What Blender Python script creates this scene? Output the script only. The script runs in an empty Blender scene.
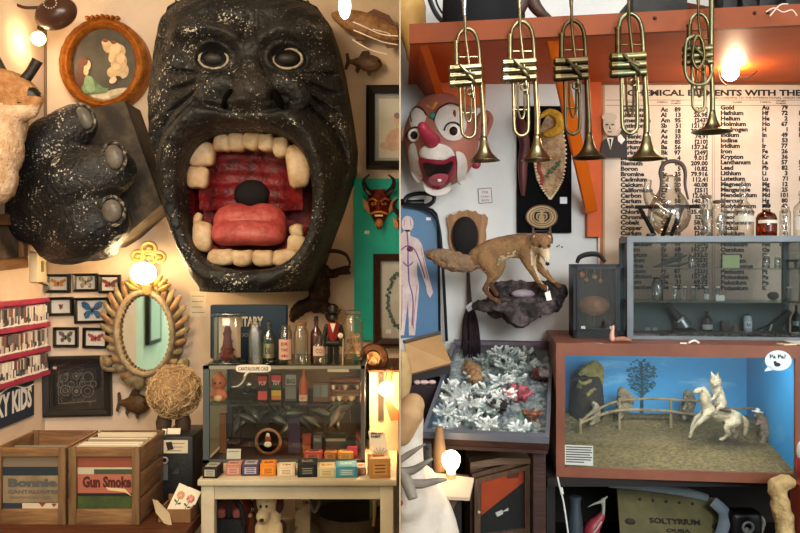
import bpy, bmesh, math, random
import numpy as np
from mathutils import Vector, Matrix, Euler
C = bpy.context.scene.collection
F, H, CX, CY = 800.0, 1.55, 400.0, 266.5
WL, WR = 4.0, 3.4            # distance of the back wall in the left and in the right room
PI = math.pi
R = math.radians
rnd = random.Random(7)

def P(px, py, Y):
    return Vector(((px-CX)*Y/F, Y, H+(CY-py)*Y/F))
class Fr:
    """a plane facing the camera side at distance Y; d = metres in front of it"""
    def __init__(s, Y): s.Y = Y; s.s = Y/F
    def __call__(s, px, py, d=0.0): return Vector(((px-CX)*s.s, s.Y-d, H+(CY-py)*s.s))

# ---------------------------------------------------------------- materials
def lin(c):
    return tuple(((v/12.92) if v <= .04045 else ((v+.055)/1.055)**2.4) for v in c)
def hx(h):
    h = h.lstrip('#'); return lin(tuple(int(h[i:i+2], 16)/255 for i in (0, 2, 4)))
MC = {}
def M(name, col, rough=.6, metal=0.0, col2=None, scale=12, bump=0.0, bscale=None, thr=None, stretch=None, detail=5, emit=0, spec=.3):
    key = name
    if key in MC: return MC[key]
    m = bpy.data.materials.new(name); m.use_nodes = True
    nt = m.node_tree; b = nt.nodes['Principled BSDF']
    c = hx(col)+(1,)
    b.inputs['Base Color'].default_value = c
    b.inputs['Roughness'].default_value = rough
    b.inputs['Metallic'].default_value = metal
    b.inputs['Specular IOR Level'].default_value = spec
    tc = mp = None
    if col2 or bump:
        tc = nt.nodes.new('ShaderNodeTexCoord'); mp = nt.nodes.new('ShaderNodeMapping')
        nt.links.new(tc.outputs['Object'], mp.inputs['Vector'])
        if stretch: mp.inputs['Scale'].default_value = stretch
    if col2:
        n = nt.nodes.new('ShaderNodeTexNoise'); n.inputs['Scale'].default_value = scale; n.inputs['Detail'].default_value = detail
        n.inputs['Roughness'].default_value = .65
        nt.links.new(mp.outputs[0], n.inputs['Vector'])
        rp = nt.nodes.new('ShaderNodeValToRGB')
        lo, hi = thr if thr else (.35, .65)
        rp.color_ramp.elements[0].position = lo; rp.color_ramp.elements[1].position = hi
        rp.color_ramp.elements[0].color = c; rp.color_ramp.elements[1].color = hx(col2)+(1,)
        nt.links.new(n.outputs['Fac'], rp.inputs[0]); nt.links.new(rp.outputs[0], b.inputs['Base Color'])
    if bump:
        n2 = nt.nodes.new('ShaderNodeTexNoise'); n2.inputs['Scale'].default_value = bscale or scale*2; n2.inputs['Detail'].default_value = 6
        nt.links.new(mp.outputs[0], n2.inputs['Vector'])
        bm_ = nt.nodes.new('ShaderNodeBump'); bm_.inputs['Strength'].default_value = min(1, bump); bm_.inputs['Distance'].default_value = .01*max(1, bump)
        nt.links.new(n2.outputs['Fac'], bm_.inputs['Height']); nt.links.new(bm_.outputs[0], b.inputs['Normal'])
    if emit:
        b.inputs['Emission Color'].default_value = c; b.inputs['Emission Strength'].default_value = emit
    MC[key] = m; return m
def GL(name, tint='ffffff', edge='8a9a90', amt=.5, base=.06, rough=.03):
    if name in MC: return MC[name]
    m = bpy.data.materials.new(name); m.use_nodes = True; nt = m.node_tree; nt.nodes.clear()
    out = nt.nodes.new('ShaderNodeOutputMaterial'); mx = nt.nodes.new('ShaderNodeMixShader')
    tr = nt.nodes.new('ShaderNodeBsdfTransparent'); gl = nt.nodes.new('ShaderNodeBsdfGlossy')
    gl.inputs['Roughness'].default_value = rough; gl.inputs['Color'].default_value = (.9, .9, .9, 1)
    lw = nt.nodes.new('ShaderNodeLayerWeight'); lw.inputs['Blend'].default_value = .35
    mc = nt.nodes.new('ShaderNodeMix'); mc.data_type = 'RGBA'
    mc.inputs['A'].default_value = hx(tint)+(1,); mc.inputs['B'].default_value = hx(edge)+(1,)
    nt.links.new(lw.outputs['Facing'], mc.inputs['Factor']); nt.links.new(mc.outputs['Result'], tr.inputs['Color'])
    mr = nt.nodes.new('ShaderNodeMapRange'); mr.inputs['To Min'].default_value = base; mr.inputs['To Max'].default_value = amt
    nt.links.new(lw.outputs['Fresnel'], mr.inputs['Value']); nt.links.new(mr.outputs[0], mx.inputs[0])
    nt.links.new(tr.outputs[0], mx.inputs[1]); nt.links.new(gl.outputs[0], mx.inputs[2]); nt.links.new(mx.outputs[0], out.inputs[0])
    MC[name] = m; return m
def EM(name, col, s):
    if name in MC: return MC[name]
    m = bpy.data.materials.new(name); m.use_nodes = True; nt = m.node_tree; nt.nodes.clear()
    out = nt.nodes.new('ShaderNodeOutputMaterial'); e = nt.nodes.new('ShaderNodeEmission')
    e.inputs[0].default_value = hx(col)+(1,); e.inputs[1].default_value = s
    nt.links.new(e.outputs[0], out.inputs[0]); MC[name] = m; return m
def wood(name, a, b, rough=.55, scale=6, axis='x', bump=.15):
    st = {'x': (1, 9, 9), 'z': (9, 9, 1), 'y': (9, 1, 9)}[axis]
    return M(name, a, rough, col2=b, scale=scale, stretch=st, bump=bump, bscale=14)

BLACK = M('black_paint', '15130f', .45)
def K(h, rough=.6): return M('paint_'+h, h, rough)

# ---------------------------------------------------------------- mesh building
def crv(pts, n=6, closed=False):
    pts = [Vector(p) for p in pts]; out = []; N = len(pts)
    rng = range(N if closed else N-1)
    for i in rng:
        if closed: p0, p1, p2, p3 = pts[i-1], pts[i], pts[(i+1) % N], pts[(i+2) % N]
        else: p0, p1, p2, p3 = pts[max(i-1, 0)], pts[i], pts[i+1], pts[min(i+2, N-1)]
        for k in range(n):
            t = k/n
            out.append(.5*((2*p1)+(-p0+p2)*t+(2*p0-5*p1+4*p2-p3)*t*t+(-p0+3*p1-3*p2+p3)*t**3))
    if not closed: out.append(pts[-1])
    return out
def lerps(vals, n):
    """resample a short list of values to n entries"""
    out = []
    for i in range(n):
        t = i/(n-1)*(len(vals)-1) if n > 1 else 0; k = min(int(t), len(vals)-2) if len(vals) > 1 else 0
        out.append(vals[k]+(vals[k+1]-vals[k])*(t-k) if len(vals) > 1 else vals[0])
    return out

class MB:
    def __init__(s, mat=None):
        s.bm = bmesh.new(); s.mats = []; s.mi = 0; s.sm = True
        if mat: s.m(mat)
    def m(s, mat):
        if mat not in s.mats: s.mats.append(mat)
        s.mi = s.mats.index(mat); return s
    def face(s, vs):
        try: f = s.bm.faces.new(vs)
        except ValueError: return None
        f.material_index = s.mi; f.smooth = s.sm; return f
    def v(s, p): return s.bm.verts.new(p)
    def hexa(s, a, off):
        """solid between polygon a and the same polygon moved by off"""
        off = Vector(off); A = [s.v(p) for p in a]; B = [s.v(Vector(p)+off) for p in a]; n = len(a)
        s.face(A); s.face(B[::-1])
        for i in range(n): s.face([A[i], B[i], B[(i+1) % n], A[(i+1) % n]])
        return s
    def box(s, c, size, rot=None, bev=0, seg=2):
        c = Vector(c); hx_, hy, hz = [v/2 for v in size]
        tmp = bmesh.new(); bmesh.ops.create_cube(tmp, size=1)
        for v in tmp.verts: v.co = Vector((v.co.x*size[0], v.co.y*size[1], v.co.z*size[2]))
        if bev: bmesh.ops.bevel(tmp, geom=list(tmp.edges), offset=min(bev, min(size)*.49), segments=seg, profile=.5, affect='EDGES')
        return s.add(tmp, c, rot)
    def add(s, tmp, c, rot=None):
        Mx = Matrix.Translation(c) @ (rot.to_matrix().to_4x4() if isinstance(rot, Euler) else (rot.to_4x4() if rot else Matrix()))
        mp = {}
        for v in tmp.verts: mp[v] = s.v(Mx @ v.co)
        for f in tmp.faces: s.face([mp[v] for v in f.verts])
        tmp.free(); return s
    def bx(s, lo, hi, bev=0):
        lo = Vector(lo); hi = Vector(hi)
        return s.box((lo+hi)/2, [abs(hi[i]-lo[i]) for i in range(3)], None, bev)
    def ball(s, c, r, rot=None, u=16, v=10):
        tmp = bmesh.new(); bmesh.ops.create_uvsphere(tmp, u_segments=u, v_segments=v, radius=1)
        if not hasattr(r, '__len__'): r = (r, r, r)
        for q in tmp.verts: q.co = Vector((q.co.x*r[0], q.co.y*r[1], q.co.z*r[2]))
        return s.add(tmp, Vector(c), rot)
    def tube(s, pts, r, n=8, closed=False, caps=True, flat=1.0, up=None):
        pts = [Vector(p) for p in pts]; N = len(pts)
        if not hasattr(r, '__len__'): r = [r]
        r = lerps(list(r), N)
        rings = []; prev = None
        for i, p in enumerate(pts):
            if closed: t = pts[(i+1) % N]-pts[i-1]
            else: t = pts[min(i+1, N-1)]-pts[max(i-1, 0)]
            if t.length < 1e-9: t = Vector((0, 0, 1))
            t.normalize()
            if prev is None:
                a = Vector(up) if up else (Vector((0, 1, 0)) if abs(t.y) < .9 else Vector((1, 0, 0)))
            else: a = prev
            x = a-t*a.dot(t)
            if x.length < 1e-6: x = t.orthogonal()
            x.normalize(); y = t.cross(x); prev = x
            rings.append([s.v(p+x*(math.cos(2*PI*k/n)*r[i]*flat)+y*(math.sin(2*PI*k/n)*r[i])) for k in range(n)])
        M_ = N if closed else N-1
        for i in range(M_):
            A, B = rings[i], rings[(i+1) % N]
            for k in range(n): s.face([A[k], A[(k+1) % n], B[(k+1) % n], B[k]])
        if caps and not closed: s.face(rings[0][::-1]); s.face(rings[-1])
        return s
    def cyl(s, a, b, r0, r1=None, n=16): return s.tube([a, b], [r0, r0 if r1 is None else r1], n)
    def limb(s, pts, r, n=10, k=5):
        """rounded chain for bodies that get fused"""
        c = crv(pts, k); rr = lerps(list(r), len(c)); s.tube(c, rr, n)
        s.ball(c[0], rr[0], u=10, v=8); s.ball(c[-1], rr[-1], u=10, v=8); return s
    def lathe(s, c, prof, n=20, axis=(0, 0, 1), sq=None):
        c = Vector(c); q = Vector((0, 0, 1)).rotation_difference(Vector(axis).normalized()).to_matrix()
        rings = []
        for (r, z) in prof:
            ring = []
            for k in range(n):
                a = 2*PI*k/n; x, y = math.cos(a), math.sin(a)
                if sq:
                    e = sq; x = math.copysign(abs(x)**e, x); y = math.copysign(abs(y)**e, y)
                ring.append(s.v(c+q @ Vector((x*max(r, 1e-5), y*max(r, 1e-5), z))))
            rings.append(ring)
        for A, B in zip(rings, rings[1:]):
            for k in range(n): s.face([A[k], A[(k+1) % n], B[(k+1) % n], B[k]])
        s.face(rings[0][::-1]); s.face(rings[-1]); return s
    def grid(s, f, nu, nv, cu=False, cv=False):
        g = [[s.v(f(i/(nu if cu else nu-1), j/(nv if cv else nv-1))) for j in range(nv)] for i in range(nu)]
        for i in range(nu if cu else nu-1):
            for j in range(nv if cv else nv-1):
                s.face([g[i][j], g[(i+1) % nu][j], g[(i+1) % nu][(j+1) % nv], g[i][(j+1) % nv]])
        return g
    def poly(s, fr, pts, d=0, th=.002):
        """flat cut-out: outline in pixels of frame fr, from d back to d-th"""
        a = [fr(x, y, d) for x, y in pts]; return s.hexa(a, (0, th, 0))
    def ell(s, fr, c, r, d=0, th=.002, n=20, rot=0):
        pts = []
        for k in range(n):
            a = 2*PI*k/n; x, y = r[0]*math.cos(a), r[1]*math.sin(a)
            pts.append((c[0]+x*math.cos(rot)-y*math.sin(rot), c[1]+x*math.sin(rot)+y*math.cos(rot)))
        return s.poly(fr, pts, d, th)
    def jitter(s, amp, seed=1):
        q = random.Random(seed)
        for v in s.bm.verts: v.co += Vector((q.uniform(-amp, amp), q.uniform(-amp, amp), q.uniform(-amp, amp)))
        return s
    def build(s, name, mat=None, parent=None, flat=False, angle=40):
        if mat and not s.mats: s.mats = [mat]
        bmesh.ops.recalc_face_normals(s.bm, faces=s.bm.faces)
        me = bpy.data.meshes.new(name); s.bm.to_mesh(me); s.bm.free()
        for m in s.mats: me.materials.append(m)
        return link(name, me, parent, flat, angle)
def wloc(o):
    p = Vector(o.location)
    while o.parent: o = o.parent; p += Vector(o.location)
    return p
def link(name, me, parent=None, flat=False, angle=40):
    if flat: me.polygons.foreach_set('use_smooth', [False]*len(me.polygons))
    else: me.set_sharp_from_angle(angle=R(angle))
    o = bpy.data.objects.new(name, me); C.objects.link(o)
    if parent:
        # parts are written in world coordinates and hung on the part's own middle
        org = wloc(parent)
    else:
        if len(me.vertices):
            co = [v.co for v in me.vertices]
            org = Vector(((min(c.x for c in co)+max(c.x for c in co))/2, (min(c.y for c in co)+max(c.y for c in co))/2, min(c.z for c in co)))
        else: org = Vector((0, 0, 0))
    me.transform(Matrix.Translation(-org))
    if parent: o.parent = parent
    else: o.location = org
    return o
def tag(o, label, cat, group=None, kind=None):
    o['label'] = label; o['category'] = cat
    if group: o['group'] = group
    if kind: o['kind'] = kind
    return o
def lab(o, label): o['label'] = label; return o
def thing(name, label, cat, loc, group=None):
    o = bpy.data.objects.new(name, None); C.objects.link(o); o.location = loc; o.empty_display_size = .05
    return tag(o, label, cat, group)
def struct(name, mb, mat=None):
    o = mb.build(name, mat, None, flat=True); o['kind'] = 'structure'; return o
def organic(mb, name, mats, parent, voxel=.006, smooth=4, disp=None, dscale=30):
    """fuse the overlapping shapes of mb into one continuous skin"""
    bmesh.ops.recalc_face_normals(mb.bm, faces=mb.bm.faces)
    me = bpy.data.meshes.new('tmp'); mb.bm.to_mesh(me); mb.bm.free()
    t = bpy.data.objects.new('tmp', me); C.objects.link(t)
    r = t.modifiers.new('r', 'REMESH'); r.mode = 'VOXEL'; r.voxel_size = voxel
    sm = t.modifiers.new('s', 'SMOOTH'); sm.factor = .5; sm.iterations = smooth
    dg = bpy.context.evaluated_depsgraph_get(); dg.update()
    out = bpy.data.meshes.new_from_object(t.evaluated_get(dg)); out.name = name
    bpy.data.objects.remove(t); bpy.data.meshes.remove(me)
    if disp:
        from mathutils import noise
        for v in out.vertices:
            v.co += v.normal*disp*noise.fractal(v.co*dscale, 1.0, 2.0, 3)
    out.materials.clear()
    for m in mats: out.materials.append(m)
    out.polygons.foreach_set('use_smooth', [True]*len(out.polygons))
    o = bpy.data.objects.new(name, out); C.objects.link(o)
    if parent: org = wloc(parent); o.parent = parent
    else:
        co = [v.co for v in out.vertices]
        org = Vector((sum(c.x for c in co)/len(co), sum(c.y for c in co)/len(co), min(c.z for c in co))); o.location = org
    out.transform(Matrix.Translation(-org))
    return o
def paint(o, fn):
    """choose the material slot of every face from its middle (world)"""
    org = wloc(o)
    for p in o.data.polygons: p.material_index = fn(p.center+org, p.normal)

def text_bm(body, size, bold=0.0, ls=1.0, ext=0.0008, align='LEFT', shear=0, fitw=None, fith=None):
    cu = bpy.data.curves.new('t', 'FONT'); cu.body = body; cu.size = size; cu.offset = bold*size; cu.extrude = ext
    cu.space_line = ls; cu.align_x = align; cu.shear = shear; cu.resolution_u = 2
    o = bpy.data.objects.new('t', cu); C.objects.link(o)
    dg = bpy.context.evaluated_depsgraph_get(); dg.update()
    me = bpy.data.meshes.new_from_object(o.evaluated_get(dg))
    bpy.data.objects.remove(o); bpy.data.curves.remove(cu)
    b = bmesh.new(); b.from_mesh(me); bpy.data.meshes.remove(me)
    if fitw or fith:
        xs = [v.co.x for v in b.verts]; ys = [v.co.y for v in b.verts]
        sx = fitw/(max(xs)-min(xs)) if fitw else 1; sy = fith/(max(ys)-min(ys)) if fith else 1
        x0, y0 = min(xs), min(ys)
        for v in b.verts: v.co.x = (v.co.x-x0)*sx; v.co.y = (v.co.y-y0)*sy
    return b
def text(mb, body, org, size, xd=(1, 0, 0), zd=(0, 0, 1), **k):
    """write text into mb: org = lower left, xd reading direction, zd up"""
    b = text_bm(body, size, **k); x = Vector(xd).normalized(); z = Vector(zd).normalized(); n = x.cross(z)
    org = Vector(org); mp = {}
    s0 = mb.sm; mb.sm = False
    for v in b.verts: mp[v] = mb.v(org+x*v.co.x+z*v.co.y+n*v.co.z)
    for f in b.faces: mb.face([mp[v] for v in f.verts])
    mb.sm = s0; b.free(); return mb
def light(name, kind, loc, power, col, size=.1, rot=None, sy=None, spread=None):
    L = bpy.data.lights.new(name, kind); L.energy = power; L.color = col
    if kind == 'AREA':
        L.size = size
        if sy: L.shape = 'RECTANGLE'; L.size_y = sy
        if spread: L.spread = R(spread)
    else: L.shadow_soft_size = size
    o = bpy.data.objects.new(name, L); C.objects.link(o); o.location = loc
    if rot: o.rotation_euler = [R(a) for a in rot]
    return o
# ================================================================ THE SETTING
XL = -1.775
plaster_l = M('warm_plaster', 'd6bfa6', .85, col2='c9b094', scale=3, bump=.15, bscale=25)
plaster_r = M('white_plaster', 'dcdcd8', .85, col2='cccdca', scale=2.5, bump=.12, bscale=22)
mint = M('mint_plaster', 'b9d8bd', .85, col2='a9c9ae', scale=3, bump=.1, bscale=20)
T_ = .004
struct('wall_back_left', MB().bx((XL-.1, WL, 0), (-T_/2, WL+.1, 3.3)), plaster_l)
struct('wall_left', MB().bx((XL-.1, 2.45, 0), (XL, WL, 3.3)), plaster_l)
struct('wall_left_front', MB().bx((XL-.1, -1.6, 0), (XL, 2.45, 3.3)), mint)
struct('wall_back_right', MB().bx((T_/2, WR, 0), (2.5, WR+.1, 3.3)), plaster_r)
struct('wall_right', MB().bx((2.4, 1.3, 0), (2.5, WR, 3.3)).bx((2.4, -1.6, 0), (2.5, -.9, 3.3)).bx((2.4, -.9, 0), (2.5, 1.3, .6)).bx((2.4, -.9, 2.2), (2.5, 1.3, 3.3)), plaster_r)
mb = MB()
for y in (-.9, .18, 1.26): mb.bx((2.42, y, .6), (2.48, y+.04, 2.2))
for z in (.6, 2.16): mb.bx((2.42, -.9, z), (2.48, 1.3, z+.04))
o = mb.build('window_3', M('window_paint', 'cfd3d0', .5), None, flat=True); o['kind'] = 'structure'  # added window, opened to bring light under the orange shelf
struct('wall_middle', MB().bx((-.0012, 1.45, 0), (.0012, WL+.1, 3.3)), M('partition_board', 'a08a70', .8))
struct('floor_left', MB().bx((XL-.1, -1.6, -.1), (0, WL+.1, 0)), wood('floor_boards', '5a3a22', '3d2614', axis='y'))
struct('floor_right', MB().bx((0, -1.6, -.1), (2.5, WR+.1, 0)), M('dark_concrete', '2a2522', .8, col2='1d1a18', scale=5))
struct('ceiling', MB().bx((XL-.1, -1.6, 3.3), (2.5, WL+.1, 3.4)), M('ceiling_white', 'd8d2c6', .9, col2='cfc8ba', scale=3))
mb = MB()   # the street wall behind the viewpoint with two tall shop windows
for lo, hi in (((XL-.1, 0), (-1.5, 3.3)), ((-.4, 0), (.35, 3.3)), ((2.1, 0), (2.5, 3.3)), ((-1.5, 0), (-.4, 2.3)), ((-1.5, 2.9), (-.4, 3.3)), ((.35, 0), (2.1, 2.05)), ((.35, 3.15), (2.1, 3.3))):
    mb.bx((lo[0], -1.7, lo[1]), (hi[0], -1.6, hi[1]))
struct('wall_front', mb, plaster_r)
for i, (a, b, z0, z1) in enumerate(((-1.5, -.4, 2.3, 2.9), (.35, 2.1, 2.05, 3.15))):
    mb = MB()
    for x in (a, (a+b)/2-.02, b-.04): mb.bx((x, -1.68, z0), (x+.04, -1.62, z1))
    for z in (z0, z1-.04): mb.bx((a, -1.68, z), (b, -1.62, z+.04))
    w = mb.build('window_%d' % (i+1), M('window_paint', 'cfd3d0', .5), None, flat=True); w['kind'] = 'structure'
# cable conduit in the room corner
o = MB().tube([P(45.5, -20, WL-.012), P(45.5, 250, WL-.012), P(46, 285, WL-.012)], .006, 6).build('trim_1', K('6a5233'), None); o['kind'] = 'structure'

def LWp(px, py, off=0.0):
    """a spot on the left wall seen at pixel px, py, moved off metres into the room"""
    Y = XL*F/(px-CX); p = P(px, py, Y); p.x += off; return p

gilt = M('aged_gilt', 'b5742c', .4, .55, col2='8a4a18', scale=30, bump=.4, bscale=70)
blackfr = M('black_frame', '1a1512', .35, bump=.05, scale=20)
brownfr = wood('brown_frame', '3f2415', '2a170c', axis='x')
FL = Fr(WL)
GLASS = GL('picture_glass', 'ffffff', 'e8e8e8', amt=.35, base=.02, rough=.02)

def frame_ring(mb, fr, x0, y0, x1, y1, w, d0, d1, lip=.35):
    """mitred rectangular moulding: outer px rectangle, width w px, from depth d1 (front) to d0 (wall)"""
    O = [(x0, y0), (x1, y0), (x1, y1), (x0, y1)]; I = [(x0+w, y0+w), (x1-w, y0+w), (x1-w, y1-w), (x0+w, y1-w)]
    m = w*lip; Q = [(x0+m, y0+m), (x1-m, y0+m), (x1-m, y1-m), (x0+m, y1-m)]
    dm = d0+(d1-d0)*.75
    for k in range(4):
        j = (k+1) % 4
        a = [fr(*O[k], d0), fr(*O[j], d0), fr(*O[j], dm), fr(*O[k], dm)]
        ring = [(O, d0), (O, dm), (Q, d1), (I, d1-(d1-d0)*.3), (I, d0)]
        for (A, da), (B, db) in zip(ring, ring[1:]):
            mb.face([mb.v(fr(*A[k], da)), mb.v(fr(*A[j], da)), mb.v(fr(*B[j], db)), mb.v(fr(*B[k], db))])
def picture(name, label, cat, fr, rect, w, frmat, back, content=None, depth=.02, tilt=0, group=None, glass=True, d0=0.0):
    x0, y0, x1, y1 = rect; c = fr((x0+x1)/2, (y0+y1)/2, d0)
    t = thing(name, label, cat, c, group)
    mb = MB(frmat); frame_ring(mb, fr, x0, y0, x1, y1, w, d0, d0+depth); mb.sm = False
    mb.build('frame', None, t, flat=True)
    mb = MB(back); mb.poly(fr, [(x0+w*.8, y0+w*.8), (x1-w*.8, y0+w*.8), (x1-w*.8, y1-w*.8), (x0+w*.8, y1-w*.8)], d0+.006, .005)
    mb.build('backing', None, t, flat=True)
    if content: content(t, d0+.007)
    if glass:
        mb = MB(GLASS); mb.poly(fr, [(x0+w*.9, y0+w*.9), (x1-w*.9, y0+w*.9), (x1-w*.9, y1-w*.9), (x0+w*.9, y1-w*.9)], d0+depth*.62, .001)
        mb.build('glass', None, t, flat=True)
    if tilt: t.rotation_euler = (0, R(tilt), 0)
    return t

# ================================================================ GIANT GORILLA HEAD
def gorilla():
    fr = Fr(3.64); wall = fr.Y-WL+.002    # negative depth at the wall
    t = thing('giant_gorilla_sculpture', 'giant black painted gorilla head with wide open red mouth hung on wall', 'sculpture', Vector((fr(252, 150).x, WL, fr(0, 150).z)))
    skin = M('speckled_black_paint', '1b1a18', .5, col2='b3a995', scale=95, thr=(.715, .75), bump=1.1, bscale=45, detail=3)
    # second layer: soft brown-grey wear over the black
    nt = skin.node_tree; b = nt.nodes['Principled BSDF']; rp = [n for n in nt.nodes if n.type == 'VALTORGB'][0]; mp = [n for n in nt.nodes if n.type == 'MAPPING'][0]
    n2 = nt.nodes.new('ShaderNodeTexNoise'); n2.inputs['Scale'].default_value = 5; n2.inputs['Detail'].default_value = 8; nt.links.new(mp.outputs[0], n2.inputs['Vector'])
    r2 = nt.nodes.new('ShaderNodeValToRGB'); r2.color_ramp.elements[0].position = .4; r2.color_ramp.elements[1].position = .75
    r2.color_ramp.elements[0].color = hx('111214')+(1,); r2.color_ramp.elements[1].color = hx('2b2722')+(1,)
    nt.links.new(n2.outputs['Fac'], r2.inputs[0])
    mx = nt.nodes.new('ShaderNodeMix'); mx.data_type = 'RGBA'; nt.links.new(r2.outputs[0], mx.inputs['A']); mx.inputs['B'].default_value = hx('c2b8a4')+(1,)
    # chips cluster in patches
    n3 = nt.nodes.new('ShaderNodeTexNoise'); n3.inputs['Scale'].default_value = 7; nt.links.new(mp.outputs[0], n3.inputs['Vector'])
    ma = nt.nodes.new('ShaderNodeMath'); ma.operation = 'MULTIPLY_ADD'; nt.links.new(n3.outputs['Fac'], ma.inputs[0]); ma.inputs[1].default_value = .42
    n1 = [n for n in nt.nodes if n.type == 'TEX_NOISE' and abs(n.inputs['Scale'].default_value-95) < 1][0]
    nt.links.new(n1.outputs['Fac'], ma.inputs[2]); rp.color_ramp.elements[0].position = .86; rp.color_ramp.elements[1].position = .9
    rp.color_ramp.elements[0].color = (0, 0, 0, 1); rp.color_ramp.elements[1].color = (1, 1, 1, 1)
    nt.links.new(ma.outputs[0], rp.inputs[0]); nt.links.new(rp.outputs[0], mx.inputs['Factor']); nt.links.new(mx.outputs['Result'], b.inputs['Base Color'])
    MC['gorilla_skin'] = skin
    red = M('red_flesh', '8c1f1c', .45, col2='5a0f10', scale=25, bump=.8, bscale=40)
    Lk = [(3, 178), (8, 170), (30, 164), (60, 158), (100, 153), (140, 154), (175, 161), (205, 171), (240, 184), (270, 196), (288, 202)]
    Rk = [(3, 306), (8, 316), (30, 331), (60, 338), (100, 345), (140, 351), (165, 350), (205, 337), (240, 324), (270, 314), (288, 304)]
    def side(k, y): return float(np.interp(y, [a for a, _ in k], [b_ for _, b_ in k]))
    mcx, mcy, mrx, mry = 251.5, 202.0, 63.0, 68.0
    KP = 1.055
    def mm(x, y):
        e = 2.7
        rx = mrx*(1-.0012*(y-mcy)) if y > mcy else mrx
        return (abs((x-mcx)/rx)**e+abs((y-mcy)/mry)**e)**(1/e)
    G = lambda a, s: math.exp(-(a/s)**2)
    def ss(a, b_, x):
        q = min(1, max(0, (x-a)/(b_-a))); return q*q*(3-2*q)
    def h(x, y):
        L_, R_ = side(Lk, y), side(Rk, y); e = abs((x-L_)/(R_-L_)*2-1)
        v = .20+.13*(1-e**3.2)
        v -= .09*(1-ss(0, 26, y)); v -= .06*ss(268, 292, y)
        x0, y0 = 400+(x-400)*1.01, 266.5+(y-266.5)*1.01
        x = 400+(x-400)*KP; y = 266.5+(y-266.5)*KP; dx = x-252
        # heavy brow, pinched over the nose
        yb = 37-abs(dx)*.07+12*G(dx, 16)
        v += .085*G(y-yb, 12)*(1-ss(70, 92, abs(dx)))*(1-.35*G(dx, 12))
        for k in (-1, 1): v -= .012*G(dx-5*k-.05*(y-20)*k, 2.2)*ss(8, 22, y)*(1-ss(45, 55, y))
        for ex in (213, 288):
            v -= .05*G(x-ex, 20)*G(y-60, 11)
            v += .018*G(math.hypot((x-ex)/19, (y-59)/13)-1, .13)
            v += .022*G(y-77-.006*(x-ex)**2*-1, 5)*G(x-ex, 26)
        # nose
        v += .06*G(dx, 15)*ss(48, 70, y)*(1-ss(105, 125, y))
        v += .05*G(dx, 24)*G(y-92, 20)
        for nx in (206, 300): v += .05*G(x-nx, 16)*G(y-95, 17)
        for s_ in (-1, 1):
            ax = 253+s_*27; xx = (x-ax)*.86+(y-98)*.5*-s_; yy = (y-98)*.86+(x-ax)*.5*s_
            v -= .0*G(xx, 4.5)*G(yy, 10)
        v -= .03*G(dx, 3)*G(y-76, 6)
        v += .04*G(dx, 44)*G(y-90, 14)
        v -= .05*G(y-117-.004*dx*dx*-1, 4)*(1-ss(45, 62, abs(dx)))
        # muzzle and lips
        q = mm(x0, y0)
        up = 1-ss(150, 215, y)
        v += (.085+.05*up)*G(q-1.2, .2)*(1 if q > 1.2 else 1)
        if q < 1.2: v += (.085+.05*up)*(1-G(q-1.2, .2))*0
        v -= .045*G(q-1.56, .07)*ss(108, 125, y)*(1-ss(240, 262, y))
        for k in range(4):    # folds under the eyes and beside the muzzle
            for s_ in (-1, 1):
                xx = abs(dx)-47; yl = 74+k*8+xx*(.34*k-.15)
                v -= .018*G(y-yl, 2.0)*ss(2, 12, xx)*(1-ss(32, 44, xx))
        v += .006*math.sin(x*.23+math.sin(y*.11)*2)*math.sin(y*.19+x*.05)
        if q < 1.04:           # into the mouth
            deep = -.02-.0*q - .06*G(x-250, 18)*G(y-193, 14)
            w = ss(.93, 1.04, q); v = deep*(1-w)+v*w
        return v
    NY, NX = 250, 176
    mb = MB(skin); mb.m(red); mb.m(skin); rows = []
    for j in range(NY):
        y = 3+(288-3)*j/(NY-1); L_, R_ = side(Lk, y), side(Rk, y); row = []
        row.append(mb.v(fr(L_-3, y, wall))); row.append(mb.v(fr(L_-1.5, y, .02))); 
        for i in range(NX):
            x = L_+(R_-L_)*i/(NX-1); row.append(mb.v(fr(x, y, h(x, y)-.12 if True else 0)))
        row.append(mb.v(fr(R_+1.5, y, .02))); row.append(mb.v(fr(R_+3, y, wall))); rows.append(row)
    info = []
    for j in range(NY-1):
        for i in range(len(rows[0])-1):
            f = mb.face([rows[j][i], rows[j][i+1], rows[j+1][i+1], rows[j+1][i]])
            if 2 <= i < NX+1:
                y = 3+285*(j+.5)/(NY-1); L_, R_ = side(Lk, y), side(Rk, y); x = L_+(R_-L_)*(i-1.5)/(NX-1)
                if mm(400+(x-400)*1.01, 266.5+(y-266.5)*1.01) < .985: f.material_index = 1
    for row, yo in ((rows[0], -2), (rows[-1], 3)):       # close top and bottom back to the wall
        pr = row
        for dd in (-.0, wall):
            nr = [mb.v(Vector((v.co.x, min(v.co.y, fr.Y-dd) if dd == 0 else WL-.002, v.co.z-yo*fr.s))) for v in row]
            for a in range(len(row)-1): mb.face([pr[a], pr[a+1], nr[a+1], nr[a]])
            pr = nr
    mb.mats = [skin, red]
    for f in mb.bm.faces: f.material_index = 1 if f.material_index == 1 else 0
    # material slots were used as skin=0, red=1
    mb.build('face', None, t, angle=180)
    # eyes
    for ex in (213.5, 287.5):
        e = MB(M('eye_dark', '14110f', .5, col2='241e1a', scale=20)); e.ball(P(ex, 59, 3.64-.15), (.056, .034, .034), u=24, v=14)
        eo = e.build('eye', None, t)
        e = MB(M('eyelid_worn', '3a342d', .6, col2='a0937e', scale=60, thr=(.35, .55)))
        e.tube([P(ex+14.5*math.cos(a), 59+9.5*math.sin(a)*(1 if math.sin(a) > 0 else 1.1), 3.64-.19-.004*math.cos(a)) for a in [2*PI*k/28 for k in range(28)]], .0055, 8, closed=True)
        e.build('eyelid', None, eo)
    nb = MB(); YN = 3.64-.275
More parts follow.
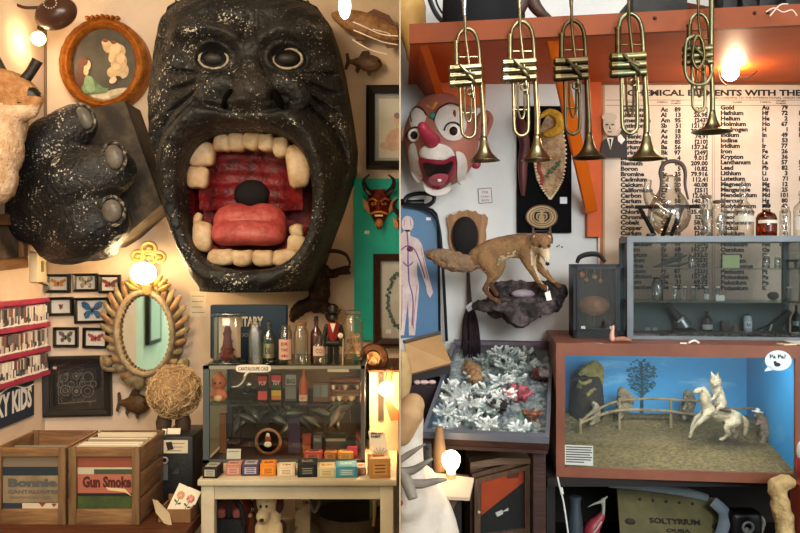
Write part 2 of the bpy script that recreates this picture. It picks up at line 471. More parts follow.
    nb.limb([P(252, 62, YN+.04), P(252, 78, YN), P(253, 91, YN-.02)], [.035, .06, .088], 16); nb.ball(P(253, 93, YN-.01), (.098, .1, .075)); nb.ball(P(253, 105, YN), (.062, .085, .04))
    for s_ in (-1, 1):
        nb.limb([P(253+s_*22, 84, YN), P(253+s_*38, 86, YN+.02), P(253+s_*47, 98, YN+.03), P(253+s_*40, 108, YN+.035)], [.04, .055, .05, .03], 14)
    organic(nb, 'nose', [skin], t, .009, 6, .004, 20)
    for s_ in (-1, 1):
        g = MB(M('nostril_dark', '050404', .9, spec=.05)); g.ball(P(253+s_*25, 99, YN-.055), (.018, .05, .046), Euler((0, R(-26*s_), 0)), 16, 12); g.build('nostril', None, t)
    # gum rims above and below
    gum = M('gum', '7d2a22', .4, col2='5c1a17', scale=15, bump=.4)
    dk = M('throat', '0c0404', .8)
    def arc(a0, a1, rx, ry, d, n=20):
        return [fr(mcx+rx*math.copysign(abs(math.cos(a))**.75, math.cos(a)), mcy+ry*math.copysign(abs(math.sin(a))**.75, math.sin(a)), d) for a in [a0+(a1-a0)*k/n for k in range(n+1)]]
    g = MB(gum); g.tube(arc(PI*1.12, PI*1.88, 55, 61, .03), .034, 12, flat=1); g.build('gum', None, t)
    g = MB(gum); g.tube(arc(.1*PI, .9*PI, 54, 58, .02), .03, 12); g.build('gum', None, t)
    # palate with cross ridges
    def pal(u, v):
        x = 200+103*u; y = 146+64*v; c = (2*u-1)
        d = .06-.10*(1-c*c)-.05*v+.004*math.sin(v*34+math.sin(u*5))+.004*math.sin(u*22)
        return fr(x, y-4*(1-c*c)*(1-v), d)
    g = MB(M('palate_red', '7c191c', .4, col2='450a0e', scale=18, bump=.7, bscale=50)); g.grid(pal, 40, 34); g.build('palate', None, t)
    g = MB(dk); g.ball(fr(249, 193, -.065), (.085, .03, .068)); g.build('throat', None, t)
    # tongue
    g = MB(); 
    tmp = bmesh.new(); bmesh.ops.create_uvsphere(tmp, u_segments=40, v_segments=26, radius=1)
    for v in tmp.verts:
        x, y, z = v.co; k = 1/(abs(x)**3+abs(y)**3+abs(z)**3)**(1/3)*.96
        x, y, z = x*k, y*k, z*k
        yy = -y
        v.co = Vector((x*.172, -(yy*.07)+.0-(z < 0)*.03*abs(z), z*.108-.018*math.exp(-(x/.18)**2)*(z > 0)*.9))
        if z < 0: v.co.y -= .02
        v.co.z += .03*(abs(x)**2)*-(1 if z < 0 else 0)
    g.add(tmp, fr(251, 226, .02), Euler((R(-18), 0, 0)))
    g.m(M('tongue_pink', 'b0524a', .4, col2='8f3230', scale=14, bump=.5, bscale=45)); g.build('tongue', None, t)
    # teeth
    ivory = M('tooth_ivory', 'c8ae8a', .4, col2='a8845e', scale=14, bump=.25, bscale=40)
    TE = [(193, 146, 218, 168, .07), (190, 168, 211, 189, .05), (217, 137, 233, 153, .06), (232, 136, 248, 153, .06), (247, 136, 263, 152, .06), (262, 137, 277, 153, .06), (276, 140, 291, 159, .06), (289, 148, 311, 188, .06),
          (196, 214, 204, 228, .03), (197, 223, 215, 251, .06), (213, 250, 238, 265, .075), (237, 251, 257, 266, .08), (257, 251, 277, 266, .08), (276, 250, 302, 265, .075), (291, 225, 304, 237, .03), (289, 236, 307, 255, .05)]
    for k, (x0, y0, x1, y1, d) in enumerate(TE):
        w, hh = (x1-x0)*fr.s, (y1-y0)*fr.s; tmp = bmesh.new(); bmesh.ops.create_cube(tmp, size=1)
        bmesh.ops.subdivide_edges(tmp, edges=list(tmp.edges), cuts=4, use_grid_fill=True)
        for v in tmp.verts:
            p = v.co*2; n_ = (abs(p.x)**4+abs(p.y)**4+abs(p.z)**4)**.25; p = p/n_ if n_ else p
            up = y0 < 200; bulge = 1+.12*math.sin(k*2.1)*p.z*(1 if up else -1)
            v.co = Vector((p.x*w*.53*bulge, p.y*.045, p.z*hh*.54))
            v.co += Vector((.002*math.sin(k*3+p.z*3), 0, .003*math.sin(k+p.x*4)))
        g = MB(ivory); g.add(tmp, fr((x0+x1)/2, (y0+y1)/2, d), Euler((0, R(5*math.sin(k*1.7)), R(8*math.sin(k)))))
        g.build('tooth', None, t, angle=180)
    return t
gorilla()

# ================================================================ GIANT HAND
def hand():
    skin = MC['gorilla_skin']
    t = thing('gorilla_hand', 'giant black painted gorilla hand with three grey nailed fingers on wall board', 'sculpture', P(90, 180, WL))
    fr = Fr(3.75)
    mb = MB(M('hand_board', '4d4233', .7, col2='2a241c', scale=8, bump=.5, thr=(.4, .6)))
    pts = [(88, 108), (123, 100), (160, 204), (124, 236), (108, 246), (60, 250), (50, 150)]
    mb.hexa([fr(x, y, -.02) for x, y in pts], (0, .25, 0))
    mb.build('mounting_board', None, t, flat=True)
    mb = MB(skin)
    fl = Fr(3.75); fr = lambda x, y, d=0: P(x, y, 3.75-d)
    mb.limb([fr(22, 190, .02), fr(44, 150, .14), fr(76, 124, .13)], [.13, .12, .095], 16)
    mb.limb([fr(36, 214, .04), fr(68, 186, .18), fr(108, 170, .17)], [.15, .145, .125], 16)
    mb.limb([fr(62, 236, .02), fr(86, 228, .16), fr(104, 222, .15)], [.14, .145, .13], 16)
    mb.ball(fr(36, 205, -.03), (.13, .16, .17)); mb.ball(fr(68, 236, .0), (.14, .15, .12)); mb.ball(fr(94, 243, .1), (.12, .12, .085))
    mb.ball(fr(20, 190, -.05), (.1, .12, .1))
    o = organic(mb, 'fingers', [skin], t, voxel=.012, smooth=6, disp=.007, dscale=9)
    nail = M('nail_grey', '6e675c', .35, col2='4d473e', scale=12, bump=.15)
    rim = M('nail_fold_worn', '24201c', .6, col2='8e836f', scale=50, thr=(.5, .62), bump=.6)
    for (x, y, rx, rz, d, rot) in ((84, 118, .042, .062, .185, 24), (114, 157, .047, .064, .275, 10), (112, 211, .052, .06, .262, 6)):
        q = Euler((0, R(-rot), 0)); n = MB(nail); n.ball(fr(x, y, d), (rx*.85, .026, rz*.85), q, 20, 12); no = n.build('nail', None, t)
        n = MB(rim); c = fr(x, y, d-.012); m3 = q.to_matrix()
        n.tube([c+m3 @ Vector((rx*1.05*math.cos(a), .012*math.sin(a)*0, rz*1.05*math.sin(a))) for a in [2*PI*k/24 for k in range(24)]], .008, 8, closed=True); n.build('nail_fold', None, no)
hand()

# ================================================================ DEER HEAD, GOOSENECK LAMP, OVAL PICTURE
def pronghorn():
    Y = 3.3; fr = Fr(Y)
    t = thing('deer_head_mount', 'taxidermy deer head with dark horns and black nose at upper left', 'taxidermy', Vector((XL, Y, fr(0, 150).z)))
    fur = M('tan_fur', 'b98a58', .9, col2='8d5f38', scale=20, bump=.8, bscale=120)
    wht = M('cream_fur', 'cfb494', .9, col2='ab8661', scale=18, bump=.8, bscale=120)
    mb = MB(fur)
    mb.limb([fr(-42, 178, 0), fr(-26, 155, .0), fr(-2, 126, .0), fr(3, 98, .0)], [.17, .16, .115, .085], 16)
    mb.limb([fr(-4, 88, .0), fr(16, 92, .02), fr(33, 98, .04), fr(40, 101, .045)], [.085, .078, .052, .036], 14)
    mb.limb([fr(0, 110, .0), fr(22, 112, .03), fr(36, 111, .04)], [.07, .05, .034], 12)
    mb.ball(fr(2, 150, .03), (.1, .1, .13)); mb.ball(fr(-4, 178, .03), (.1, .1, .12))
    o = organic(mb, 'head', [fur, wht, BLACK], t, voxel=.009, smooth=4, disp=.004, dscale=60)
    nz = fr(40, 98, .06)
    def pf(c, n):
        x, y = CX+(c.x)*F/Y, CY-(c.z-H)*F/Y
        if (c-nz).length < .03 and y < 101: return 2
        if y > 132 + 5*math.sin(c.x*60): return 1
        if y > 108 and x > 8: return 1
        return 0
    paint(o, pf)
    e = MB(M('glass_eye', '0d0805', .08)); e.ball(fr(2, 86, .07), .014); e.build('eye', None, t)
    e = MB(M('glass_eye', '')) if 0 else MB(BLACK); e.tube([fr(26, 106, .075), fr(33, 106, .07), fr(40, 106, .045)], .0035, 6); e.build('mouth_line', None, t)
    hm = M('horn_black', '17120e', .5, col2='2c241b', scale=25, bump=.5)
    for pts in (((3, 80, -.03), (-2, 68, -.03), (-8, 52, -.02)), ((26, 84, .03), (34, 74, .03), (41, 62, .03))):
        e = MB(hm); c = crv([fr(*p) for p in pts], 6); e.tube(c, [.024, .02, .012 if pts[0][0] < 10 else .022], 10); e.build('horn', None, t)
    e = MB(fur); e.limb([fr(-14, 92, .05), fr(-26, 80, .07), fr(-34, 74, .08)], [.03, .036, .008], 8); e.build('ear', None, t)
pronghorn()

def gooseneck():
    fr = Fr(3.82)
    t = thing('gooseneck_lamp', 'brown metal shade lamp on curved arm above oval picture', 'lamp', Vector((fr(20, 5).x, WL, fr(0, 5).z)))
    br = M('brown_enamel', '4a2f22', .25, col2='3a241a', scale=6)
    MB(br).lathe(Vector((fr(20, 4).x, WL, fr(20, 4).z)), [(.02, 0), (.045, 0), (.045, .02), (.02, .04), (.012, .12)], 18, (0, -1, 0)).build('wall_plate', None, t)
    MB(br).tube(crv([fr(20, 3, .06), fr(24, 10, .1), fr(36, 15, .11), fr(52, 14, .1)], 8), .0075, 8).build('arm', None, t)
    mb = MB(br); ax = (fr(89, 10, .06)-fr(50, 28, .12)).normalized()
    c = fr(66, 21, .11); q = Vector((0, 0, 1)).rotation_difference((fr(88, 12)-fr(52, 27)).normalized())
    mb.ball(c, (.072, .062, .1), q.to_matrix(), 24, 16); mb.build('shade', None, t)
    mb = MB(K('c9b79c')); 
    zz = (fr(62, 8)-fr(70, 16))
    for k in range(14):
        a = 2*PI*k/14; mb.ball(fr(66+6.2*math.cos(a), 15+5*math.sin(a), .175), .0035, u=6, v=4)
    mb.build('bulb_reflections', None, t)  # pale beads imitate the ring of bulbs reflected in the shade
    MB(K('2e1c14')).cyl(fr(53, 29, .11), fr(50, 36, .1), .018, .016).build('socket', None, t)
    MB(EM('lamp_glow', 'ffdca0', 22)).ball(fr(47, 44, .09), .032).build('bulb', None, t)
    light('gooseneck_lamp_light', 'POINT', fr(47, 46, .09), 8.0, (1, .68, .38), .035)
gooseneck()

def oval_picture():
    fr = Fr(3.93); cx, cy = 103.5, 64
    t = thing('oval_picture', 'oval gilt framed picture of kneeling girl and cherubs', 'picture', Vector((fr(cx, cy).x, WL, fr(0, cy).z)))
    mb = MB(gilt)
    prof = [(45.5, -.07), (45.5, -.01), (44, .02), (40.5, .03), (38, .018), (36, .025), (33.5, .01), (32.5, -.02)]
    def f(u, v):
        k = min(int(v*(len(prof)-1)+1e-6), len(prof)-2) if False else round(v*(len(prof)-1)); r, d = prof[k]; a = 2*PI*u
        rr = r/45.5; ox = 44.5-(45.5-r)*1.0; oy = 46-(45.5-r)*.78
        w = .004*math.sin(a*24)*(1 if 38 < r < 45 else 0)
        return fr(cx+ox*math.cos(a), cy+oy*math.sin(a), d+w)
    mb.grid(f, 72, len(prof), cu=True); mf = mb.build('frame', None, t, angle=60)
    orn = MB(gilt)
    for a in range(-3, 4):
        x = cx+a*5; orn.ball(fr(x, cy-45-(2-abs(a)*.6), .01), (.013, .02, .011), u=10, v=6)
    orn.build('ornament', None, mf)
    p = MB(M('painting_ground', '3a352b', .5, col2='4f4a3c', scale=6)); p.ell(fr, (cx, cy), (33.5, 37), -.015, .01, 48)
    D = -.0135
    soft = lambda a, b: M('oil_'+a+b, a, .55, col2=b, scale=22, thr=(.3, .7))
    cnt = [0]
    def blob(c, r, m, rot=0, d=D): cnt[0] += 1; p.m(m); p.ell(fr, c, r, D+cnt[0]*.00035, .0003, 22, rot)
    # clouds and swirl of drapery on the ground
    blob((108, 97), (20, 6.5), soft('a59a80', '6f6650'), .1); blob((92, 99), (11, 4), soft('8e8167', '5a513e'), .2)
    blob((112, 92), (16, 3), soft('cdbf9f', '8f8263'), -.25, D+.001)
    blob((100, 96), (10, 2), soft('d6c8aa', '9a8d70'), .1, D+.0015)
    # cherubs on the right
    for c, r, ro in (((118, 62), (8, 10), .3), ((113, 72), (7, 6), .2), ((122, 70), (6, 8), 0), ((117, 50), (8, 7), .3), ((107, 46), (5, 7), -.4)):
        blob(c, r, soft('c9ad84', 'a08560'), ro)
    for c, r in (((115, 48), (5, 6)), ((111, 56), (3, 6)), ((120, 58), (4, 5)), ((104, 42), (3, 3.4)), ((116, 66), (4, 3))):
        blob(c, r, soft('e3bd92', 'c99a70'), .2, D+.001)
    for c in ((104.5, 40), (113, 41.5)): blob(c, (3, 2), soft('7c4a26', '5d3419'), .2, D+.0015)
    blob((118, 77), (3, 1.5), soft('4a3a28', '2f2418'), .2, D+.001)
    # kneeling girl
    blob((80, 76), (5, 14), soft('5d2f25', '43201a'), .25); p.m(soft('6d8a5d', '3f5a3c'))
    p.poly(fr, [(84, 74), (91, 76), (96, 82), (102, 87), (108, 88), (106, 92), (96, 93), (82, 93), (80, 84)], D+.0045, .0004)
    blob((89, 84), (5, 9), soft('8aa377', '54704c'), -.3, D+.0015)
    blob((86, 65), (4.2, 5.6), soft('e8bd95', 'd09b74'), .15, D+.0015); blob((85.5, 71), (2.5, 4), soft('ddb088', 'c08e66'), 0, D+.001)
    blob((82.5, 61), (5, 5), soft('6b3a1f', '4a2613'), .3, D+.002); blob((80.5, 67), (3, 7), soft('6b3a1f', '4a2613'), 0, D+.0018)
    blob((112.5, 80), (4, 3), soft('e8c39e', 'cf9f78'), -.6, D+.0015)
    p.build('painting', None, t, flat=True)
oval_picture()

# ================================================================ BUTTERFLY CASES
def wing_shape(k):
    up = [(0, 0), (3, -6), (8, -9), (11, -8), (10, -3), (6, 0)]; lo = [(0, 0), (6, 1), (9, 4), (7, 9), (4, 8), (1, 3)]
    if k == 'moth': up = [(0, 0), (4, -4), (10, -6), (11, -3), (7, 0)]; lo = [(0, 0), (6, 0), (7, 4), (3, 5), (.6, 3)]
    if k == 'small': up = [(0, 0), (2, -3), (3.4, -3), (2.6, 0)]; lo = [(0, 0), (2.6, 0), (2, 3.6), (.6, 4)]
    return up, lo
def butterfly(fr, c, s, k, col, col2, body='1a120c'):
    def f(t, d):
        mt = M('wing_'+col, col, .5, col2=col2, scale=60, thr=(.4, .6))
        up, lo = wing_shape(k); g = MB(mt)
        for sx in (-1, 1):
            g.poly(fr, [(c[0]+sx*x*s, c[1]+y*s) for x, y in lo], d+.004, .0008); g.poly(fr, [(c[0]+sx*x*s, c[1]+y*s) for x, y in up], d+.005, .0008)
            if k == 'fly':
                g.m(K(body)); q = lambda L_, z: [(c[0]+sx*(x*.35+ax*.65*0+x*.65)*s, c[1]+y*s) for x, y in L_]
                g.tube([fr(c[0]+sx*x*s, c[1]+y*s, d+.0055) for x, y in up[1:5]], .0014, 5); g.tube([fr(c[0]+sx*x*s, c[1]+y*s, d+.0045) for x, y in lo[1:5]], .0012, 5); g.m(mt)
        g.m(K(body)); g.ball(fr(c[0], c[1]+1*s, d+.007), (.8*s*fr.s, .003, 4.5*s*fr.s), u=8, v=6)
        g.build('butterfly', None, t, flat=True)
        g = MB(K('ddd6c4')); g.poly(fr, [(c[0]+5*s, c[1]+6.5*s+2), (c[0]+5*s+4, c[1]+6.5*s+2), (c[0]+5*s+4, c[1]+6.5*s+4), (c[0]+5*s, c[1]+6.5*s+4)], d+.001, .0008); g.build('card', None, t, flat=True)
    return f
paper = M('specimen_paper', 'd5cfc2', .8)
BF = [((47.5, 274, 71, 292.5), 'framed orange moth specimen, top left of the insect frames', 'moth', 'd08a2c', 'b0661a', .72, 0),
      ((74.5, 273.5, 99, 291.5), 'framed black and cream striped butterfly specimen', 'fly', 'b9ab8c', '3a2f24', .62, -1),
      ((100, 274.5, 121.5, 293), 'framed red brown moth specimen beside ornate mirror', 'moth', '8e3626', '5a2318', .78, 0),
      ((49.5, 297, 74, 315.5), 'framed tiny red butterfly specimen on wide paper', 'small', 'a3342a', '7a201a', .7, -1),
      ((75.5, 297.5, 110.5, 323), 'framed large blue black butterfly specimen', 'fly', '1f6d96', '123f66', .95, -1),
      ((54.5, 327, 79, 347), 'framed grey brown butterfly specimen in lower row', 'fly', '6f6354', '4b4036', .6, 0),
      ((84, 327.5, 109, 348), 'framed red and pink butterfly specimen in lower row', 'moth', 'b8473c', '7a2a2a', .74, 1)]
for rect, lb, k, c1, c2, s, tl in BF:
    cx = (rect[0]+rect[2])/2; cy = (rect[1]+rect[3])/2
    picture('insect_frame', lb, 'picture', FL, rect, 2.6, blackfr, paper, butterfly(FL, (cx, cy-.3), s, k, c1, c2), .03, tl, 'framed insects on the wall')

# engine drawing in a wide black frame
def engine(t, d):
    g = MB(M('drawing_ground', '241f1b', .6, col2='35302a', scale=12)); g.poly(FL, [(56, 369), (97, 368), (98, 403), (57, 405)], d+.001, .001); g.build('print', None, t, flat=True)
    g = MB(M('drawing_line', '7d7566', .6)); r_ = random.Random(3)
    for (x, y, r) in ((77, 376, 3.2), (77, 391, 4.5), (65, 377, 4), (89, 377, 5), (66, 390, 5), (88, 391, 6), (72, 384, 3), (83, 384, 3), (61, 384, 3), (94, 384, 3), (77, 391, 2), (66, 390, 2.5), (88, 391, 3)):
        g.tube([FL(x+r*math.cos(a), y+r*math.sin(a), d+.002) for a in [2*PI*k/14 for k in range(14)]], .0016, 4, closed=True)
    for _ in range(26):
        x, y = r_.uniform(59, 95), r_.uniform(371, 402); a = r_.uniform(0, PI); l = r_.uniform(2, 5)
        g.tube([FL(x, y, d+.002), FL(x+l*math.cos(a), y+l*math.sin(a), d+.002)], .001, 4)
    g.tube([FL(59, 403, d+.002), FL(96, 401, d+.002)], .0018, 4); g.tube([FL(60, 370, d+.002), FL(59, 403, d+.002)], .0012, 4)
    g.ball(FL(77, 391, d), (.009, .004, .009)); g.ball(FL(77, 376, d), (.007, .004, .007)); g.build('engine_drawing', None, t, flat=True)
    g = MB(K('cfc6b4')); g.poly(FL, [(54, 366), (57.5, 366), (57.5, 368.5), (54, 368.5)], d+.001, .001); g.build('label', None, t, flat=True)
o = picture('framed_print', 'dark engine drawing in wide black frame above record crates', 'picture', FL, (44.5, 355.5, 112.5, 415.5), 6.5, M('charcoal_frame', '26221e', .4, bump=.1, scale=20), M('dark_mat', '1d1916', .7), engine, .04, -1.2)

# ================================================================ LEFT SIDE WALL
def quad_wall(a, b, c, d, off): return [LWp(*a, off), LWp(*b, off), LWp(*c, off), LWp(*d, off)]
def rect_left(px0, px1, y0, y1, off, ref=None):
    """true rectangle on the left wall: px columns px0..px1, rows taken at the px1 side"""
    p = LWp(px1, y0, off); q = LWp(px1, y1, off); Y0 = LWp(px0, 0, off).y
    return Vector((p.x, Y0, p.z)), Vector((p.x, p.y, p.z)), Vector((q.x, p.y, q.z)), Vector((q.x, Y0, q.z))
def left_frame():
    a, b, c, d = rect_left(-26, 21, 217, 270, 0)
    t = thing('framed_photograph', 'brown wood framed old photograph on the side wall below deer', 'picture', (a+c)/2)
    mb = MB(wood('ochre_wood', '7d5431', '5a3a20', axis='y')); w = .05
    y0, y1, z1, z0 = a.y, b.y, a.z, c.z; X0, X1 = XL, XL+.035
    for lo, hi in (((y0, z0), (y1, z0+w)), ((y0, z1-w), (y1, z1)), ((y0, z0+w), (y0+w, z1-w)), ((y1-w, z0+w), (y1, z1-w))): mb.bx((X0, lo[0], lo[1]), (X1, hi[0], hi[1]), .006)
    mb.build('frame', None, t)
    MB(M('old_photo', '3c3128', .6, col2='6a5844', scale=7, thr=(.4, .62))).bx((XL+.004, y0+w, z0+w), (XL+.012, y1-w, z1-w)).build('photograph', None, t, flat=True)
    t.rotation_euler = (R(3), 0, 0)
left_frame()
def thermostat():
    a, b, c, d = rect_left(29, 39, 253, 282, 0)
    t = thing('thermostat', 'cream thermostat with cable on side wall near room corner', 'thermostat', (a+c)/2)
    MB(K('cdbd9c')).bx((XL, a.y, c.z), (XL+.04, b.y, a.z), .006).build('housing', None, t)
    MB(K('7d6f56')).bx((XL+.04, (a.y+b.y)/2-.012, c.z+.05), (XL+.043, (a.y+b.y)/2+.012, a.z-.04)).build('dial', None, t)
    MB(K('b8a88a')).tube(crv([LWp(38, 282, .02), LWp(42, 284, .03), LWp(45, 292, .03), LWp(45, 305, .02)], 6), .006, 6).build('cable', None, t)
thermostat()
def media_shelf():
    Ya, Yb = 3.42, 3.985
    zt = LWp(45, 300).z; zb = LWp(45, 372).z; dp = .035
    pink = M('magenta_paint', 'a8324f', .5, col2='8f2640', scale=8)
    t = thing('media_shelf', 'magenta painted wall shelf of three rows beside butterflies', 'shelf', (XL, (Ya+Yb)/2, zb))
    hh = (zt-zb)/3
    for k in range(4):
        MB(pink).bx((XL, Ya, zb+hh*k-.008), (XL+dp, Yb, zb+hh*k+.012)).build('shelf_board', None, t, flat=True)
    MB(pink).bx((XL, Ya, zb), (XL+.006, Yb, zt)).build('back_panel', None, t, flat=True)
    MB(K('5d2440')).bx((XL, Ya-.014, zb), (XL+dp, Ya, zt)).build('side_panel', None, t, flat=True)
    r_ = random.Random(5); cols = ['cfc4b4', '7a4a44', '3a3434', 'b9a99a', '6e5a52', 'e0d8cc', '56585c', 'a8988c', '28221f', 'd0c0b4', '4a4240', 'c4beb4']
    for k in range(3):
        y = Ya+.004; z0 = zb+hh*k+.012
        while y < Yb-.02:
            th = r_.uniform(.013, .016); hgt = hh*.76*r_.uniform(.9, 1.0); c = r_.choice(cols); c3 = r_.choice(cols)
            mb = MB(K(c)); mb.bx((XL+.008, y, z0), (XL+dp-.004-r_.uniform(0, .003), y+th-.001, z0+hgt)); mb.m(K(c3))
            xf = XL+dp-.004; 
            mb.bx((XL+.02, y+.001, z0+hgt*.15), (xf+.001, y+th-.002, z0+hgt*r_.uniform(.3, .6))); mb.m(K('e6ded0')); mb.bx((XL+.02, y+.001, z0+.004), (xf+.0012, y+th-.002, z0+hgt*r_.uniform(.1, .2)))
            row = ['bottom', 'middle', 'top'][k]
            tag(mb.build('compact_disc_case', None, None, flat=True), 'thin disc case standing among the others in %s row of magenta shelf' % row, 'disc case', 'disc cases in the %s row of the magenta shelf' % row)
            y += th
media_shelf()
def kids_sign():
    a, b, c, d = rect_left(-40, 32, 381, 415, 0)
    t = thing('painted_sign', 'dark blue sign with white hand lettering on side wall', 'sign', (a+c)/2)
    MB(K('1c2a3c')).bx((XL, a.y, c.z), (XL+.01, b.y, a.z)).build('board', None, t, flat=True)
    g = MB(K('d8d4cc')); text(g, 'KY KIDS', Vector((XL+.0105, LWp(-6, 0).y, c.z+.045)), .2, (0, 1, 0), (0, 0, 1), bold=.035, fitw=LWp(29.5, 0).y-LWp(-6, 0).y, fith=.105)
    g.tube(crv([LWp(-6, 396, .013), LWp(10, 386, .013), LWp(22, 388, .013), LWp(31, 384, .013)], 5), .003, 5)
    g.build('lettering', None, t, flat=True)
kids_sign()

# ================================================================ ORNATE MIRROR
def mirror():
    fr = Fr(3.92); cx, cy = 146, 333
    gd = M('worn_gilt_plaster', '857553', .65, .0, col2='5f4f36', scale=22, bump=.7, bscale=60)
    rosy = M('rosy_gilt', '94714c', .6, .0, col2='5f442b', scale=25, bump=.6)
    t = thing('ornate_mirror', 'oval mirror in scrolled gilt leaf frame with lamp behind crest', 'mirror', Vector((fr(cx, 0).x, WL, fr(0, cy).z)))
    rot = R(4)
    def q(x, y, d=0):
        dx, dy = x-cx, y-cy; return fr(cx+dx*math.cos(rot)-dy*math.sin(rot)*0, cy+dy+dx*math.sin(rot)*.6, d)
    # plate the leaves sit on
    mb = MB(gd)
    def f(u, v):
        a = 2*PI*u; k = [(1.32, -.07), (1.3, -.02), (1.2, .01), (1.04, .02), (1.0, .005)][round(v*4)]
        return q(cx+26*k[0]*math.cos(a), cy+39*k[0]*math.sin(a), k[1])
    mb.grid(f, 48, 5, cu=True); mf = mb.build('frame', None, t)
    mb = MB(M('mirror_band', '8c7c62', .6, col2='6b5a42', scale=30)); mb.tube([q(cx+28*math.cos(2*PI*k/48), cy+41*math.sin(2*PI*k/48), .028) for k in range(48)], .014, 8, closed=True); mb.build('inner_band', None, mf)
    mb = MB(rosy)                                   # beaded rim
    for k in range(46):
        a = 2*PI*k/46; mb.ball(q(cx+25.5*math.cos(a), cy+38.5*math.sin(a), .022), .0085, u=8, v=6)
    mb.build('beaded_rim', None, mf)
    mb = MB(gd)                                     # leaves curling outwards
    for s_ in (-1, 1):
        for k, (a, l, w) in enumerate(((-78, 10, 3), (-66, 13, 3.4), (-54, 15, 3.6), (-43, 16, 3.6), (-32, 17, 3.8), (-21, 17, 3.8), (-10, 16, 3.8), (1, 14, 3.6), (12, 11, 3.4), (24, 9, 3.4), (38, 8, 3.6), (52, 10, 4), (66, 12, 4.4), (80, 13, 5))):
            a_ = R(a); bx_, by_ = 31*math.cos(a_), 43*math.sin(a_); dx, dy = math.cos(a_*.9-.5), math.sin(a_*.9-.5)
            pts = [(bx_-dx*4, by_-dy*4, .012), (bx_+dx*l*.5, by_+dy*l*.5, .03), (bx_+dx*l, by_+dy*l-1, .02), (bx_+dx*l-1.5, by_+dy*l+4, .012)]
            mb.m(gd if k % 2 else rosy)
            mb.tube(crv([q(cx+s_*x, cy+y, d) for x, y, d in pts], 6), [.01, w*fr.s*.8, w*fr.s*.62, .004], 10, flat=.45)
        mb.ball(q(cx+s_*37, cy+30, .02), (.026, .02, .026)); mb.tube(crv([q(cx+s_*30, cy+38, .0), q(cx+s_*40, cy+36, .02), q(cx+s_*42, cy+26, .02), q(cx+s_*36, cy+26, .02)], 6), .013, 8)
    for x in (-16, -6, 6, 16): mb.ball(q(cx+x, cy+51-abs(x)*.35, .01), (.03, .025, .04))
    mb.build('leaf_carving', None, mf)
    # crest
    cr = M('crest_gilt', '94743c', .6, 0, col2='6e5428', scale=25, bump=.5)
    mb = MB(cr)
    for x, y, r in ((151, 248, 7), (140, 256, 6), (161, 256, 6), (151, 257, 8)):
        mb.tube([q(x+r*math.cos(a), y+r*.8*math.sin(a), .03) for a in [2*PI*k/18 for k in range(18)]], .009, 8, closed=True); mb.ball(q(x, y, .02), (.018, .02, .014))
    for k in range(9):
        a = R(-160+k*17.5); mb.tube(crv([q(150+8*math.cos(a), 292+4*math.sin(a), .01), q(150+17*math.cos(a), 291+12*math.sin(a), .035), q(150+24*math.cos(a), 289+18*math.sin(a), .03)], 5), [.008, .016, .006], 8)
    mb.tube([q(148, 266, .0), q(148, 292, .0)], .02, 8)
    mb.build('crest', None, mf)
    mb = MB(M('mirror_silver', 'e8f0ea', .03, 1.0)); mb.ell(fr, (cx, cy), (26.2, 39.3), .004, .004, 48, 0); mb.build('mirror_glass', None, t, flat=True)
    g = MB(EM('mirror_lamp_glow', 'ffdfa6', 55))
    g.ball(fr(150, 273, .1), (.062, .042, .052)); g.build('bulb', None, t)
    MB(K('c9a060')).cyl(fr(150, 281, .08), fr(150, 292, .04), .02).build('socket', None, t)
    light('mirror_lamp_light', 'POINT', fr(150, 272, .13), 20.0, (1, .66, .34), .05)
mirror()

# small card beside the mirror, dried fish, notes
def card(name, label, cat, fr, rect, col='d8cbb2', d=.002, lines=3, tilt=0, ink='6a5c4c', parent=None):
    x0, y0, x1, y1 = rect; mb = MB(K(col)); mb.poly(fr, [(x0, y0), (x1, y0), (x1, y1), (x0, y1)], d, d if d < .01 else .002); mb.m(K(ink))
    for k in range(lines):
        y = y0+(y1-y0)*(k+.8)/(lines+.6); w = (x1-x0)*(.2+.12*((k*7) % 3)); mb.poly(fr, [(x0+(x1-x0)*.12, y), (x1-w*.6, y), (x1-w*.6, y+.6), (x0+(x1-x0)*.12, y+.6)], d+.0006, .0006)
    o = mb.build(name, None, parent, flat=True)
    if not parent: tag(o, label, cat)
    if tilt: o.rotation_euler = (0, R(tilt), 0)
    return o
card('paper_note', 'small cream paper note pinned below gorilla chin', 'note', FL, (190, 291.5, 206.5, 316.5), 'd6c6a8', .002, 4)

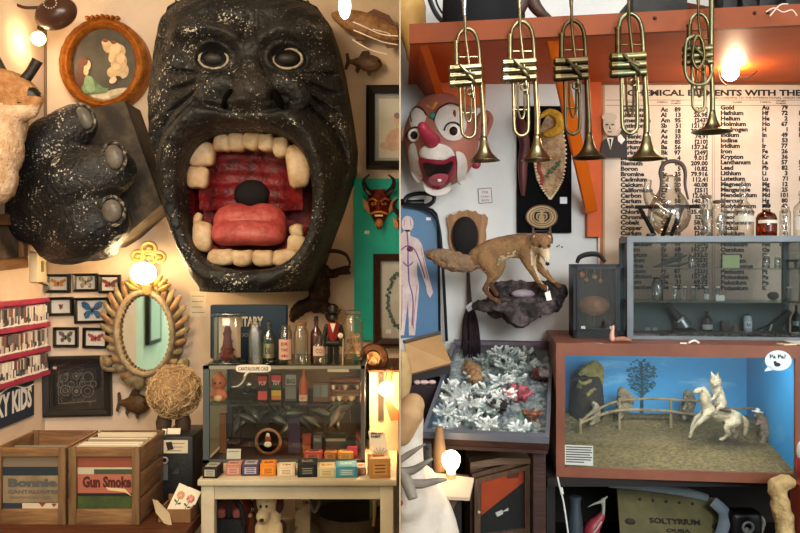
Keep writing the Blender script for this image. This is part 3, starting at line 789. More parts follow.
def fish(name, label, fr, nose, tail, hgt, cols, d=.03, fins=True, group=None):
    """mounted fish from nose to tail (px), body half height hgt px"""
    n, tl = Vector(fr(*nose, d)), Vector(fr(*tail, d)); ax = (tl-n); L_ = ax.length; ax.normalize(); up = Vector((0, 0, 1)); up = (up-ax*up.dot(ax)).normalized()
    t = thing(name, label, 'taxidermy fish', Vector((((n+tl)/2).x, WL, ((n+tl)/2).z)), group)
    m1 = M(name+cols[0], cols[0], .4, col2=cols[1], scale=30, bump=.5, bscale=90)
    hh = hgt*fr.s; prof = [(0, .12), (.05, .45), (.15, .8), (.32, 1), (.5, .92), (.7, .6), (.86, .3), (.95, .26)]
    mb = MB(m1); N = len(prof)
    def f(u, v):
        a = 2*PI*u; x, r = prof[round(v*(N-1))]; p = n+ax*(x*L_)+up*(math.sin(a)*r*hh); p.y -= math.cos(a)*r*.028; return p
    mb.grid(f, 18, N, cu=True); mb.build('body', None, t, angle=180)
    m2 = M(name+'_fin', cols[2], .5, bump=.6, scale=40)
    def fin(pts):
        g = MB(m2); g.hexa([n+ax*(x*L_)+up*(z*hh) for x, z in pts], (0, .006, 0)); g.build('fin', None, t, flat=True)
    fin([(.93, .22), (1.0, 1.0), (1.08, .9), (1.04, 0), (1.08, -.9), (1.0, -1.0), (.93, -.22)])
    fin([(.35, .9), (.42, 1.5), (.6, 1.35), (.7, .6)]); fin([(.6, -.6), (.68, -1.3), (.76, -1.0), (.75, -.5)]); fin([(.28, -.9), (.34, -1.5), (.42, -1.2), (.4, -.85)])
    e = MB(K('120c08', .15)); p = n+ax*(.1*L_)+up*(.25*hh); p.y -= .022; e.ball(p, .007); e.build('eye', None, t)
    return t
fish('mounted_pike', 'long brown mounted fish cut off at top right of room', Fr(3.93), (332, 16), (420, 44), 12, ('ab7e52', '7a5434', '6a4630'))
fish('mounted_bass', 'small brown mounted fish above dark picture frame', Fr(3.95), (382.5, 66), (348, 63), 8.5, ('6e5036', '4a3422', '3c281a'))
fish('dried_fish', 'brown dried round fish hung below ornate mirror', Fr(3.998), (151, 404), (121, 401), 10, ('5f4528', '432e18', '463320'))
def hanging_bulb():
    fr = Fr(3.3)
    t = thing('hanging_lamp', 'white hanging lamp bulb at top beside gorilla head', 'lamp', fr(344.5, 5))
    MB(EM('white_lamp', 'fff2dc', 5)).ball(fr(344.8, 6, 0), (.026, .026, .055)).build('bulb', None, t)
    MB(K('3a2a1e')).cyl(fr(344.8, -8), fr(344.8, -16), .02).build('socket', None, t); MB(K('2a1d14')).tube([fr(344.8, -14), Vector((fr(344.8, 0).x, fr.Y, 3.3))], .004, 6).build('cord', None, t)
    wire = M('pale_wire', 'f0dcc4', .4)
    for k, pts in enumerate((((350, 7), (362, 12), (380, 20), (398, 22)), ((350, 12), (364, 18), (382, 25), (398, 28)), ((348, 19), (358, 25), (370, 31), (386, 35)), ((370, 4), (382, 7), (388, 9), (389, 12)))):
        g = MB(wire); g.tube(crv([fr(x, y, -.2-.05*k) for x, y in pts], 5), .0028, 5)
        tag(g.build('fishing_line', None, None), ['pale looped line, highest of the three long ones by hanging bulb', 'pale looped line, middle of the three long ones by hanging bulb', 'pale looped line, lowest one crossing mounted fish', 'short pale hooked line above long mounted fish'][k], 'line')
hanging_bulb()

# dark picture at the right edge
def portrait(t, d):
    g = MB(M('faded_portrait', 'b7b39a', .6, col2='d2c2a2', scale=5)); g.poly(FL, [(379, 99), (399.2, 99), (399.2, 158), (379, 158)], d, .001); g.m(M('portrait_skin', 'd9b48e', .6, col2='b98a64', scale=9))
    g.ell(FL, (397, 121), (3, 5), d+.001, .001); g.ell(FL, (395, 140), (9, 12), d+.0015, .001, rot=.3); g.ell(FL, (386, 146), (6, 4), d+.002, .001); g.m(K('6b4a30')); g.ell(FL, (397, 116), (3, 3), d+.002, .001)
    g.build('portrait', None, t, flat=True)
picture('framed_portrait', 'old portrait in wide black frame above turquoise panel', 'picture', FL, (366.5, 86.5, 430, 170), 8.5, blackfr, K('98907a'), portrait, .05)
# turquoise panel
TQ = M('turquoise_paint', '10b09a', .55, col2='0c9a88', scale=4, bump=.1)
tag(MB(TQ).bx(FL(354.5, 340, 0), FL(400, 179, .025)).build('turquoise_panel', None, None, flat=True), 'turquoise painted board on wall behind devil masks', 'panel')
# devil masks
def devil(cx, cy, s, label):
    fr = Fr(3.93); t = thing('devil_mask', label, 'mask', Vector((fr(cx, 0).x, WL-.025, fr(0, cy).z)))
    red = M('devil_red', '7a1f14', .35, col2='2c0e0a', scale=16, thr=(.42, .6), bump=.3); gold = M('devil_gold', 'c98a3a', .4, col2='8f4a1e', scale=18)
    mb = MB(red)
    def f(u, v):
        a = PI*(u-.5); y = v; w = [.55, .92, 1, .95, .8, .6, .35, .12]; k = v*(len(w)-1); i = min(int(k), len(w)-2); r = w[i]+(w[i+1]-w[i])*(k-i)
        X = math.sin(a)*r*12*s; D = math.cos(a)*r*.055*s
        D += .03*s*math.exp(-((X/(3.2*s))**2))*math.exp(-((v-.52)/.13)**2)-.015*s*math.exp(-((abs(X)-5*s)/(2.5*s))**2)*math.exp(-((v-.38)/.07)**2)+.012*s*math.exp(-((v-.3)/.06)**2)
        return fr(cx+X, cy+(-17+40*v)*s, D-.04)
    mb.grid(f, 30, 34); mb.build('face', None, t, angle=180)
    for k in (-1, 1):
        g = MB(gold); g.hexa([fr(cx+k*9*s, cy-2*s, -.02), fr(cx+k*17*s, cy-9*s, -.02), fr(cx+k*15*s, cy+2*s, -.02), fr(cx+k*10*s, cy+7*s, -.02)], (0, .012, 0)); g.build('ear', None, t)
        g = MB(K('1c120d', .35)); g.tube(crv([fr(cx+k*7*s, cy-12*s, -.01), fr(cx+k*13*s, cy-17*s, .01), fr(cx+k*15*s, cy-25*s, .02), fr(cx+k*9*s, cy-31*s, .03)], 6), [.016*s, .014*s, .009*s, .003], 8); g.build('horn', None, t)
        g = MB(gold); g.ball(fr(cx+k*5*s, cy-2*s, .014), (.014*s, .008, .008*s)); g.m(BLACK); g.ball(fr(cx+k*5*s, cy-2*s, .022), .005*s); g.build('eye', None, t)
        g = MB(gold); g.tube(crv([fr(cx+k*2*s, cy-4*s, .035), fr(cx+k*6*s, cy-7*s, .022), fr(cx+k*10*s, cy-6*s, .0)], 4), .005*s, 6); g.build('brow', None, t)
    g = MB(gold); g.ball(fr(cx, cy+17*s, .012), (.02*s, .015, .022*s)); g.tube(crv([fr(cx-8*s, cy+8*s, .01), fr(cx-3*s, cy+6.5*s, .035), fr(cx+3*s, cy+6.5*s, .035), fr(cx+8*s, cy+8*s, .01)], 4), .006*s, 6); g.build('beard', None, t)
    g = MB(K('e0c9a0')); g.tube([fr(cx-4*s, cy+10*s, .033), fr(cx+4*s, cy+10*s, .033)], .005*s, 6); g.build('teeth', None, t)
    return t
devil(379, 206, 1.0, 'dark red devil mask with curved black horns on turquoise panel')
devil(406, 224, .8, 'second devil mask half hidden at edge of turquoise panel')
tag(MB(K('e6ded0')).poly(FL, [(365, 231), (369.5, 231), (369.5, 234), (365, 234)], .0265, .0015).build('price_tag', None, None, flat=True), 'tiny white tag on turquoise panel below devil mask', 'tag')
def wreath(t, d):
    g = MB(M('wreath_ground', 'cdc6b8', .7, col2='b8ae9b', scale=8)); g.poly(FL, [(381, 262), (420, 262), (420, 337), (381, 337)], d, .001); g.build('print', None, t, flat=True)
    g = MB(M('wreath_green', '4a5a40', .7, col2='2e3a2a', scale=30)); r_ = random.Random(4)
    for k in range(60):
        a = 2*PI*k/60; rx, ry = 12+r_.uniform(-1.5, 1.5), 26+r_.uniform(-2, 2); g.ball(FL(400+rx*math.cos(a), 300+ry*math.sin(a), d+.006), (.01, .006, .008), u=6, v=4)
    g.build('wreath', None, t)
    g = MB(K('e8e0d2')); g.poly(FL, [(386, 329), (391, 329), (391, 333), (386, 333)], d+.002, .001); g.build('label', None, t, flat=True)
picture('framed_wreath', 'brown framed wreath picture hung on turquoise panel', 'picture', FL, (373.5, 254, 430, 345), 7, brownfr, K('8a8274'), wreath, .045, d0=.025)

# stuffed climbing animal with long curled tail
def climber():
    fr = Fr(3.945)
    fur = M('dark_brown_hide', '3a2418', .55, col2='20130c', scale=25, bump=.9, bscale=60)
    t = thing('stuffed_climbing_animal', 'dark brown stuffed animal with curled tail climbing down wall', 'taxidermy', Vector((fr(322, 0).x, WL, fr(0, 285).z)))
    mb = MB(fur)
    mb.limb([fr(319, 264), fr(320, 280, .02), fr(320, 294, .025), fr(317, 305, .02)], [.03, .05, .052, .04], 12)
    mb.limb([fr(322, 268), fr(332, 274, .02), fr(341, 271, .03), fr(350, 273, .02)], [.03, .02, .022, .01], 10)
    mb.limb([fr(341, 271, .03), fr(346, 268, .03), fr(350, 267, .02)], [.018, .015, .008], 8)
    mb.limb([fr(314, 303), fr(304, 306, .02), fr(297, 312, .03), fr(293, 319, .02)], [.035, .036, .034, .016], 10); mb.ball(fr(301, 304, .02), .018)
    mb.limb([fr(320, 304), fr(328, 309, .03), fr(333, 311, .05)], [.036, .03, .036], 10); mb.limb([fr(330, 316, .05), fr(332, 320, .05)], [.02, .014], 8); mb.ball(fr(335, 306, .05), .014)
    o = organic(mb, 'body', [fur], t, voxel=.006, smooth=3, disp=.006, dscale=50)
    g = MB(fur); g.tube(crv([fr(317, 266), fr(320, 256, .02), fr(332, 251, .02), fr(345, 254, .02), fr(350, 262, .02), fr(349, 266, .02)], 7), [.014, .011, .011, .009, .006, .003], 8); g.build('tail', None, t)
    for x, y in ((340, 311), (336, 316)):
        g = MB(fur); g.tube(crv([fr(334, 312, .06), fr(x-1, y+.5, .06), fr(x+2, y-3, .06)], 4), [.008, .005, .002], 6); g.build('claw', None, t)
climber()

def far_wall_things():
    t = thing('tall_black_frame', 'tall black framed panel on pale green side wall, seen in ornate mirror', 'frame', (XL, 2.1, 1.0))
    MB(blackfr).bx((XL, 1.98, 1.0), (XL+.03, 2.26, 1.62)).build('frame', None, t, flat=True); MB(K('9fc4ae')).bx((XL+.03, 2.01, 1.03), (XL+.032, 2.23, 1.59)).build('panel', None, t, flat=True)
    tag(MB(K('a8a23a')).bx((XL, 2.1, 1.68), (XL+.01, 2.24, 1.82)).build('yellow_poster', None, None, flat=True), 'small yellow green poster on pale green side wall, seen in mirror', 'poster')
    g = MB(K('5a4a3c')); g.tube(crv([(XL+.02, 2.3, 2.0), (XL+.05, 2.36, 1.8), (XL+.05, 2.44, 1.9), (XL+.02, 2.4, 2.05)], 6), .012, 6); tag(g.build('dark_horseshoe', None, None), 'dark curved hook on pale green side wall, seen in ornate mirror', 'hook')
far_wall_things()
# ================================================================ BENCH AND RECORD CRATES
BZ = .613
def bench():
    t = thing('low_bench', 'low brown wooden bench carrying the record crates', 'bench', (-1.25, 3.2, 0))
    w = wood('bench_wood', '5a3018', '3a1c0e', axis='x')
    MB(w).bx((XL, 2.74, BZ-.04), (-.755, 3.7, BZ)).build('bench_top', None, t, flat=True)
    for x in (XL+.03, -.82):
        for y in (2.78, 3.62): MB(w).bx((x, y, 0), (x+.05, y+.05, BZ-.04)).build('leg', None, t, flat=True)
bench()
CW = wood('crate_pine', '86603a', '5b3c22', .65, scale=5, axis='x', bump=.3)
CWz = wood('crate_pine_end', '755535', '4f3620', .65, scale=5, axis='z', bump=.3)
def crate(x0, x1, yf, yb, label, art):
    ztop = .892; t = thing('record_crate', label, 'crate', ((x0+x1)/2, (yf+yb)/2, BZ), 'wooden record crates')
    for x in (x0, x1-.028):
        MB(CWz).bx((x, yf, BZ), (x+.028, yf+.02, ztop), .003).build('corner_post', None, t); MB(CWz).bx((x, yb-.02, BZ), (x+.028, yb, ztop), .003).build('corner_post', None, t)
    for z0, z1 in ((BZ, BZ+.055), (ztop-.032, ztop)): MB(CW).bx((x0+.028, yf+.002, z0), (x1-.028, yf+.018, z1), .002).build('front_rail', None, t)
    MB(CW).bx((x0+.028, yb-.014, BZ), (x1-.028, yb-.002, ztop), .002).build('back_board', None, t)
    for x in (x0+.001, x1-.011):
        for k in range(3): MB(wood('crate_slat', '84603c', '5c4028', axis='y')).bx((x, yf+.02, BZ+.004+k*.094), (x+.01, yb-.02, BZ+.09+k*.094), .002).build('side_slat', None, t)
    MB(CW).bx((x0+.011, yf+.02, BZ), (x1-.011, yb-.02, BZ+.01)).build('base', None, t, flat=True)
    art(t, x0+.028, x1-.028, yf+.016)
    return t
def label_text(t, s, x0, x1, z, hgt, y, col, name='lettering', bold=.03, ext=.0005, shear=0):
    g = MB(K(col)); text(g, s, Vector((x0, y, z)), .05, bold=bold, fitw=x1-x0, fith=hgt, ext=ext, shear=shear); return g.build(name, None, t, flat=True)
def art_a(t, x0, x1, y):
    z0 = BZ+.055; g = MB(M('label_kraft', '8a7458', .8, col2='6e5a42', scale=9)); g.bx((x0, y, z0+.02), (x1, y+.002, z0+.12)); g.m(K('1f262c')); g.bx((x0, y, z0+.12), (x1, y+.002, z0+.152)); g.m(K('6d5a48')); g.bx((x0, y, z0+.152), (x1, y+.002, z0+.19))
    g.m(K('232c38')); g.bx((x0, y, z0), (x0+.07, y+.002, z0+.02)); g.m(K('b9a48a')); g.bx((x0+.07, y, z0), (x1, y+.002, z0+.022)); g.m(K('7a2a22'))
    g.hexa([Vector((x1-.075, y-.0006, z0+.02)), Vector((x1-.05, y-.0006, z0+.02)), Vector((x1-.063, y-.0006, z0+.005))], (0, .001, 0)); g.hexa([Vector((x1-.03, y-.0006, z0+.018)), Vector((x1-.01, y-.0006, z0+.018)), Vector((x1-.02, y-.0006, z0+.004))], (0, .001, 0))
    g.build('crate_label', None, t, flat=True)
    label_text(t, 'Bonnie', x1-.187, x1-.008, z0+.078, .032, y-.001, '4d4a46', bold=.06); label_text(t, 'CANTALOUPES', x1-.187, x1-.004, z0+.055, .013, y-.001, '544c44', bold=.03)
    label_text(t, 'GROWN AND PACKED', x1-.18, x1-.03, z0+.037, .007, y-.001, '6a5c4c', bold=.01)
def art_b(t, x0, x1, y):
    z0 = BZ+.055; g = MB(K('9a5540')); g.bx((x0, y, z0+.055), (x1, y+.002, z0+.125)); g.m(K('1d1815')); g.bx((x0, y, z0+.045), (x1, y+.002, z0+.056))
    g.m(M('label_grass', '27341a', .8, col2='3f4a1e', scale=12)); g.bx((x0, y, z0), (x1, y+.002, z0+.045)); g.m(K('7f3f2a')); g.bx((x0, y, z0+.15), (x1, y+.002, z0+.19)); g.m(K('a89a80')); g.bx((x0, y, z0+.125), (x1, y+.002, z0+.151))
    g.m(K('39402c')); g.bx((x0+.06, y-.0005, z0+.125), (x1, y+.002, z0+.143)); g.m(K('c8a87c'))
    g.hexa([Vector((x1-.1, y-.0015, z0+.078)), Vector((x1-.03, y-.0015, z0+.072)), Vector((x1-.004, y-.0015, z0+.045)), Vector((x1-.03, y-.0015, z0+.06)), Vector((x1-.09, y-.0015, z0+.067))], (0, .0008, 0))
    g.build('crate_label', None, t, flat=True)
    label_text(t, 'Gun Smoke', x0+.018, x1-.006, z0+.076, .042, y-.001, '4a1a16', bold=.05)
crate(-1.475, -1.213, 2.9, 3.22, 'wooden record crate with Bonnie Cantaloupes label, left one at image edge', art_a)
crate(-1.203, -.945, 2.9, 3.22, 'wooden record crate with red Gun Smoke label beside dark case', art_b)
r_ = random.Random(11)
cols = ['cdbfa8', 'b9a98f', 'ded3bf', 'a8977c', 'c6b294', 'd8cdb9', '8c7a62', 'e2d8c8']
for k in range(34):      # records standing upright in the right crate
    y = 2.93+k*.0077; h = r_.uniform(.262, .282)
    g = MB(K(r_.choice(cols))); g.bx((-1.188, y, BZ+.01), (-.962-r_.uniform(0, .006), y+.0042, BZ+h))
    tag(g.build('record_sleeve', None, None, flat=True), 'cream record sleeve standing among others in full red label crate', 'record', 'records in the red label crate')
for k in range(16):
    y = 2.93+k*.0085; h = r_.uniform(.235, .262)
    g = MB(K(r_.choice(['5c5a50', '3e4348', '6b6558', '2e3236', '7b7360']))); g.bx((-1.46, y, BZ+.01), (-1.23, y+.0045, BZ+h))
    tag(g.build('record_sleeve', None, None, flat=True), 'dark record sleeve standing at front of half empty left crate', 'record', 'records in the left crate')

# ================================================================ DARK CASE WITH STRAW BALL
def dark_case():
    Y = 3.2; fr = Fr(Y); x0, x1 = fr(157, 0).x, fr(193, 0).x; zt = fr(0, 436).z
    dk = M('black_vinyl', '1b1b1a', .5, bump=.2, scale=60, col2='272624')
    t = thing('instrument_case', 'tall black case standing beside wooden crate under straw ball', 'case', ((x0+x1)/2, Y+.12, BZ))
    MB(dk).bx((x0, Y, BZ), (x1, Y+.24, zt), .012).build('body', None, t)
    MB(K('5a5a56', .3)).bx(fr(161, 480, .003), fr(168, 464, 0)).build('metal_plate', None, t); g = MB(K('8a867c', .25)); g.tube([fr(165+3*math.cos(a), 460+3*math.sin(a), .006) for a in [2*PI*k/16 for k in range(16)]], .004, 6, closed=True); g.build('ring', None, t)
    g = MB(K('3a3a38', .3)); g.poly(fr, [(172, 474), (179, 474), (179, 466)], .003, .004); g.build('latch', None, t, flat=True)
    card('sale_card', 'cream sale card', 'card', Fr(Y), (164, 440, 188, 453), 'c9b99c', .004, 3, parent=t); 
    g = MB(K('2a2018')); g.poly(fr, [(166, 442), (172, 441.5), (174, 449), (168, 450)], .0055, .001); g.build('emblem', None, t, flat=True)
    return zt
zt = dark_case()
for k, (a, b, yy) in enumerate(((161.5, 166, 3.22), (167, 180, 3.235))):
    f = Fr(yy); g = MB(K('cfc2a8')); g.hexa([f(a, 0, 0)*1, f(b, 0, 0), f(b, 0, -.01), f(a, 0, -.01)], (0, 0, 0)) if 0 else None
    p0, p1 = f(a, 0), f(b, 0); g.hexa([Vector((p0.x, yy, zt)), Vector((p1.x, yy, zt)), Vector((p1.x, yy+.01, zt+.022)), Vector((p0.x, yy+.01, zt+.022))], (0, .002, 0))
    tag(g.build('folded_card', None, None, flat=True), ['narrow white folded card on black case', 'wider white folded card on black case beneath straw ball'][k], 'card')
def straw_ball():
    fr = Fr(3.32); c = fr(174.5, 395); r = 27.5*fr.s
    c.z = zt+.055+r*.92
    t = thing('straw_ball', 'large round ball of tangled straw resting above black case', 'ball', Vector((c.x, c.y, zt)))
    mb = MB(M('straw_core', 'a8845a', .9, col2='76583a', scale=30, bump=1.2, bscale=60)); mb.ball(c, r*.93, u=36, v=24); mb.build('core', None, t, angle=180)
    mb = MB(M('straw', 'c9a878', .8, col2='a07c50', scale=30)); q = random.Random(2)
    for _ in range(340):
        n = Vector((q.gauss(0, 1), q.gauss(0, 1), q.gauss(0, 1))).normalized(); tt = n.orthogonal().normalized(); tt.rotate(Matrix.Rotation(q.uniform(0, 2*PI), 3, n)); L_ = q.uniform(.3, .8)
        pts = []
        for s_ in range(6):
            d = (n+tt*(s_/5-.5)*L_*1.4).normalized(); pts.append(c+d*r*(.95+.06*math.sin(s_*1.2+_)))
        mb.tube(pts, .0016, 3, caps=False)
    o = mb.build('straw_strands', None, t); o['kind'] = 'stuff'
    g = MB(K('4a3322')); 
    for x in (-.05, .03): g.lathe(Vector((c.x+x, c.y+.02, zt)), [(.03, 0), (.034, .03), (.02, .075)], 12)
    g.build('stand', None, t)
straw_ball()
def paper_box():
    fr = Fr(2.95); x0, x1 = fr(160, 0).x, fr(192, 0).x
    t = thing('paper_box', 'torn brown paper box holding floral cards in front of black case', 'box', ((x0+x1)/2, 2.99, BZ))
    kr = M('kraft_paper', '8a5f3a', .8, col2='74502f', scale=9, bump=.2); g = MB(kr); zb = BZ; zt_ = fr(0, 508).z
    g.bx((x0, 2.93, zb), (x1, 2.936, zt_)); g.bx((x0, 3.06, zb), (x1, 3.066, zt_+.02)); g.bx((x0, 2.93, zb), (x0+.005, 3.066, zt_)); g.bx((x1-.005, 2.93, zb), (x1, 3.066, zt_)); g.build('box', None, t, flat=True)
    g = MB(K('a08a68')); a = fr(156, 491); g.hexa([fr(155, 497, .03), fr(159, 499, .02), fr(172, 511, .03), fr(176, 522, .05), fr(168, 519, .05), (fr(159, 509, .04))], (0, .003, 0)); g.build('torn_flap', None, t, flat=True)
    for (cx, cy, col, lb, ro) in ((170.5, 498, 'b5702e', 'cream card with orange flower in torn paper box', 24), (182, 502, 'a8324a', 'cream card with red rose in torn paper box', 24)):
        f = Fr(2.98); u = thing('greeting_card', lb, 'card', f(cx, 517)); hw, hh = 6.6, 14
        g = MB(K('dccdb0')); g.poly(f, [(cx-hw, cy-hh), (cx+hw, cy-hh), (cx+hw, cy+hh), (cx-hw, cy+hh)], 0, .005); g.build('card', None, u, flat=True)
        g = MB(K('1c1916')); g.poly(f, [(cx-hw, cy-hh), (cx+hw+2, cy-hh+1), (cx+hw+2, cy+hh+1), (cx-hw, cy+hh)], -.006, .012); g.build('dark_back', None, u, flat=True)
        g = MB(M('flower_'+col, col, .7, col2='d8a080', scale=60)); 
        for k in range(7):
            a = 2*PI*k/7; g.ell(f, (cx+2.3*math.cos(a), cy-4+2.6*math.sin(a)), (2, 1.8), .001+.0002*k, .001, 8)
        g.m(K('4a5a30')); g.tube([f(cx, cy-2, .001), f(cx-.6, cy+7, .001)], .0012, 5); g.ell(f, (cx-2.4, cy+3), (2, 1), .001, .001, 8, .5); g.ell(f, (cx+2, cy+4), (2, 1), .001, .001, 8, -.5); g.build('flower_print', None, u, flat=True)
        u.rotation_euler = (R(-12), R(ro), 0)
paper_box()
# small dried flower on the corner of the table leg gap
tag(MB(M('brown_knit', '5d4a36', .9, col2='40301f', scale=30, bump=.8)).ball(Vector((-.73, 3.02, BZ+.05)), (.03, .03, .05)).build('small_pouch', None, None), 'small brown rounded pouch between paper box and white table', 'pouch')

# ================================================================ WHITE TABLE
TZ = .776
white = M('cream_white_paint', 'bfae94', .5, col2='ab997c', scale=4, bump=.08)
def table():
    t = thing('display_table', 'cream painted wooden table carrying glass display case', 'table', (-.39, 3.2, 0))
    xa, xb = -.735, -.012
    MB(white).bx((xa, 2.9, TZ-.022), (xb, 3.66, TZ), .004).build('table_top', None, t)
    MB(white).bx((xa+.02, 2.92, TZ-.075), (xb-.02, 2.94, TZ-.022)).build('apron', None, t, flat=True)
    for x in (xa+.01, xb-.06):
        for y in (2.915, 3.59): MB(white).bx((x, y, 0), (x+.048, y+.048, TZ-.022), .003).build('leg', None, t)
    MB(white).bx((xa+.02, 2.95, .39), (xb-.02, 3.63, .41)).build('lower_shelf', None, t, flat=True)
    MB(M('mottled_back_panel', '8f7a55', .6, col2='705b3c', scale=5)).bx((xa+.27, 3.6, .41), (xb-.06, 3.61, TZ-.022)).build('back_panel', None, t, flat=True)
    MB(K('6b4a2a', .3)).tube([(xb-.085, 2.93, .6), (xb-.08, 2.92, .66), (xb-.085, 2.93, .72)], .006, 6).build('hook', None, t)
table()
def backpack():
    fr = Fr(3.08); t = thing('red_backpack', 'red and black backpack on lower shelf under white table', 'bag', fr(229, 0).xyz*1)
    t.location = Vector((fr(229, 0).x, 3.1, .41))
    red = M('bag_red', '6e2318', .7, col2='55190f', scale=20); blk = M('bag_black', '1e1d1c', .7, bump=.2, scale=50)
    mb = MB(red); mb.box(Vector((fr(229, 0).x, 3.13, .555)), (.15, .09, .29), None, .06, 5); mb.build('body', None, t)
    mb = MB(blk); mb.box(Vector((fr(231, 0).x, 3.085, .50)), (.115, .03, .17), None, .014, 3); mb.build('front_pocket', None, t)
    for x in (223, 238): MB(K('8b4a40')).box(fr(x, 511.5, .02), (.032, .03, .035), None, .01, 3).build('mesh_patch', None, t)
    mb = MB(blk); mb.tube(crv([fr(216, 522, .035), fr(219, 503, .035), fr(230, 494, .02), fr(242, 503, .035), fr(246, 522, .035)], 5), .009, 8); mb.box(fr(231, 506, .035), (.016, .012, .07), None, .004); mb.build('strap', None, t)
    mb = MB(K('a06a3a')); mb.tube(crv([fr(213, 520, .03), fr(216, 502, .03), fr(229, 491.5, .015), fr(244, 501, .03)], 5), .003, 6); mb.build('piping', None, t)
backpack()
def plush_dog():
    fr = Fr(3.05); t = thing('plush_dog', 'cream plush dog with dark brown ears under white table', 'toy', Vector((fr(268, 0).x, 3.05, .41)))
    cr = M('plush_cream', 'c9ad84', .9, bump=.4, scale=60); br = M('plush_brown', '3f2318', .9, bump=.4, scale=60)
    mb = MB(cr); mb.ball(fr(267, 500), (.042, .045, .06)); mb.ball(fr(265, 513, .04), (.028, .035, .026)); mb.limb([fr(271, 520), Vector((fr(272, 0).x, 3.06, .47))], [.045, .06], 12)
    for x in (262, 279): mb.limb([fr(x, 524, .03), Vector((fr(x, 0).x, 3.01, .43))], [.022, .022], 10)
    organic(mb, 'body', [cr], t, voxel=.006, smooth=4)
    g = MB(br); g.ball(fr(278.5, 503, .0), (.021, .015, .042)); g.build('ear', None, t); g = MB(br); g.ball(fr(256.5, 503, .0), (.012, .014, .042)); g.build('ear', None, t)
    g = MB(BLACK); g.ball(fr(265, 514, .075), (.009, .006, .007)); g.build('nose', None, t)
    for x in (262.5, 268.5):
        g = MB(BLACK); g.ball(fr(x, 503, .045), (.005, .004, .006)); g.build('eye', None, t)
    g = MB(br); g.ball(fr(282, 526, .02), (.02, .02, .03)); g.build('paw_patch', None, t)
plush_dog()
def little_bear():
    fr = Fr(3.15); t = thing('plush_cat', 'small brown plush toy with pale muzzle between backpack and dog', 'toy', Vector((fr(251, 0).x, 3.15, .41)))
    a = M('plush_rust', '6d3a22', .9, col2='4f2716', scale=20, bump=.4)
    mb = MB(a); mb.ball(fr(250.5, 510), (.036, .035, .034)); mb.ball(fr(243.5, 503), .012); mb.ball(fr(257.5, 503), .012); mb.limb([fr(250.5, 520), Vector((fr(250.5, 0).x, 3.15, .46))], [.04, .05], 12)
    organic(mb, 'body', [a], t, voxel=.006, smooth=3)
    g = MB(K('c49a70')); g.ball(fr(250.5, 513, .03), (.014, .012, .01)); g.build('muzzle', None, t)
    for x in (247, 254): g = MB(K('e0d0b4')); g.ball(fr(x, 507, .031), .006); g.m(BLACK); g.ball(fr(x, 507, .036), .003); g.build('eye', None, t)
    u = thing('patterned_pillow', 'red and cream patterned cushion behind plush toys under table', 'cushion', Vector((fr(248, 0).x, 3.3, .41)))
    MB(M('red_cream_pattern', 'c9a27c', .8, col2='8c3020', scale=26, thr=(.48, .52))).box(Vector((fr(244, 0).x-.03, 3.3, .56)), (.28, .1, .3), None, .045, 4).build('cushion', None, u)
little_bear()
def basket():
    t = thing('dark_basket', 'dark rounded basket rim on lower shelf of white table', 'basket', (-.2, 3.3, .41))
    MB(M('wicker_dark', '4a3a26', .8, bump=.6, scale=60)).lathe((-.2, 3.3, .41), [(.1, 0), (.14, .1), (.145, .13), (.13, .128), (.09, .01)], 28).build('bowl', None, t)
    u = thing('hanging_cloth', 'cream cloth with dark spots hanging beside plush dog under table', 'cloth', (-.36, 3.3, .41))
    MB(M('spotted_cloth', 'a8906a', .8, col2='5b4226', scale=22, thr=(.55, .62))).bx((-.42, 3.2, .41), (-.36, 3.21, .74)).build('cloth', None, u, flat=True)
    MB(K('3c3830', .4)).tube(crv([(-.335, 3.0, .7), (-.33, 2.98, .66), (-.315, 2.97, .64), (-.3, 2.98, .67), (-.3, 3.0, .71)], 5), .006, 6).build('hook', None, u)
basket()

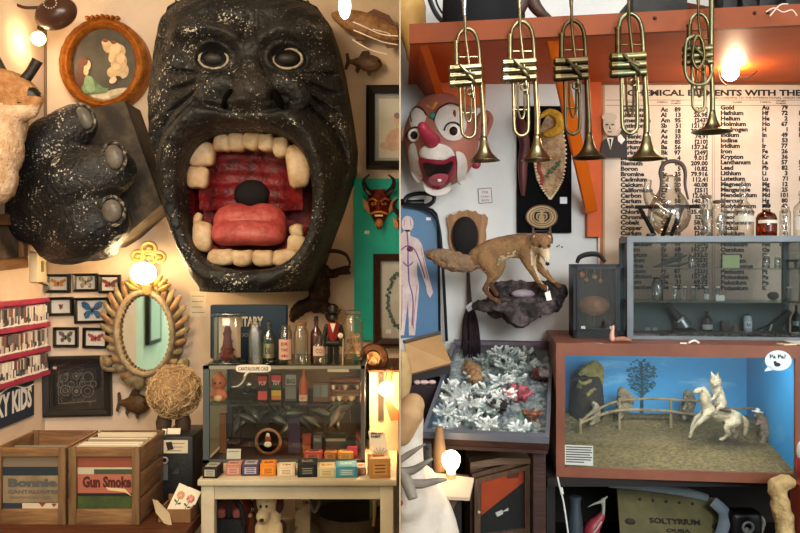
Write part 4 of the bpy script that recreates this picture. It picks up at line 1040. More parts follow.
# ================================================================ GLASS DISPLAY CASE (LEFT)
CXa, CXb, CYf, CYb, CZt = -.776, -.138, 3.15, 3.6, 1.158
steel = M('grey_steel', '4b4f50', .5, .1)
paneglass = GL('case_glass', 'ffffff', 'd4ded6', amt=.35, base=.02, rough=.02)
shelfglass = GL('shelf_glass', 'f2f7f2', 'a3bcae', amt=.5, base=.05, rough=.04)
Z1 = 1.005
def display_case():
    t = thing('glass_display_case', 'glass display case full of curios standing on cream table', 'display case', ((CXa+CXb)/2, (CYf+CYb)/2, TZ))
    w = .016
    for x, m in ((CXa, steel), (CXb-w, steel)):
        for y in (CYf, CYb-w): MB(m).bx((x, y, TZ), (x+w*1.5 if x < -.5 else x+w, y+w, CZt)).build('post', None, t, flat=True)
    for y in (CYf, CYb-w):
        MB(M('case_rail', '8a8474', .4, .3)).bx((CXa, y, CZt-.012), (CXb, y+w, CZt)).build('rail', None, t, flat=True); MB(steel).bx((CXa, y, TZ), (CXb, y+w, TZ+.012)).build('rail', None, t, flat=True)
    for x in (CXa, CXb-w): MB(steel).bx((x, CYf+w, CZt-.012), (x+w, CYb-w, CZt)).build('rail', None, t, flat=True)
    MB(shelfglass).bx((CXa+w, CYf+w, CZt-.008), (CXb-w, CYb-w, CZt-.001)).build('glass_top', None, t, flat=True)
    MB(shelfglass).bx((CXa+w, CYf+.02, Z1-.006), (CXb+.02 if 0 else CXb-w, CYb-w, Z1)).build('glass_shelf', None, t, flat=True)
    MB(paneglass).bx((CXa+w, CYf+.003, TZ+.012), (CXb-w, CYf+.007, CZt-.012)).build('front_glass', None, t, flat=True)
    for x in (CXa+.006, CXb-.01): MB(paneglass).bx((x, CYf+w, TZ+.012), (x+.004, CYb-w, CZt-.012)).build('side_glass', None, t, flat=True)
    MB(M('dark_backing', '56432f', .5, col2='6e573e', scale=7, bump=.3)).bx((CXa, CYb-.004, TZ), (CXb, CYb, CZt-.012)).build('back_panel', None, t, flat=True)
    MB(M('dark_cloth', '3a1f1c', .9, col2='241412', scale=14)).bx((CXa+w, CYf+w, TZ+.002), (CXb-w, CYb-w, TZ+.006)).build('floor_cloth', None, t, flat=True)
    # name bubble on the front rail
    f = Fr(CYf); g = MB(K('ddd0ba')); pts = []
    for k in range(24):
        a = 2*PI*k/24; pts.append((253.5+math.copysign(abs(math.cos(a))**.35, math.cos(a))*17.5, 368.5+math.copysign(abs(math.sin(a))**.6, math.sin(a))*3.8))
    g.poly(f, pts, .002, .002); g.m(K('dccfb8')); g.poly(f, [(246, 372), (250, 372), (243, 377)], .002, .002); g.m(K('2b241d')); text(g, 'CANTALOUPE CASE', f(238.5, 370.5, .0025), .02, bold=.01, fitw=30*f.s, fith=3.6*f.s)
    lab(g.build('name_sign', None, t, flat=True), 'cream speech bubble sign')
display_case()
# ---- bottles
def bottle(name, label, x, y, z, h, r, kind, mat, cap=None, sticker=None, group=None, cat='bottle', capname='stopper'):
    t = thing(name, label, cat, (x, y, z), group)
    if kind == 'round': pr = [(r*.9, 0), (r, h*.03), (r, h*.6), (r*.92, h*.68), (r*.42, h*.78), (r*.36, h*.82), (r*.36, h*.93), (r*.46, h*.935), (r*.46, h*.97), (r*.3, h*.97)]
    elif kind == 'jar': pr = [(r*.92, 0), (r, h*.03), (r, h*.78), (r*.8, h*.86), (r*.74, h*.88), (r*.74, h*.97), (r*.7, h*.97)]
    elif kind == 'tall': pr = [(r*.9, 0), (r, h*.03), (r, h*.55), (r*.5, h*.72), (r*.3, h*.8), (r*.27, h*.94), (r*.36, h*.95), (r*.36, h*.98), (r*.2, h*.98)]
    elif kind == 'vial': pr = [(r*.9, 0), (r, h*.04), (r, h*.74), (r*.6, h*.8), (r*.55, h*.86), (r*.7, h*.87), (r*.7, h*.9)]
    else: pr = kind
    sq = .6 if name.startswith('square') else None
    body_ = MB(mat).lathe((x, y, z), pr, 22, sq=sq).build('glass_body', None, t)
    top = z+h*(.97 if kind != 'vial' else .88)
    if cap:
        rr = {'round': .4, 'jar': .8, 'tall': .3, 'vial': .8}.get(kind if isinstance(kind, str) else 'round', .4)*r
        MB(cap).lathe((x, y, top-.003), [(rr, 0), (rr*1.02, h*.02), (rr, h*.08), (rr*.7, h*.095)], 14).build(capname, None, t)
    if sticker:
        col, z0, z1, txt = sticker[:4]; g = MB(K(col))
        def f(u, v): a = -PI/2-PI*.36+PI*.72*u; return Vector((x+math.cos(a)*(r+.0008), y+math.sin(a)*(r+.0008), z+h*(z0+(z1-z0)*v)))
        g.grid(f, 12, 2); 
        g.m(K(sticker[4] if len(sticker) > 4 else '3a2c22'))
        if txt:
            for k, tx in enumerate(txt.split('|')): text(g, tx, Vector((x-r*.5, y-r-.0016, z+h*(z1-(k+1)*(z1-z0)/(len(txt.split('|'))+.4)))), .02, bold=.01, fitw=r*1.0, fith=h*(z1-z0)*.45/len(txt.split('|')))
        g.build('paper_label', None, body_)
    return t
clear = GL('bottle_clear', 'faf8f4', 'c8c6ba', amt=.35, base=.07)
frost = GL('bottle_frost', 'efece2', 'c4c2b6', amt=.3, base=.12, rough=.4)
green = GL('bottle_greenish', 'dcdcca', 'a0a48c', amt=.3, base=.08)
amber = GL('bottle_amber', 'c06018', '5a2406', amt=.5, base=.08)
yb = 3.23; s = yb/F
def BX(px, Y=yb): return (px-CX)*Y/F
cork = K('7a5a38', .8); blk = K('1a1714', .4)
bottle('square_bottle', 'frosted square bottle with glass stopper in front of dark blue box', BX(255.5), yb, CZt, .165, .027, 'jar', frost, frost)
bottle('square_bottle', 'greenish square bottle with knob top right of frosted bottle', BX(269), yb, CZt, .165, .025, 'round', green, green, ('8a8568', .15, .5, 'OIL'))
bottle('medicine_bottle', 'clear bottle with pink paper label and red print on display case', BX(285.5), yb, CZt, .16, .027, 'jar', clear, None, ('c89a82', .12, .62, 'DR|TONIC|*', '8a2f24'))
bottle('medicine_bottle', 'clear wide bottle with brown cork standing left of amber bottle', BX(301), yb, CZt, .162, .029, 'jar', clear, cork)
bottle('medicine_bottle', 'amber bottle with dark stopper standing behind small labelled bottle', BX(315), yb+.05, CZt, .18, .024, 'round', amber, blk)
bottle('medicine_bottle', 'short clear bottle with white label in front of amber bottle', BX(320), yb-.02, CZt, .12, .026, 'round', clear, None, ('c2a894', .3, .62, 'CO', '8a3a30'))
bottle('apothecary_jar', 'large clear jar of pale shells at right end of case', BX(353, 3.35), 3.35, CZt, .2, .042, 'jar', clear, clear, None, cat='jar', capname='lid')
def shells_in(x, y, z, r, h, name, label, m, n=26, seed=3):
    q = random.Random(seed); g = MB(m)
    for _ in range(n):
        a, rr = q.uniform(0, 2*PI), r*math.sqrt(q.random()); g.ball((x+rr*math.cos(a), y+rr*math.sin(a), z+q.uniform(.004, h)), (q.uniform(.004, .01), .006, q.uniform(.004, .01)), Euler((q.random()*3, q.random()*3, 0)), 8, 5)
    return tag(g.build(name, None, None), label, 'shells', kind='stuff')
shells_in(BX(353, 3.35), 3.35, CZt+.005, .03, .11, 'shell_pieces', 'pale shell pieces filling large clear jar', M('shell_bits', 'c9a27a', .6, col2='8a6448', scale=40))
# jar with a dark red coral figure
def coral_jar():
    x0, x1 = BX(213.5), BX(241.5); t = thing('glass_box_jar', 'square clear glass jar with dark red creature inside on case', 'jar', ((x0+x1)/2, yb, CZt))
    h = .205; MB(clear).bx((x0+.006, yb-.05, CZt+.008), (x1-.006, yb+.05, CZt+h-.012), .01).build('glass_body', None, t)
    MB(clear).bx((x0, yb-.057, CZt+h-.012), (x1+.004, yb+.057, CZt+h), .003).build('lid', None, t); MB(clear).bx((x0-.01, yb-.057, CZt), (x1+.01, yb+.057, CZt+.01), .003).build('base', None, t)
    MB(K('cbb094')).bx((x0+.012, yb+.043, CZt+.02), (x1-.012, yb+.046, CZt+h-.02)).build('backing_card', None, t, flat=True)
    u = thing('coral_creature', 'dark red spiky dried creature inside square glass jar', 'specimen', ((x0+x1)/2, yb, CZt+.01))
    g = MB(); q = random.Random(9); cx = (x0+x1)/2
    g.limb([(cx, yb, CZt+.03), (cx, yb, CZt+.08), (cx, yb, CZt+.13)], [.026, .02, .012], 10); g.ball((cx, yb, CZt+.14), .014)
    for k in range(26):
        a = q.uniform(0, 2*PI); z = CZt+q.uniform(.02, .13); w = .045*(1-(z-CZt)/.2); g.limb([(cx, yb, z), (cx+w*math.cos(a)*.6, yb+w*.5*math.sin(a), z+.008), (cx+w*math.cos(a), yb+w*math.sin(a)*.7, z-.012+q.uniform(0, .02))], [.007, .005, .003], 6, 3)
    organic(g, 'body', [M('dark_red_coral', '6b2c22', .6, col2='3d1812', scale=30)], u, voxel=.004, smooth=1)
coral_jar()
# dark blue box behind
def military_box():
    f = Fr(3.4); t = thing('blue_box', 'dark blue box with MILITARY lettering behind bottles on case', 'box', Vector((f(247, 0).x, 3.42, CZt)))
    a = f(210, 305); b = f(286.5, 0); MB(M('navy_cloth', '1a2c3c', .7, bump=.1, scale=50)).bx((a.x, 3.4, CZt), (b.x, 3.45, a.z), .006).build('box', None, t)
    g = MB(K('b5a98e')); text(g, 'MILITARY', f(229, 326.5, .001), .04, bold=.03, fitw=34*f.s, fith=10*f.s); g.build('lettering', None, t, flat=True)
    g = MB(K('7d7562')); text(g, 'ARMY BOOK', f(222, 337, .001), .04, bold=.02, fitw=30*f.s, fith=4*f.s); g.build('lettering', None, t, flat=True)
military_box()
def doorman():
    f = Fr(3.2); x = f(333.5, 0).x; t = thing('painted_figurine', 'black top hatted figurine in red jacket among the bottles', 'figurine', (x, 3.2, CZt))
    k = K('171312', .35); rd = K('7e1f1c', .4)
    z = lambda py: f(0, py).z
    g = MB(k)
    for dx in (-3.4, 3.4): g.limb([(x+dx*f.s, 3.2, CZt+.012), (x+dx*f.s*.9, 3.2, z(338))], [.0105, .013], 10); g.ball((x+dx*f.s*1.2, 3.19, CZt+.006), (.013, .018, .006))
    g.build('legs', None, t)
    g = MB(rd); g.limb([(x, 3.2, z(340)), (x, 3.2, z(333)), (x, 3.2, z(327))], [.019, .025, .026], 12); g.build('jacket', None, t)
    g = MB(k)
    for dx in (-1, 1): g.limb([(x+dx*.026, 3.2, z(327)), (x+dx*.036, 3.195, z(337)), (x+dx*.034, 3.185, z(345))], [.012, .01, .007], 8)
    g.build('sleeves', None, t)
    g = MB(k); g.limb([(x-.02, 3.19, z(343)), (x+.02, 3.19, z(343))], [.014, .014], 10); g.build('coat_tail', None, t)
    g = MB(K('d9ccb6')); g.hexa([Vector((x-.011, 3.17, z(323))), Vector((x+.011, 3.17, z(323))), Vector((x, 3.17, z(332)))], (0, .006, 0)); g.ball((x+.03, 3.172, z(335)), .011); g.build('white_shirt_front', None, t)
    g = MB(k); g.ball((x, 3.195, z(317.5)), (.019, .019, .022)); g.ball((x, 3.176, z(318.5)), (.005, .004, .004)); g.build('head', None, t)
    g = MB(k); g.lathe((x, 3.197, z(313)), [(.03, 0), (.031, .003), (.019, .005), (.018, .026), (.016, .03)], 18); g.build('hat', None, t)
    g = MB(K('b09a80')); g.cyl((x+.038, 3.18, CZt), (x+.04, 3.18, z(338)), .0025); g.build('cane', None, t)
doorman()
def helmet():
    t = thing('brown_clock', 'round brown wooden wheel shaped object on stand right of case', 'ornament', (BX(373, 3.45), 3.45, 1.1))
    # stands on its own tall plinth beside the case
    f = Fr(3.45); c = f(373.5, 358)
    g = MB(wood('wheel_wood', '5d3a22', '3b2212')); g.lathe(c+Vector((0, .02, 0)), [(.06, 0), (.064, .01), (.06, .035), (.04, .042), (.038, .03)], 28, (0, -1, 0)); g.build('rim', None, t)
    g = MB(K('a57a4c', .4)); g.lathe(c+Vector((0, .01, 0)), [(.036, 0), (.03, .03), (.008, .036)], 20, (0, -1, 0)); g.tube([c+Vector((-.02, -.03, -.02)), c+Vector((0, -.035, .015)), c+Vector((.02, -.03, -.015))], .004, 6); g.build('dial', None, t)
    return t
helmet()
def plinth():
    t = thing('tall_plinth', 'narrow cream cupboard standing between display case and wall edge', 'cupboard', (-.08, 3.55, 0))
    MB(M('cream_panel', 'd0b894', .6, col2='bda27c', scale=4)).bx((-.128, 3.38, 0), (-.006, 3.8, Fr(3.38)(0, 372).z)).build('body', None, t, flat=True)
    MB(K('40382c')).bx((-.092, 3.372, .9), (-.068, 3.38, 1.1)).build('dark_strip', None, t, flat=True)
    MB(wood('plinth_top', '6a4628', '452b17')).bx((-.134, 3.37, Fr(3.38)(0, 372).z), (-.004, 3.82, Fr(3.38)(0, 370).z)).build('top', None, t, flat=True)
    return Fr(3.38)(0, 370).z
pz = plinth()
def warm_lamp():
    f = Fr(3.3); t = thing('clip_lamp', 'bare warm bulb glowing beside glass case at room divide', 'lamp', f(388, 372))
    MB(EM('clip_glow', 'ffd79a', 45)).ball(f(386, 389), .03).build('bulb', None, t)
    MB(K('6a4a28')).cyl(f(388, 380), f(390, 370), .015).build('socket', None, t); MB(K('5a3a20')).tube([f(390, 371), f(392, 368, -.1), Vector((f(393, 0).x, 3.4, f(0, 368).z))], .005, 6).build('arm', None, t)
    light('clip_lamp_light', 'POINT', f(384, 389, .05), 10.0, (1, .65, .35), .03)
    u = thing('orange_tag_board', 'small orange tilted board hanging below bare bulb', 'board', f(394, 411))
    MB(K('9c4420')).hexa([f(384.5, 402, 0), f(390, 402, 0), f(398.6, 411, 0), f(398.6, 420, 0), (f(391, 421, 0))], (0, .01, 0)).build('board', None, u, flat=True)
    v = tag(MB(M('handbill', 'ece0ca', .8)).hexa([Fr(3.05)(368, 431), Fr(3.05)(384.5, 433), Fr(3.05)(391.5, 466), Fr(3.05)(375, 466)], (0, .002, 0)).build('handwritten_sign', None, None, flat=True), 'white sheet with hand drawn lines leaning at right end of table', 'sign')
    g = MB(K('2a2420')); f = Fr(3.048); text(g, 'MINI ART\nRABBIT', f(371, 437.5), .013, bold=.02, fitw=12*f.s, fith=5*f.s)
    for a in (-50, -25, 0, 25, 50): g.tube([f(380, 456), f(380+9*math.sin(R(a)), 456-9*math.cos(R(a)))], .0007, 4)
    g2 = g.build('lettering', None, v, flat=True)
warm_lamp()
# ---- things inside the case, upper shelf (standing on glass at Z1)
fc = Fr(3.24)
def kewpie():
    t = thing('kewpie_doll', 'orange pink baby doll with big head on upper case shelf', 'doll', (fc(219, 0).x, 3.24, Z1))
    sk = M('doll_rubber', 'c4673a', .45, col2='a34e28', scale=12); z = lambda p: fc(0, p).z; x = fc(219, 0).x
    g = MB(sk); g.ball((x, 3.24, z(382)), (.032, .03, .033)); g.ball((x, 3.24, z(373.5)), (.01, .01, .01)); g.limb([(x, 3.24, z(391)), (x, 3.24, Z1+.02)], [.022, .026], 12)
    for k in (-1, 1): g.limb([(x+k*.022, 3.235, z(392)), (x+k*.032, 3.22, z(396))], [.01, .008], 8); g.limb([(x+k*.013, 3.235, Z1+.022), (x+k*.016, 3.23, Z1+.008)], [.014, .009], 8)
    organic(g, 'body', [sk], t, voxel=.004, smooth=3)
    for k in (-1, 1): g = MB(BLACK); g.ball((x+k*.011, 3.212, z(382)), (.004, .003, .005)); g.build('eye', None, t)
    g = MB(K('8a2a1a')); g.ball((x, 3.209, z(386.5)), (.005, .003, .003)); g.build('mouth', None, t)
    g = MB(K('d6b07c')); g.ball((x, 3.222, z(397.5)), (.018, .012, .014)); g.build('bib', None, t)
kewpie()
def pkg(name, label, cat, f, x0, x1, y0, cols, base, dp=.025, bands=(), txt=None, group=None, tiltx=0, h=None):
    """small printed box standing on height base"""
    a, b = f(x0, 0).x, f(x1, 0).x; zt_ = f(0, y0).z if h is None else base+h
    t = thing(name, label, cat, ((a+b)/2, f.Y+dp/2, base), group)
    MB(K(cols[0])).bx((a, f.Y, base), (b, f.Y+dp, zt_), .001).build('carton', None, t)
    g = MB(K(cols[1])); H_ = zt_-base
    for k, (z0, z1, c) in enumerate(bands):
        g.m(K(c)); g.bx((a+.002, f.Y-.0008, base+H_*z0), (b-.002, f.Y+.001, base+H_*z1))
    if txt:
        g.m(K(cols[1])); text(g, txt, Vector((a+(b-a)*.15, f.Y-.0012, base+H_*.6)), .02, bold=.02, fitw=(b-a)*.7, fith=H_*.16)
    g.build('print', None, t, flat=True)
    return t
pkg('toy_package', 'dark red carded toy with pink panel on upper case shelf', 'package', fc, 257.5, 267.5, 375, ('2c1714', 'd8a090'), Z1, .02, ((.05, .38, 'b8463c'), (.72, .95, 'a8342e')), 'POP')
pkg('toy_package', 'carded toy with yellow orange panel on upper case shelf', 'package', fc, 271, 281.5, 374, ('2a1a18', 'e0b0a0'), Z1, .02, ((.05, .2, 'b56a2a'), (.2, .4, 'c0962e'), (.45, .6, '37472a'), (.72, .95, 'b83838')), 'TOY')
pkg('toy_package', 'grey carded toy with dark print on upper case shelf', 'package', fc, 285, 296.5, 372, ('4c443c', '1c1815'), Z1, .02, ((.08, .5, '6e675c'), (.55, .9, '8a8276')), 'BIG')
bottle('sauce_bottle', 'orange bottle with white foot label on upper case shelf', fc(303.5, 0).x, 3.24, Z1, .135, .018, 'tall', M('orange_bottle', 'a8502a', .3), blk, ('c9a88a', .02, .2, 'HOT', '8a2a1a'))
def pipe_dish():
    t = thing('glass_pipe_dish', 'glass dish with white curved pipe and black silver ornament on case shelf', 'dish', (fc(240, 0).x, 3.26, Z1))
    MB(clear).lathe((fc(240, 0).x, 3.28, Z1), [(.03, 0), (.06, .012), (.062, .02), (.05, .012)], 24).build('dish', None, t)
    MB(K('d8d0c0', .2)).tube(crv([fc(247, 374, .02), fc(244, 381, .03), fc(239, 385, .03), fc(233, 386, .02)], 6), [.004, .004, .003, .002], 8).build('pipe', None, t)
    MB(M('silver', 'c8c4ba', .2, 1)).ball(fc(249, 385, -.01), (.016, .014, .014)).build('silver_knob', None, t); MB(blk).ball(fc(247, 390, -.01), (.024, .018, .016)).build('black_body', None, t)
    g = MB(M('silver', '')); 
    for k in range(9): g.ball((fc(230, 0).x+k*.011, 3.215+.008*math.sin(k), Z1+.003), .004, u=6, v=4)
    g.build('bead_chain', None, t)
pipe_dish()
def mini_room():
    f = Fr(3.22); a, b = f(314, 0).x, f(328, 0).x; t = thing('framed_tin', 'small grey framed tin with two blue panels on case shelf', 'tin', ((a+b)/2, 3.23, Z1))
    MB(K('6a4a34')).bx((a-.004, 3.22, Z1), (b+.004, 3.25, f(0, 383).z), .002).build('frame', None, t); g = MB(K('5d645e')); g.bx((a+.002, 3.217, Z1+.02), ((a+b)/2-.002, 3.22, f(0, 385).z)); g.m(K('6c7670')); g.bx(((a+b)/2+.002, 3.217, Z1+.02), (b-.002, 3.22, f(0, 385).z)); g.build('panel', None, t, flat=True)
    a, b = f(329.5, 0).x, f(362, 0).x; z1 = f(0, 380).z; b = min(b, CXb-.02)
    u = thing('miniature_cabinet', 'miniature open cabinet of tiny cups on upper case shelf', 'cabinet', ((a+b)/2, 3.25, Z1))
    w = K('7a4a2c'); g = MB(w); g.bx((a, 3.22, z1-.008), (b, 3.28, z1)); g.bx((a, 3.22, Z1), (a+.004, 3.28, z1)); g.bx((b-.004, 3.22, Z1), (b, 3.28, z1)); zm = Z1+(z1-Z1)*.5; g.bx((a, 3.22, zm), (b, 3.28, zm+.004)); g.m(K('c9a882')); g.bx((a, 3.278, Z1), (b, 3.281, z1)); g.build('body', None, u, flat=True)
    for k in range(5):
        for z in (Z1+.002, zm+.004):
            x = a+.014+k*(b-a-.028)/4
            tag(MB(K(['c9b08a', 'e0d2ba', '8a5a3a', 'd8b890', '3a3028'][(k+(z > zm)) % 5], .3)).lathe((x, 3.235, z), [(.005, 0), (.008, .006), (.009, .018), (.0075, .017), (.005, .004)], 12).build('tiny_cup', None, None), 'tiny cup in the miniature cabinet on the upper case shelf', 'cup', 'tiny cups in the miniature cabinet')
    g = MB(K('efe0c4')); g.bx((f(328, 0).x, 3.2, CZt-.03), (f(349, 0).x, 3.203, CZt-.018)); tag(g.build('paper_strip', None, None, flat=True), 'white paper strip under front edge of case top', 'paper')
mini_room()
# ---- lower level of the case
FZ = TZ+.006
def leaves():
    t = thing('metal_leaf_spray', 'spray of dark silvery metal leaves filling lower case level', 'ornament', ((CXa+CXb)/2, 3.42, FZ))
    sl = M('tarnished_silver', '9a9486', .42, .7, col2='4c473d', scale=9); q = random.Random(12); n = 0
    for k in range(34):
        x = q.uniform(CXa+.08, CXb-.1); z = q.uniform(FZ+.09, Z1-.03); y = q.uniform(3.34, 3.48); a = q.uniform(-1, 1)*1.2; L_ = q.uniform(.03, .055); g = MB(sl)
        def f(u, v):
            w = math.sin(PI*u)*L_*.38; s_ = (v-.5)*2; px_ = (u-.5)*2*L_; pz_ = s_*w; return Vector((x+px_*math.cos(a)-pz_*math.sin(a), y-.012*(1-s_*s_)*1-.004*math.sin(u*9), z+px_*math.sin(a)+pz_*math.cos(a)))
        g.grid(f, 8, 5); g.build('leaf', None, t)
    g = MB(K('3a3026'))
    for k in range(9):
        x = CXa+.08+k*.058; g.tube(crv([(x, 3.42, FZ), (x+.02, 3.41, FZ+.09), (x-.01+.01*k % .03, 3.4, Z1-.03)], 5), .003, 5)
    g.build('stems', None, t)
leaves()
def plate():
    f = Fr(3.25); c = f(268, 439); c.z = FZ+.056
    t = thing('painted_plate', 'round brown plate with seated figure in lower case level', 'plate', (c.x, 3.26, FZ))
    g = MB(K('8a5c3c', .4)); g.lathe(c+Vector((0, .01, 0)), [(.052, 0), (.055, .004), (.046, .009), (.044, .006)], 30, (0, -1, 0)); g.m(K('b99472')); g.lathe(c+Vector((0, .006, 0)), [(.044, 0), (.043, .002)], 30, (0, -1, 0)); g.build('plate', None, t)
    g = MB(K('8c3a24')); g.ball(c+Vector((0, -.002, .012)), (.013, .004, .016)); g.m(K('d8c8a8')); g.ball(c+Vector((0, -.004, -.01)), (.016, .004, .012)); g.ball(c+Vector((0, -.004, .028)), (.008, .004, .009)); g.build('painted_figure', None, t)
plate()
tag(MB(K('7a4c2c')).bx(Fr(3.3)(218, 0)*0+Vector((Fr(3.3)(219.5, 0).x, 3.3, FZ)), Vector((Fr(3.3)(226, 0).x, 3.32, Fr(3.3)(0, 414).z))).build('wooden_stick', None, None, flat=True), 'upright brown wooden slat at left inside lower case', 'stick')
f2 = Fr(3.2)
def stand_card(x0, x1, z0, h, Y, col, name, label, cat, ink='3a3028', lines=3):
    f = Fr(Y); a, b = f(x0, 0).x, f(x1, 0).x; g = MB(K(col)); g.hexa([Vector((a, Y, z0)), Vector((b, Y, z0)), Vector((b, Y+.008, z0+h)), Vector((a, Y+.008, z0+h))], (0, .003, 0)); g.m(K(ink))
    for k in range(lines):
        zz = z0+h*(.8-.22*k); yy = Y+.008*(zz-z0)/h-.0004; g.hexa([Vector((a+.004, yy, zz)), Vector((b-.006-.004*k, yy, zz)), Vector((b-.006-.004*k, yy, zz-.002)), Vector((a+.004, yy, zz-.002))], (0, .0005, 0))
    return tag(g.build(name, None, None, flat=True), label, cat)
stand_card(226.5, 240.5, FZ, .042, 3.175, 'd6cdb8', 'white_card', 'white card standing inside case near left post', 'card', lines=1)
pkg('trading_pack', 'red brown pack standing inside case, left of grey pack', 'package', Fr(3.26), 302.5, 311, 434, ('6d2a1c', 'c99a5a'), FZ, .02, ((.1, .45, 'a5632f'), (.5, .9, '8a3a22')))
pkg('trading_pack', 'grey black pack standing inside case behind pink packet', 'package', Fr(3.26), 313, 322.5, 433, ('2a2723', 'a89f8c'), FZ, .02, ((.1, .9, '57524a'),), 'FAX')
pkg('black_box', 'black box with pale face emblem inside lower case', 'box', Fr(3.22), 325, 346, 435, ('161412', 'd0c6b0'), FZ, .06, ((.72, .84, '8a8474'), (.05, .45, '3a322c')))
t_ = pkg('pink_packet', 'bright pink packet beside black box inside case', 'package', Fr(3.2), 347, 357, 447, ('b8324c', 'e0a0a0'), FZ, .02, ((.2, .8, 'c8445a'),))
# maroon dark box at the right end
MBx = MB(wood('dark_red_wood', '4a2018', '2e130e')); f = Fr(3.3); MBx.hexa([Vector((f(356, 0).x, 3.3, FZ)), Vector((CXb-.02, 3.3, FZ)), Vector((CXb-.02, 3.3, FZ+.03)), Vector((f(356, 0).x, 3.3, FZ+.07))], (0, .12, 0))
tag(MBx.build('sloping_box', None, None, flat=True), 'dark red sloping wooden box at right end inside case', 'box')
tag(MB(K('3a2a3c')).bx((Fr(3.3)(288, 0).x, 3.3, FZ), (Fr(3.3)(299, 0).x, 3.33, Fr(3.3)(0, 418).z)).build('purple_book', None, None, flat=True), 'dark purple book standing upright inside lower case', 'book')

# ---- packets on the table: lying boxes, one row behind glass on a riser, one in front
def flat_pkg(x0, x1, Yf, h, dp, cols, name, label, z0=TZ, txt=None, yaw=0, group=None):
    f = Fr(Yf); a, b = f(x0, 0).x, f(x1, 0).x; c = Vector(((a+b)/2, Yf+dp/2, z0)); t = thing(name, label, 'packet', c, group)
    MB(K(cols[0])).bx((a, Yf, z0), (b, Yf+dp, z0+h), .0015).build('carton', None, t)
    g = MB(K(cols[1])); g.bx((a+(b-a)*.12, Yf+dp*.15, z0+h), (b-(b-a)*.12, Yf+dp*.85, z0+h+.0008)); g.bx((a+(b-a)*.15, Yf-.0006, z0+h*.2), (b-(b-a)*.15, Yf, z0+h*.8)); g.m(K(cols[2]))
    text(g, txt or 'GUM', Vector((a+(b-a)*.22, Yf+dp*.35, z0+h+.001)), .02, (1, 0, 0), (0, 1, 0), bold=.02, fitw=(b-a)*.56, fith=dp*.28)
    for k in range(3): g.bx((a+(b-a)*.25, Yf-.001, z0+h*(.3+.17*k)), (b-(b-a)*.25, Yf-.0004, z0+h*(.36+.17*k)))
    g.build('print', None, t, flat=True); t.rotation_euler = (0, 0, R(yaw)); return t
FR_ = [(203.5, 217, 2.955, .03, .07, ('191714', 'a59c88', '4a4032'), 'matchbox', 'black packet with pale label, leftmost on table front', 'OLD', -4),
       (225, 239, 2.99, .028, .07, ('a8705c', 'c4917c', '6d2f28'), 'candy_packet', 'dusty pink packet second from left on table', 'SMOOTH', 5),
       (241.5, 256.5, 2.99, .03, .07, ('40374c', 'a89ca4', '2a2230'), 'candy_packet', 'dark purple packet with pale print on table', 'VIOLET', 6),
       (259.5, 273.5, 2.985, .03, .075, ('d0761c', 'e08a20', '6a2c10'), 'candy_packet', 'bright orange packet on table beside purple one', 'GUM', 6),
       (277, 293, 2.985, .024, .07, ('c9b592', 'd8c8a6', 'a0582a'), 'candy_packet', 'cream packet with yellow print near table middle', 'TEA', 5),
       (297, 315, 2.97, .036, .08, ('171613', '2c2a26', '8c8672'), 'candy_packet', 'black packet with small barcode near table middle', 'BLACK', 5),
       (317, 334, 2.965, .026, .08, ('b5ad8c', 'cdbd8c', 'a8642a'), 'candy_packet', 'pale cream packet with orange picture beside blue packet', 'SUN', 5),
       (335, 355.5, 2.965, .03, .08, ('3f8092', '5f9aa6', 'c9d0c0'), 'candy_packet', 'light blue packet with cloud print on table', 'CLOUD', 6),
       (356, 364, 3.0, .02, .07, ('8c5a4a', 'c49a84', '4a2018'), 'candy_packet', 'small mixed pink packet beside light blue packet', 'MINT', 6)]
for x0, x1, Y, h, dp, c, n, lb, tx, yw in FR_: flat_pkg(x0-.6, x1+.8, Y-.035, h*1.35, dp*1.2, c, n, lb, TZ, tx, yw)
flat_pkg(368, 389, 2.92, .072, .085, ('b07a44', 'c08a50', '6a3c1e'), 'cardboard_box', 'tan cardboard box at right end of table', TZ, 'GINGER', 8)
for x0, x1, c, lb, tx in ((303.5, 322, ('a8443c', 'c06a5a', '3a1c18'), 'salmon red packet behind glass front of case', 'CHOMP'), (324, 336.5, ('b0623a', 'c98a54', '3c1e12'), 'brown orange packet behind glass front of case', 'NUTS'),
                          (337.5, 353, ('d08a34', 'e0b068', '8a4a1c'), 'yellow orange packet behind glass front of case', 'HONEY')):
    flat_pkg(x0, x1, 3.172, .03, .06, c, 'candy_packet', lb, FZ, tx, 0)
# ================================================================ RIGHT ROOM
FW = Fr(WR)
OR = M('orange_paint', 'c8560c', .55, col2='b44a0a', scale=3, bump=.08)
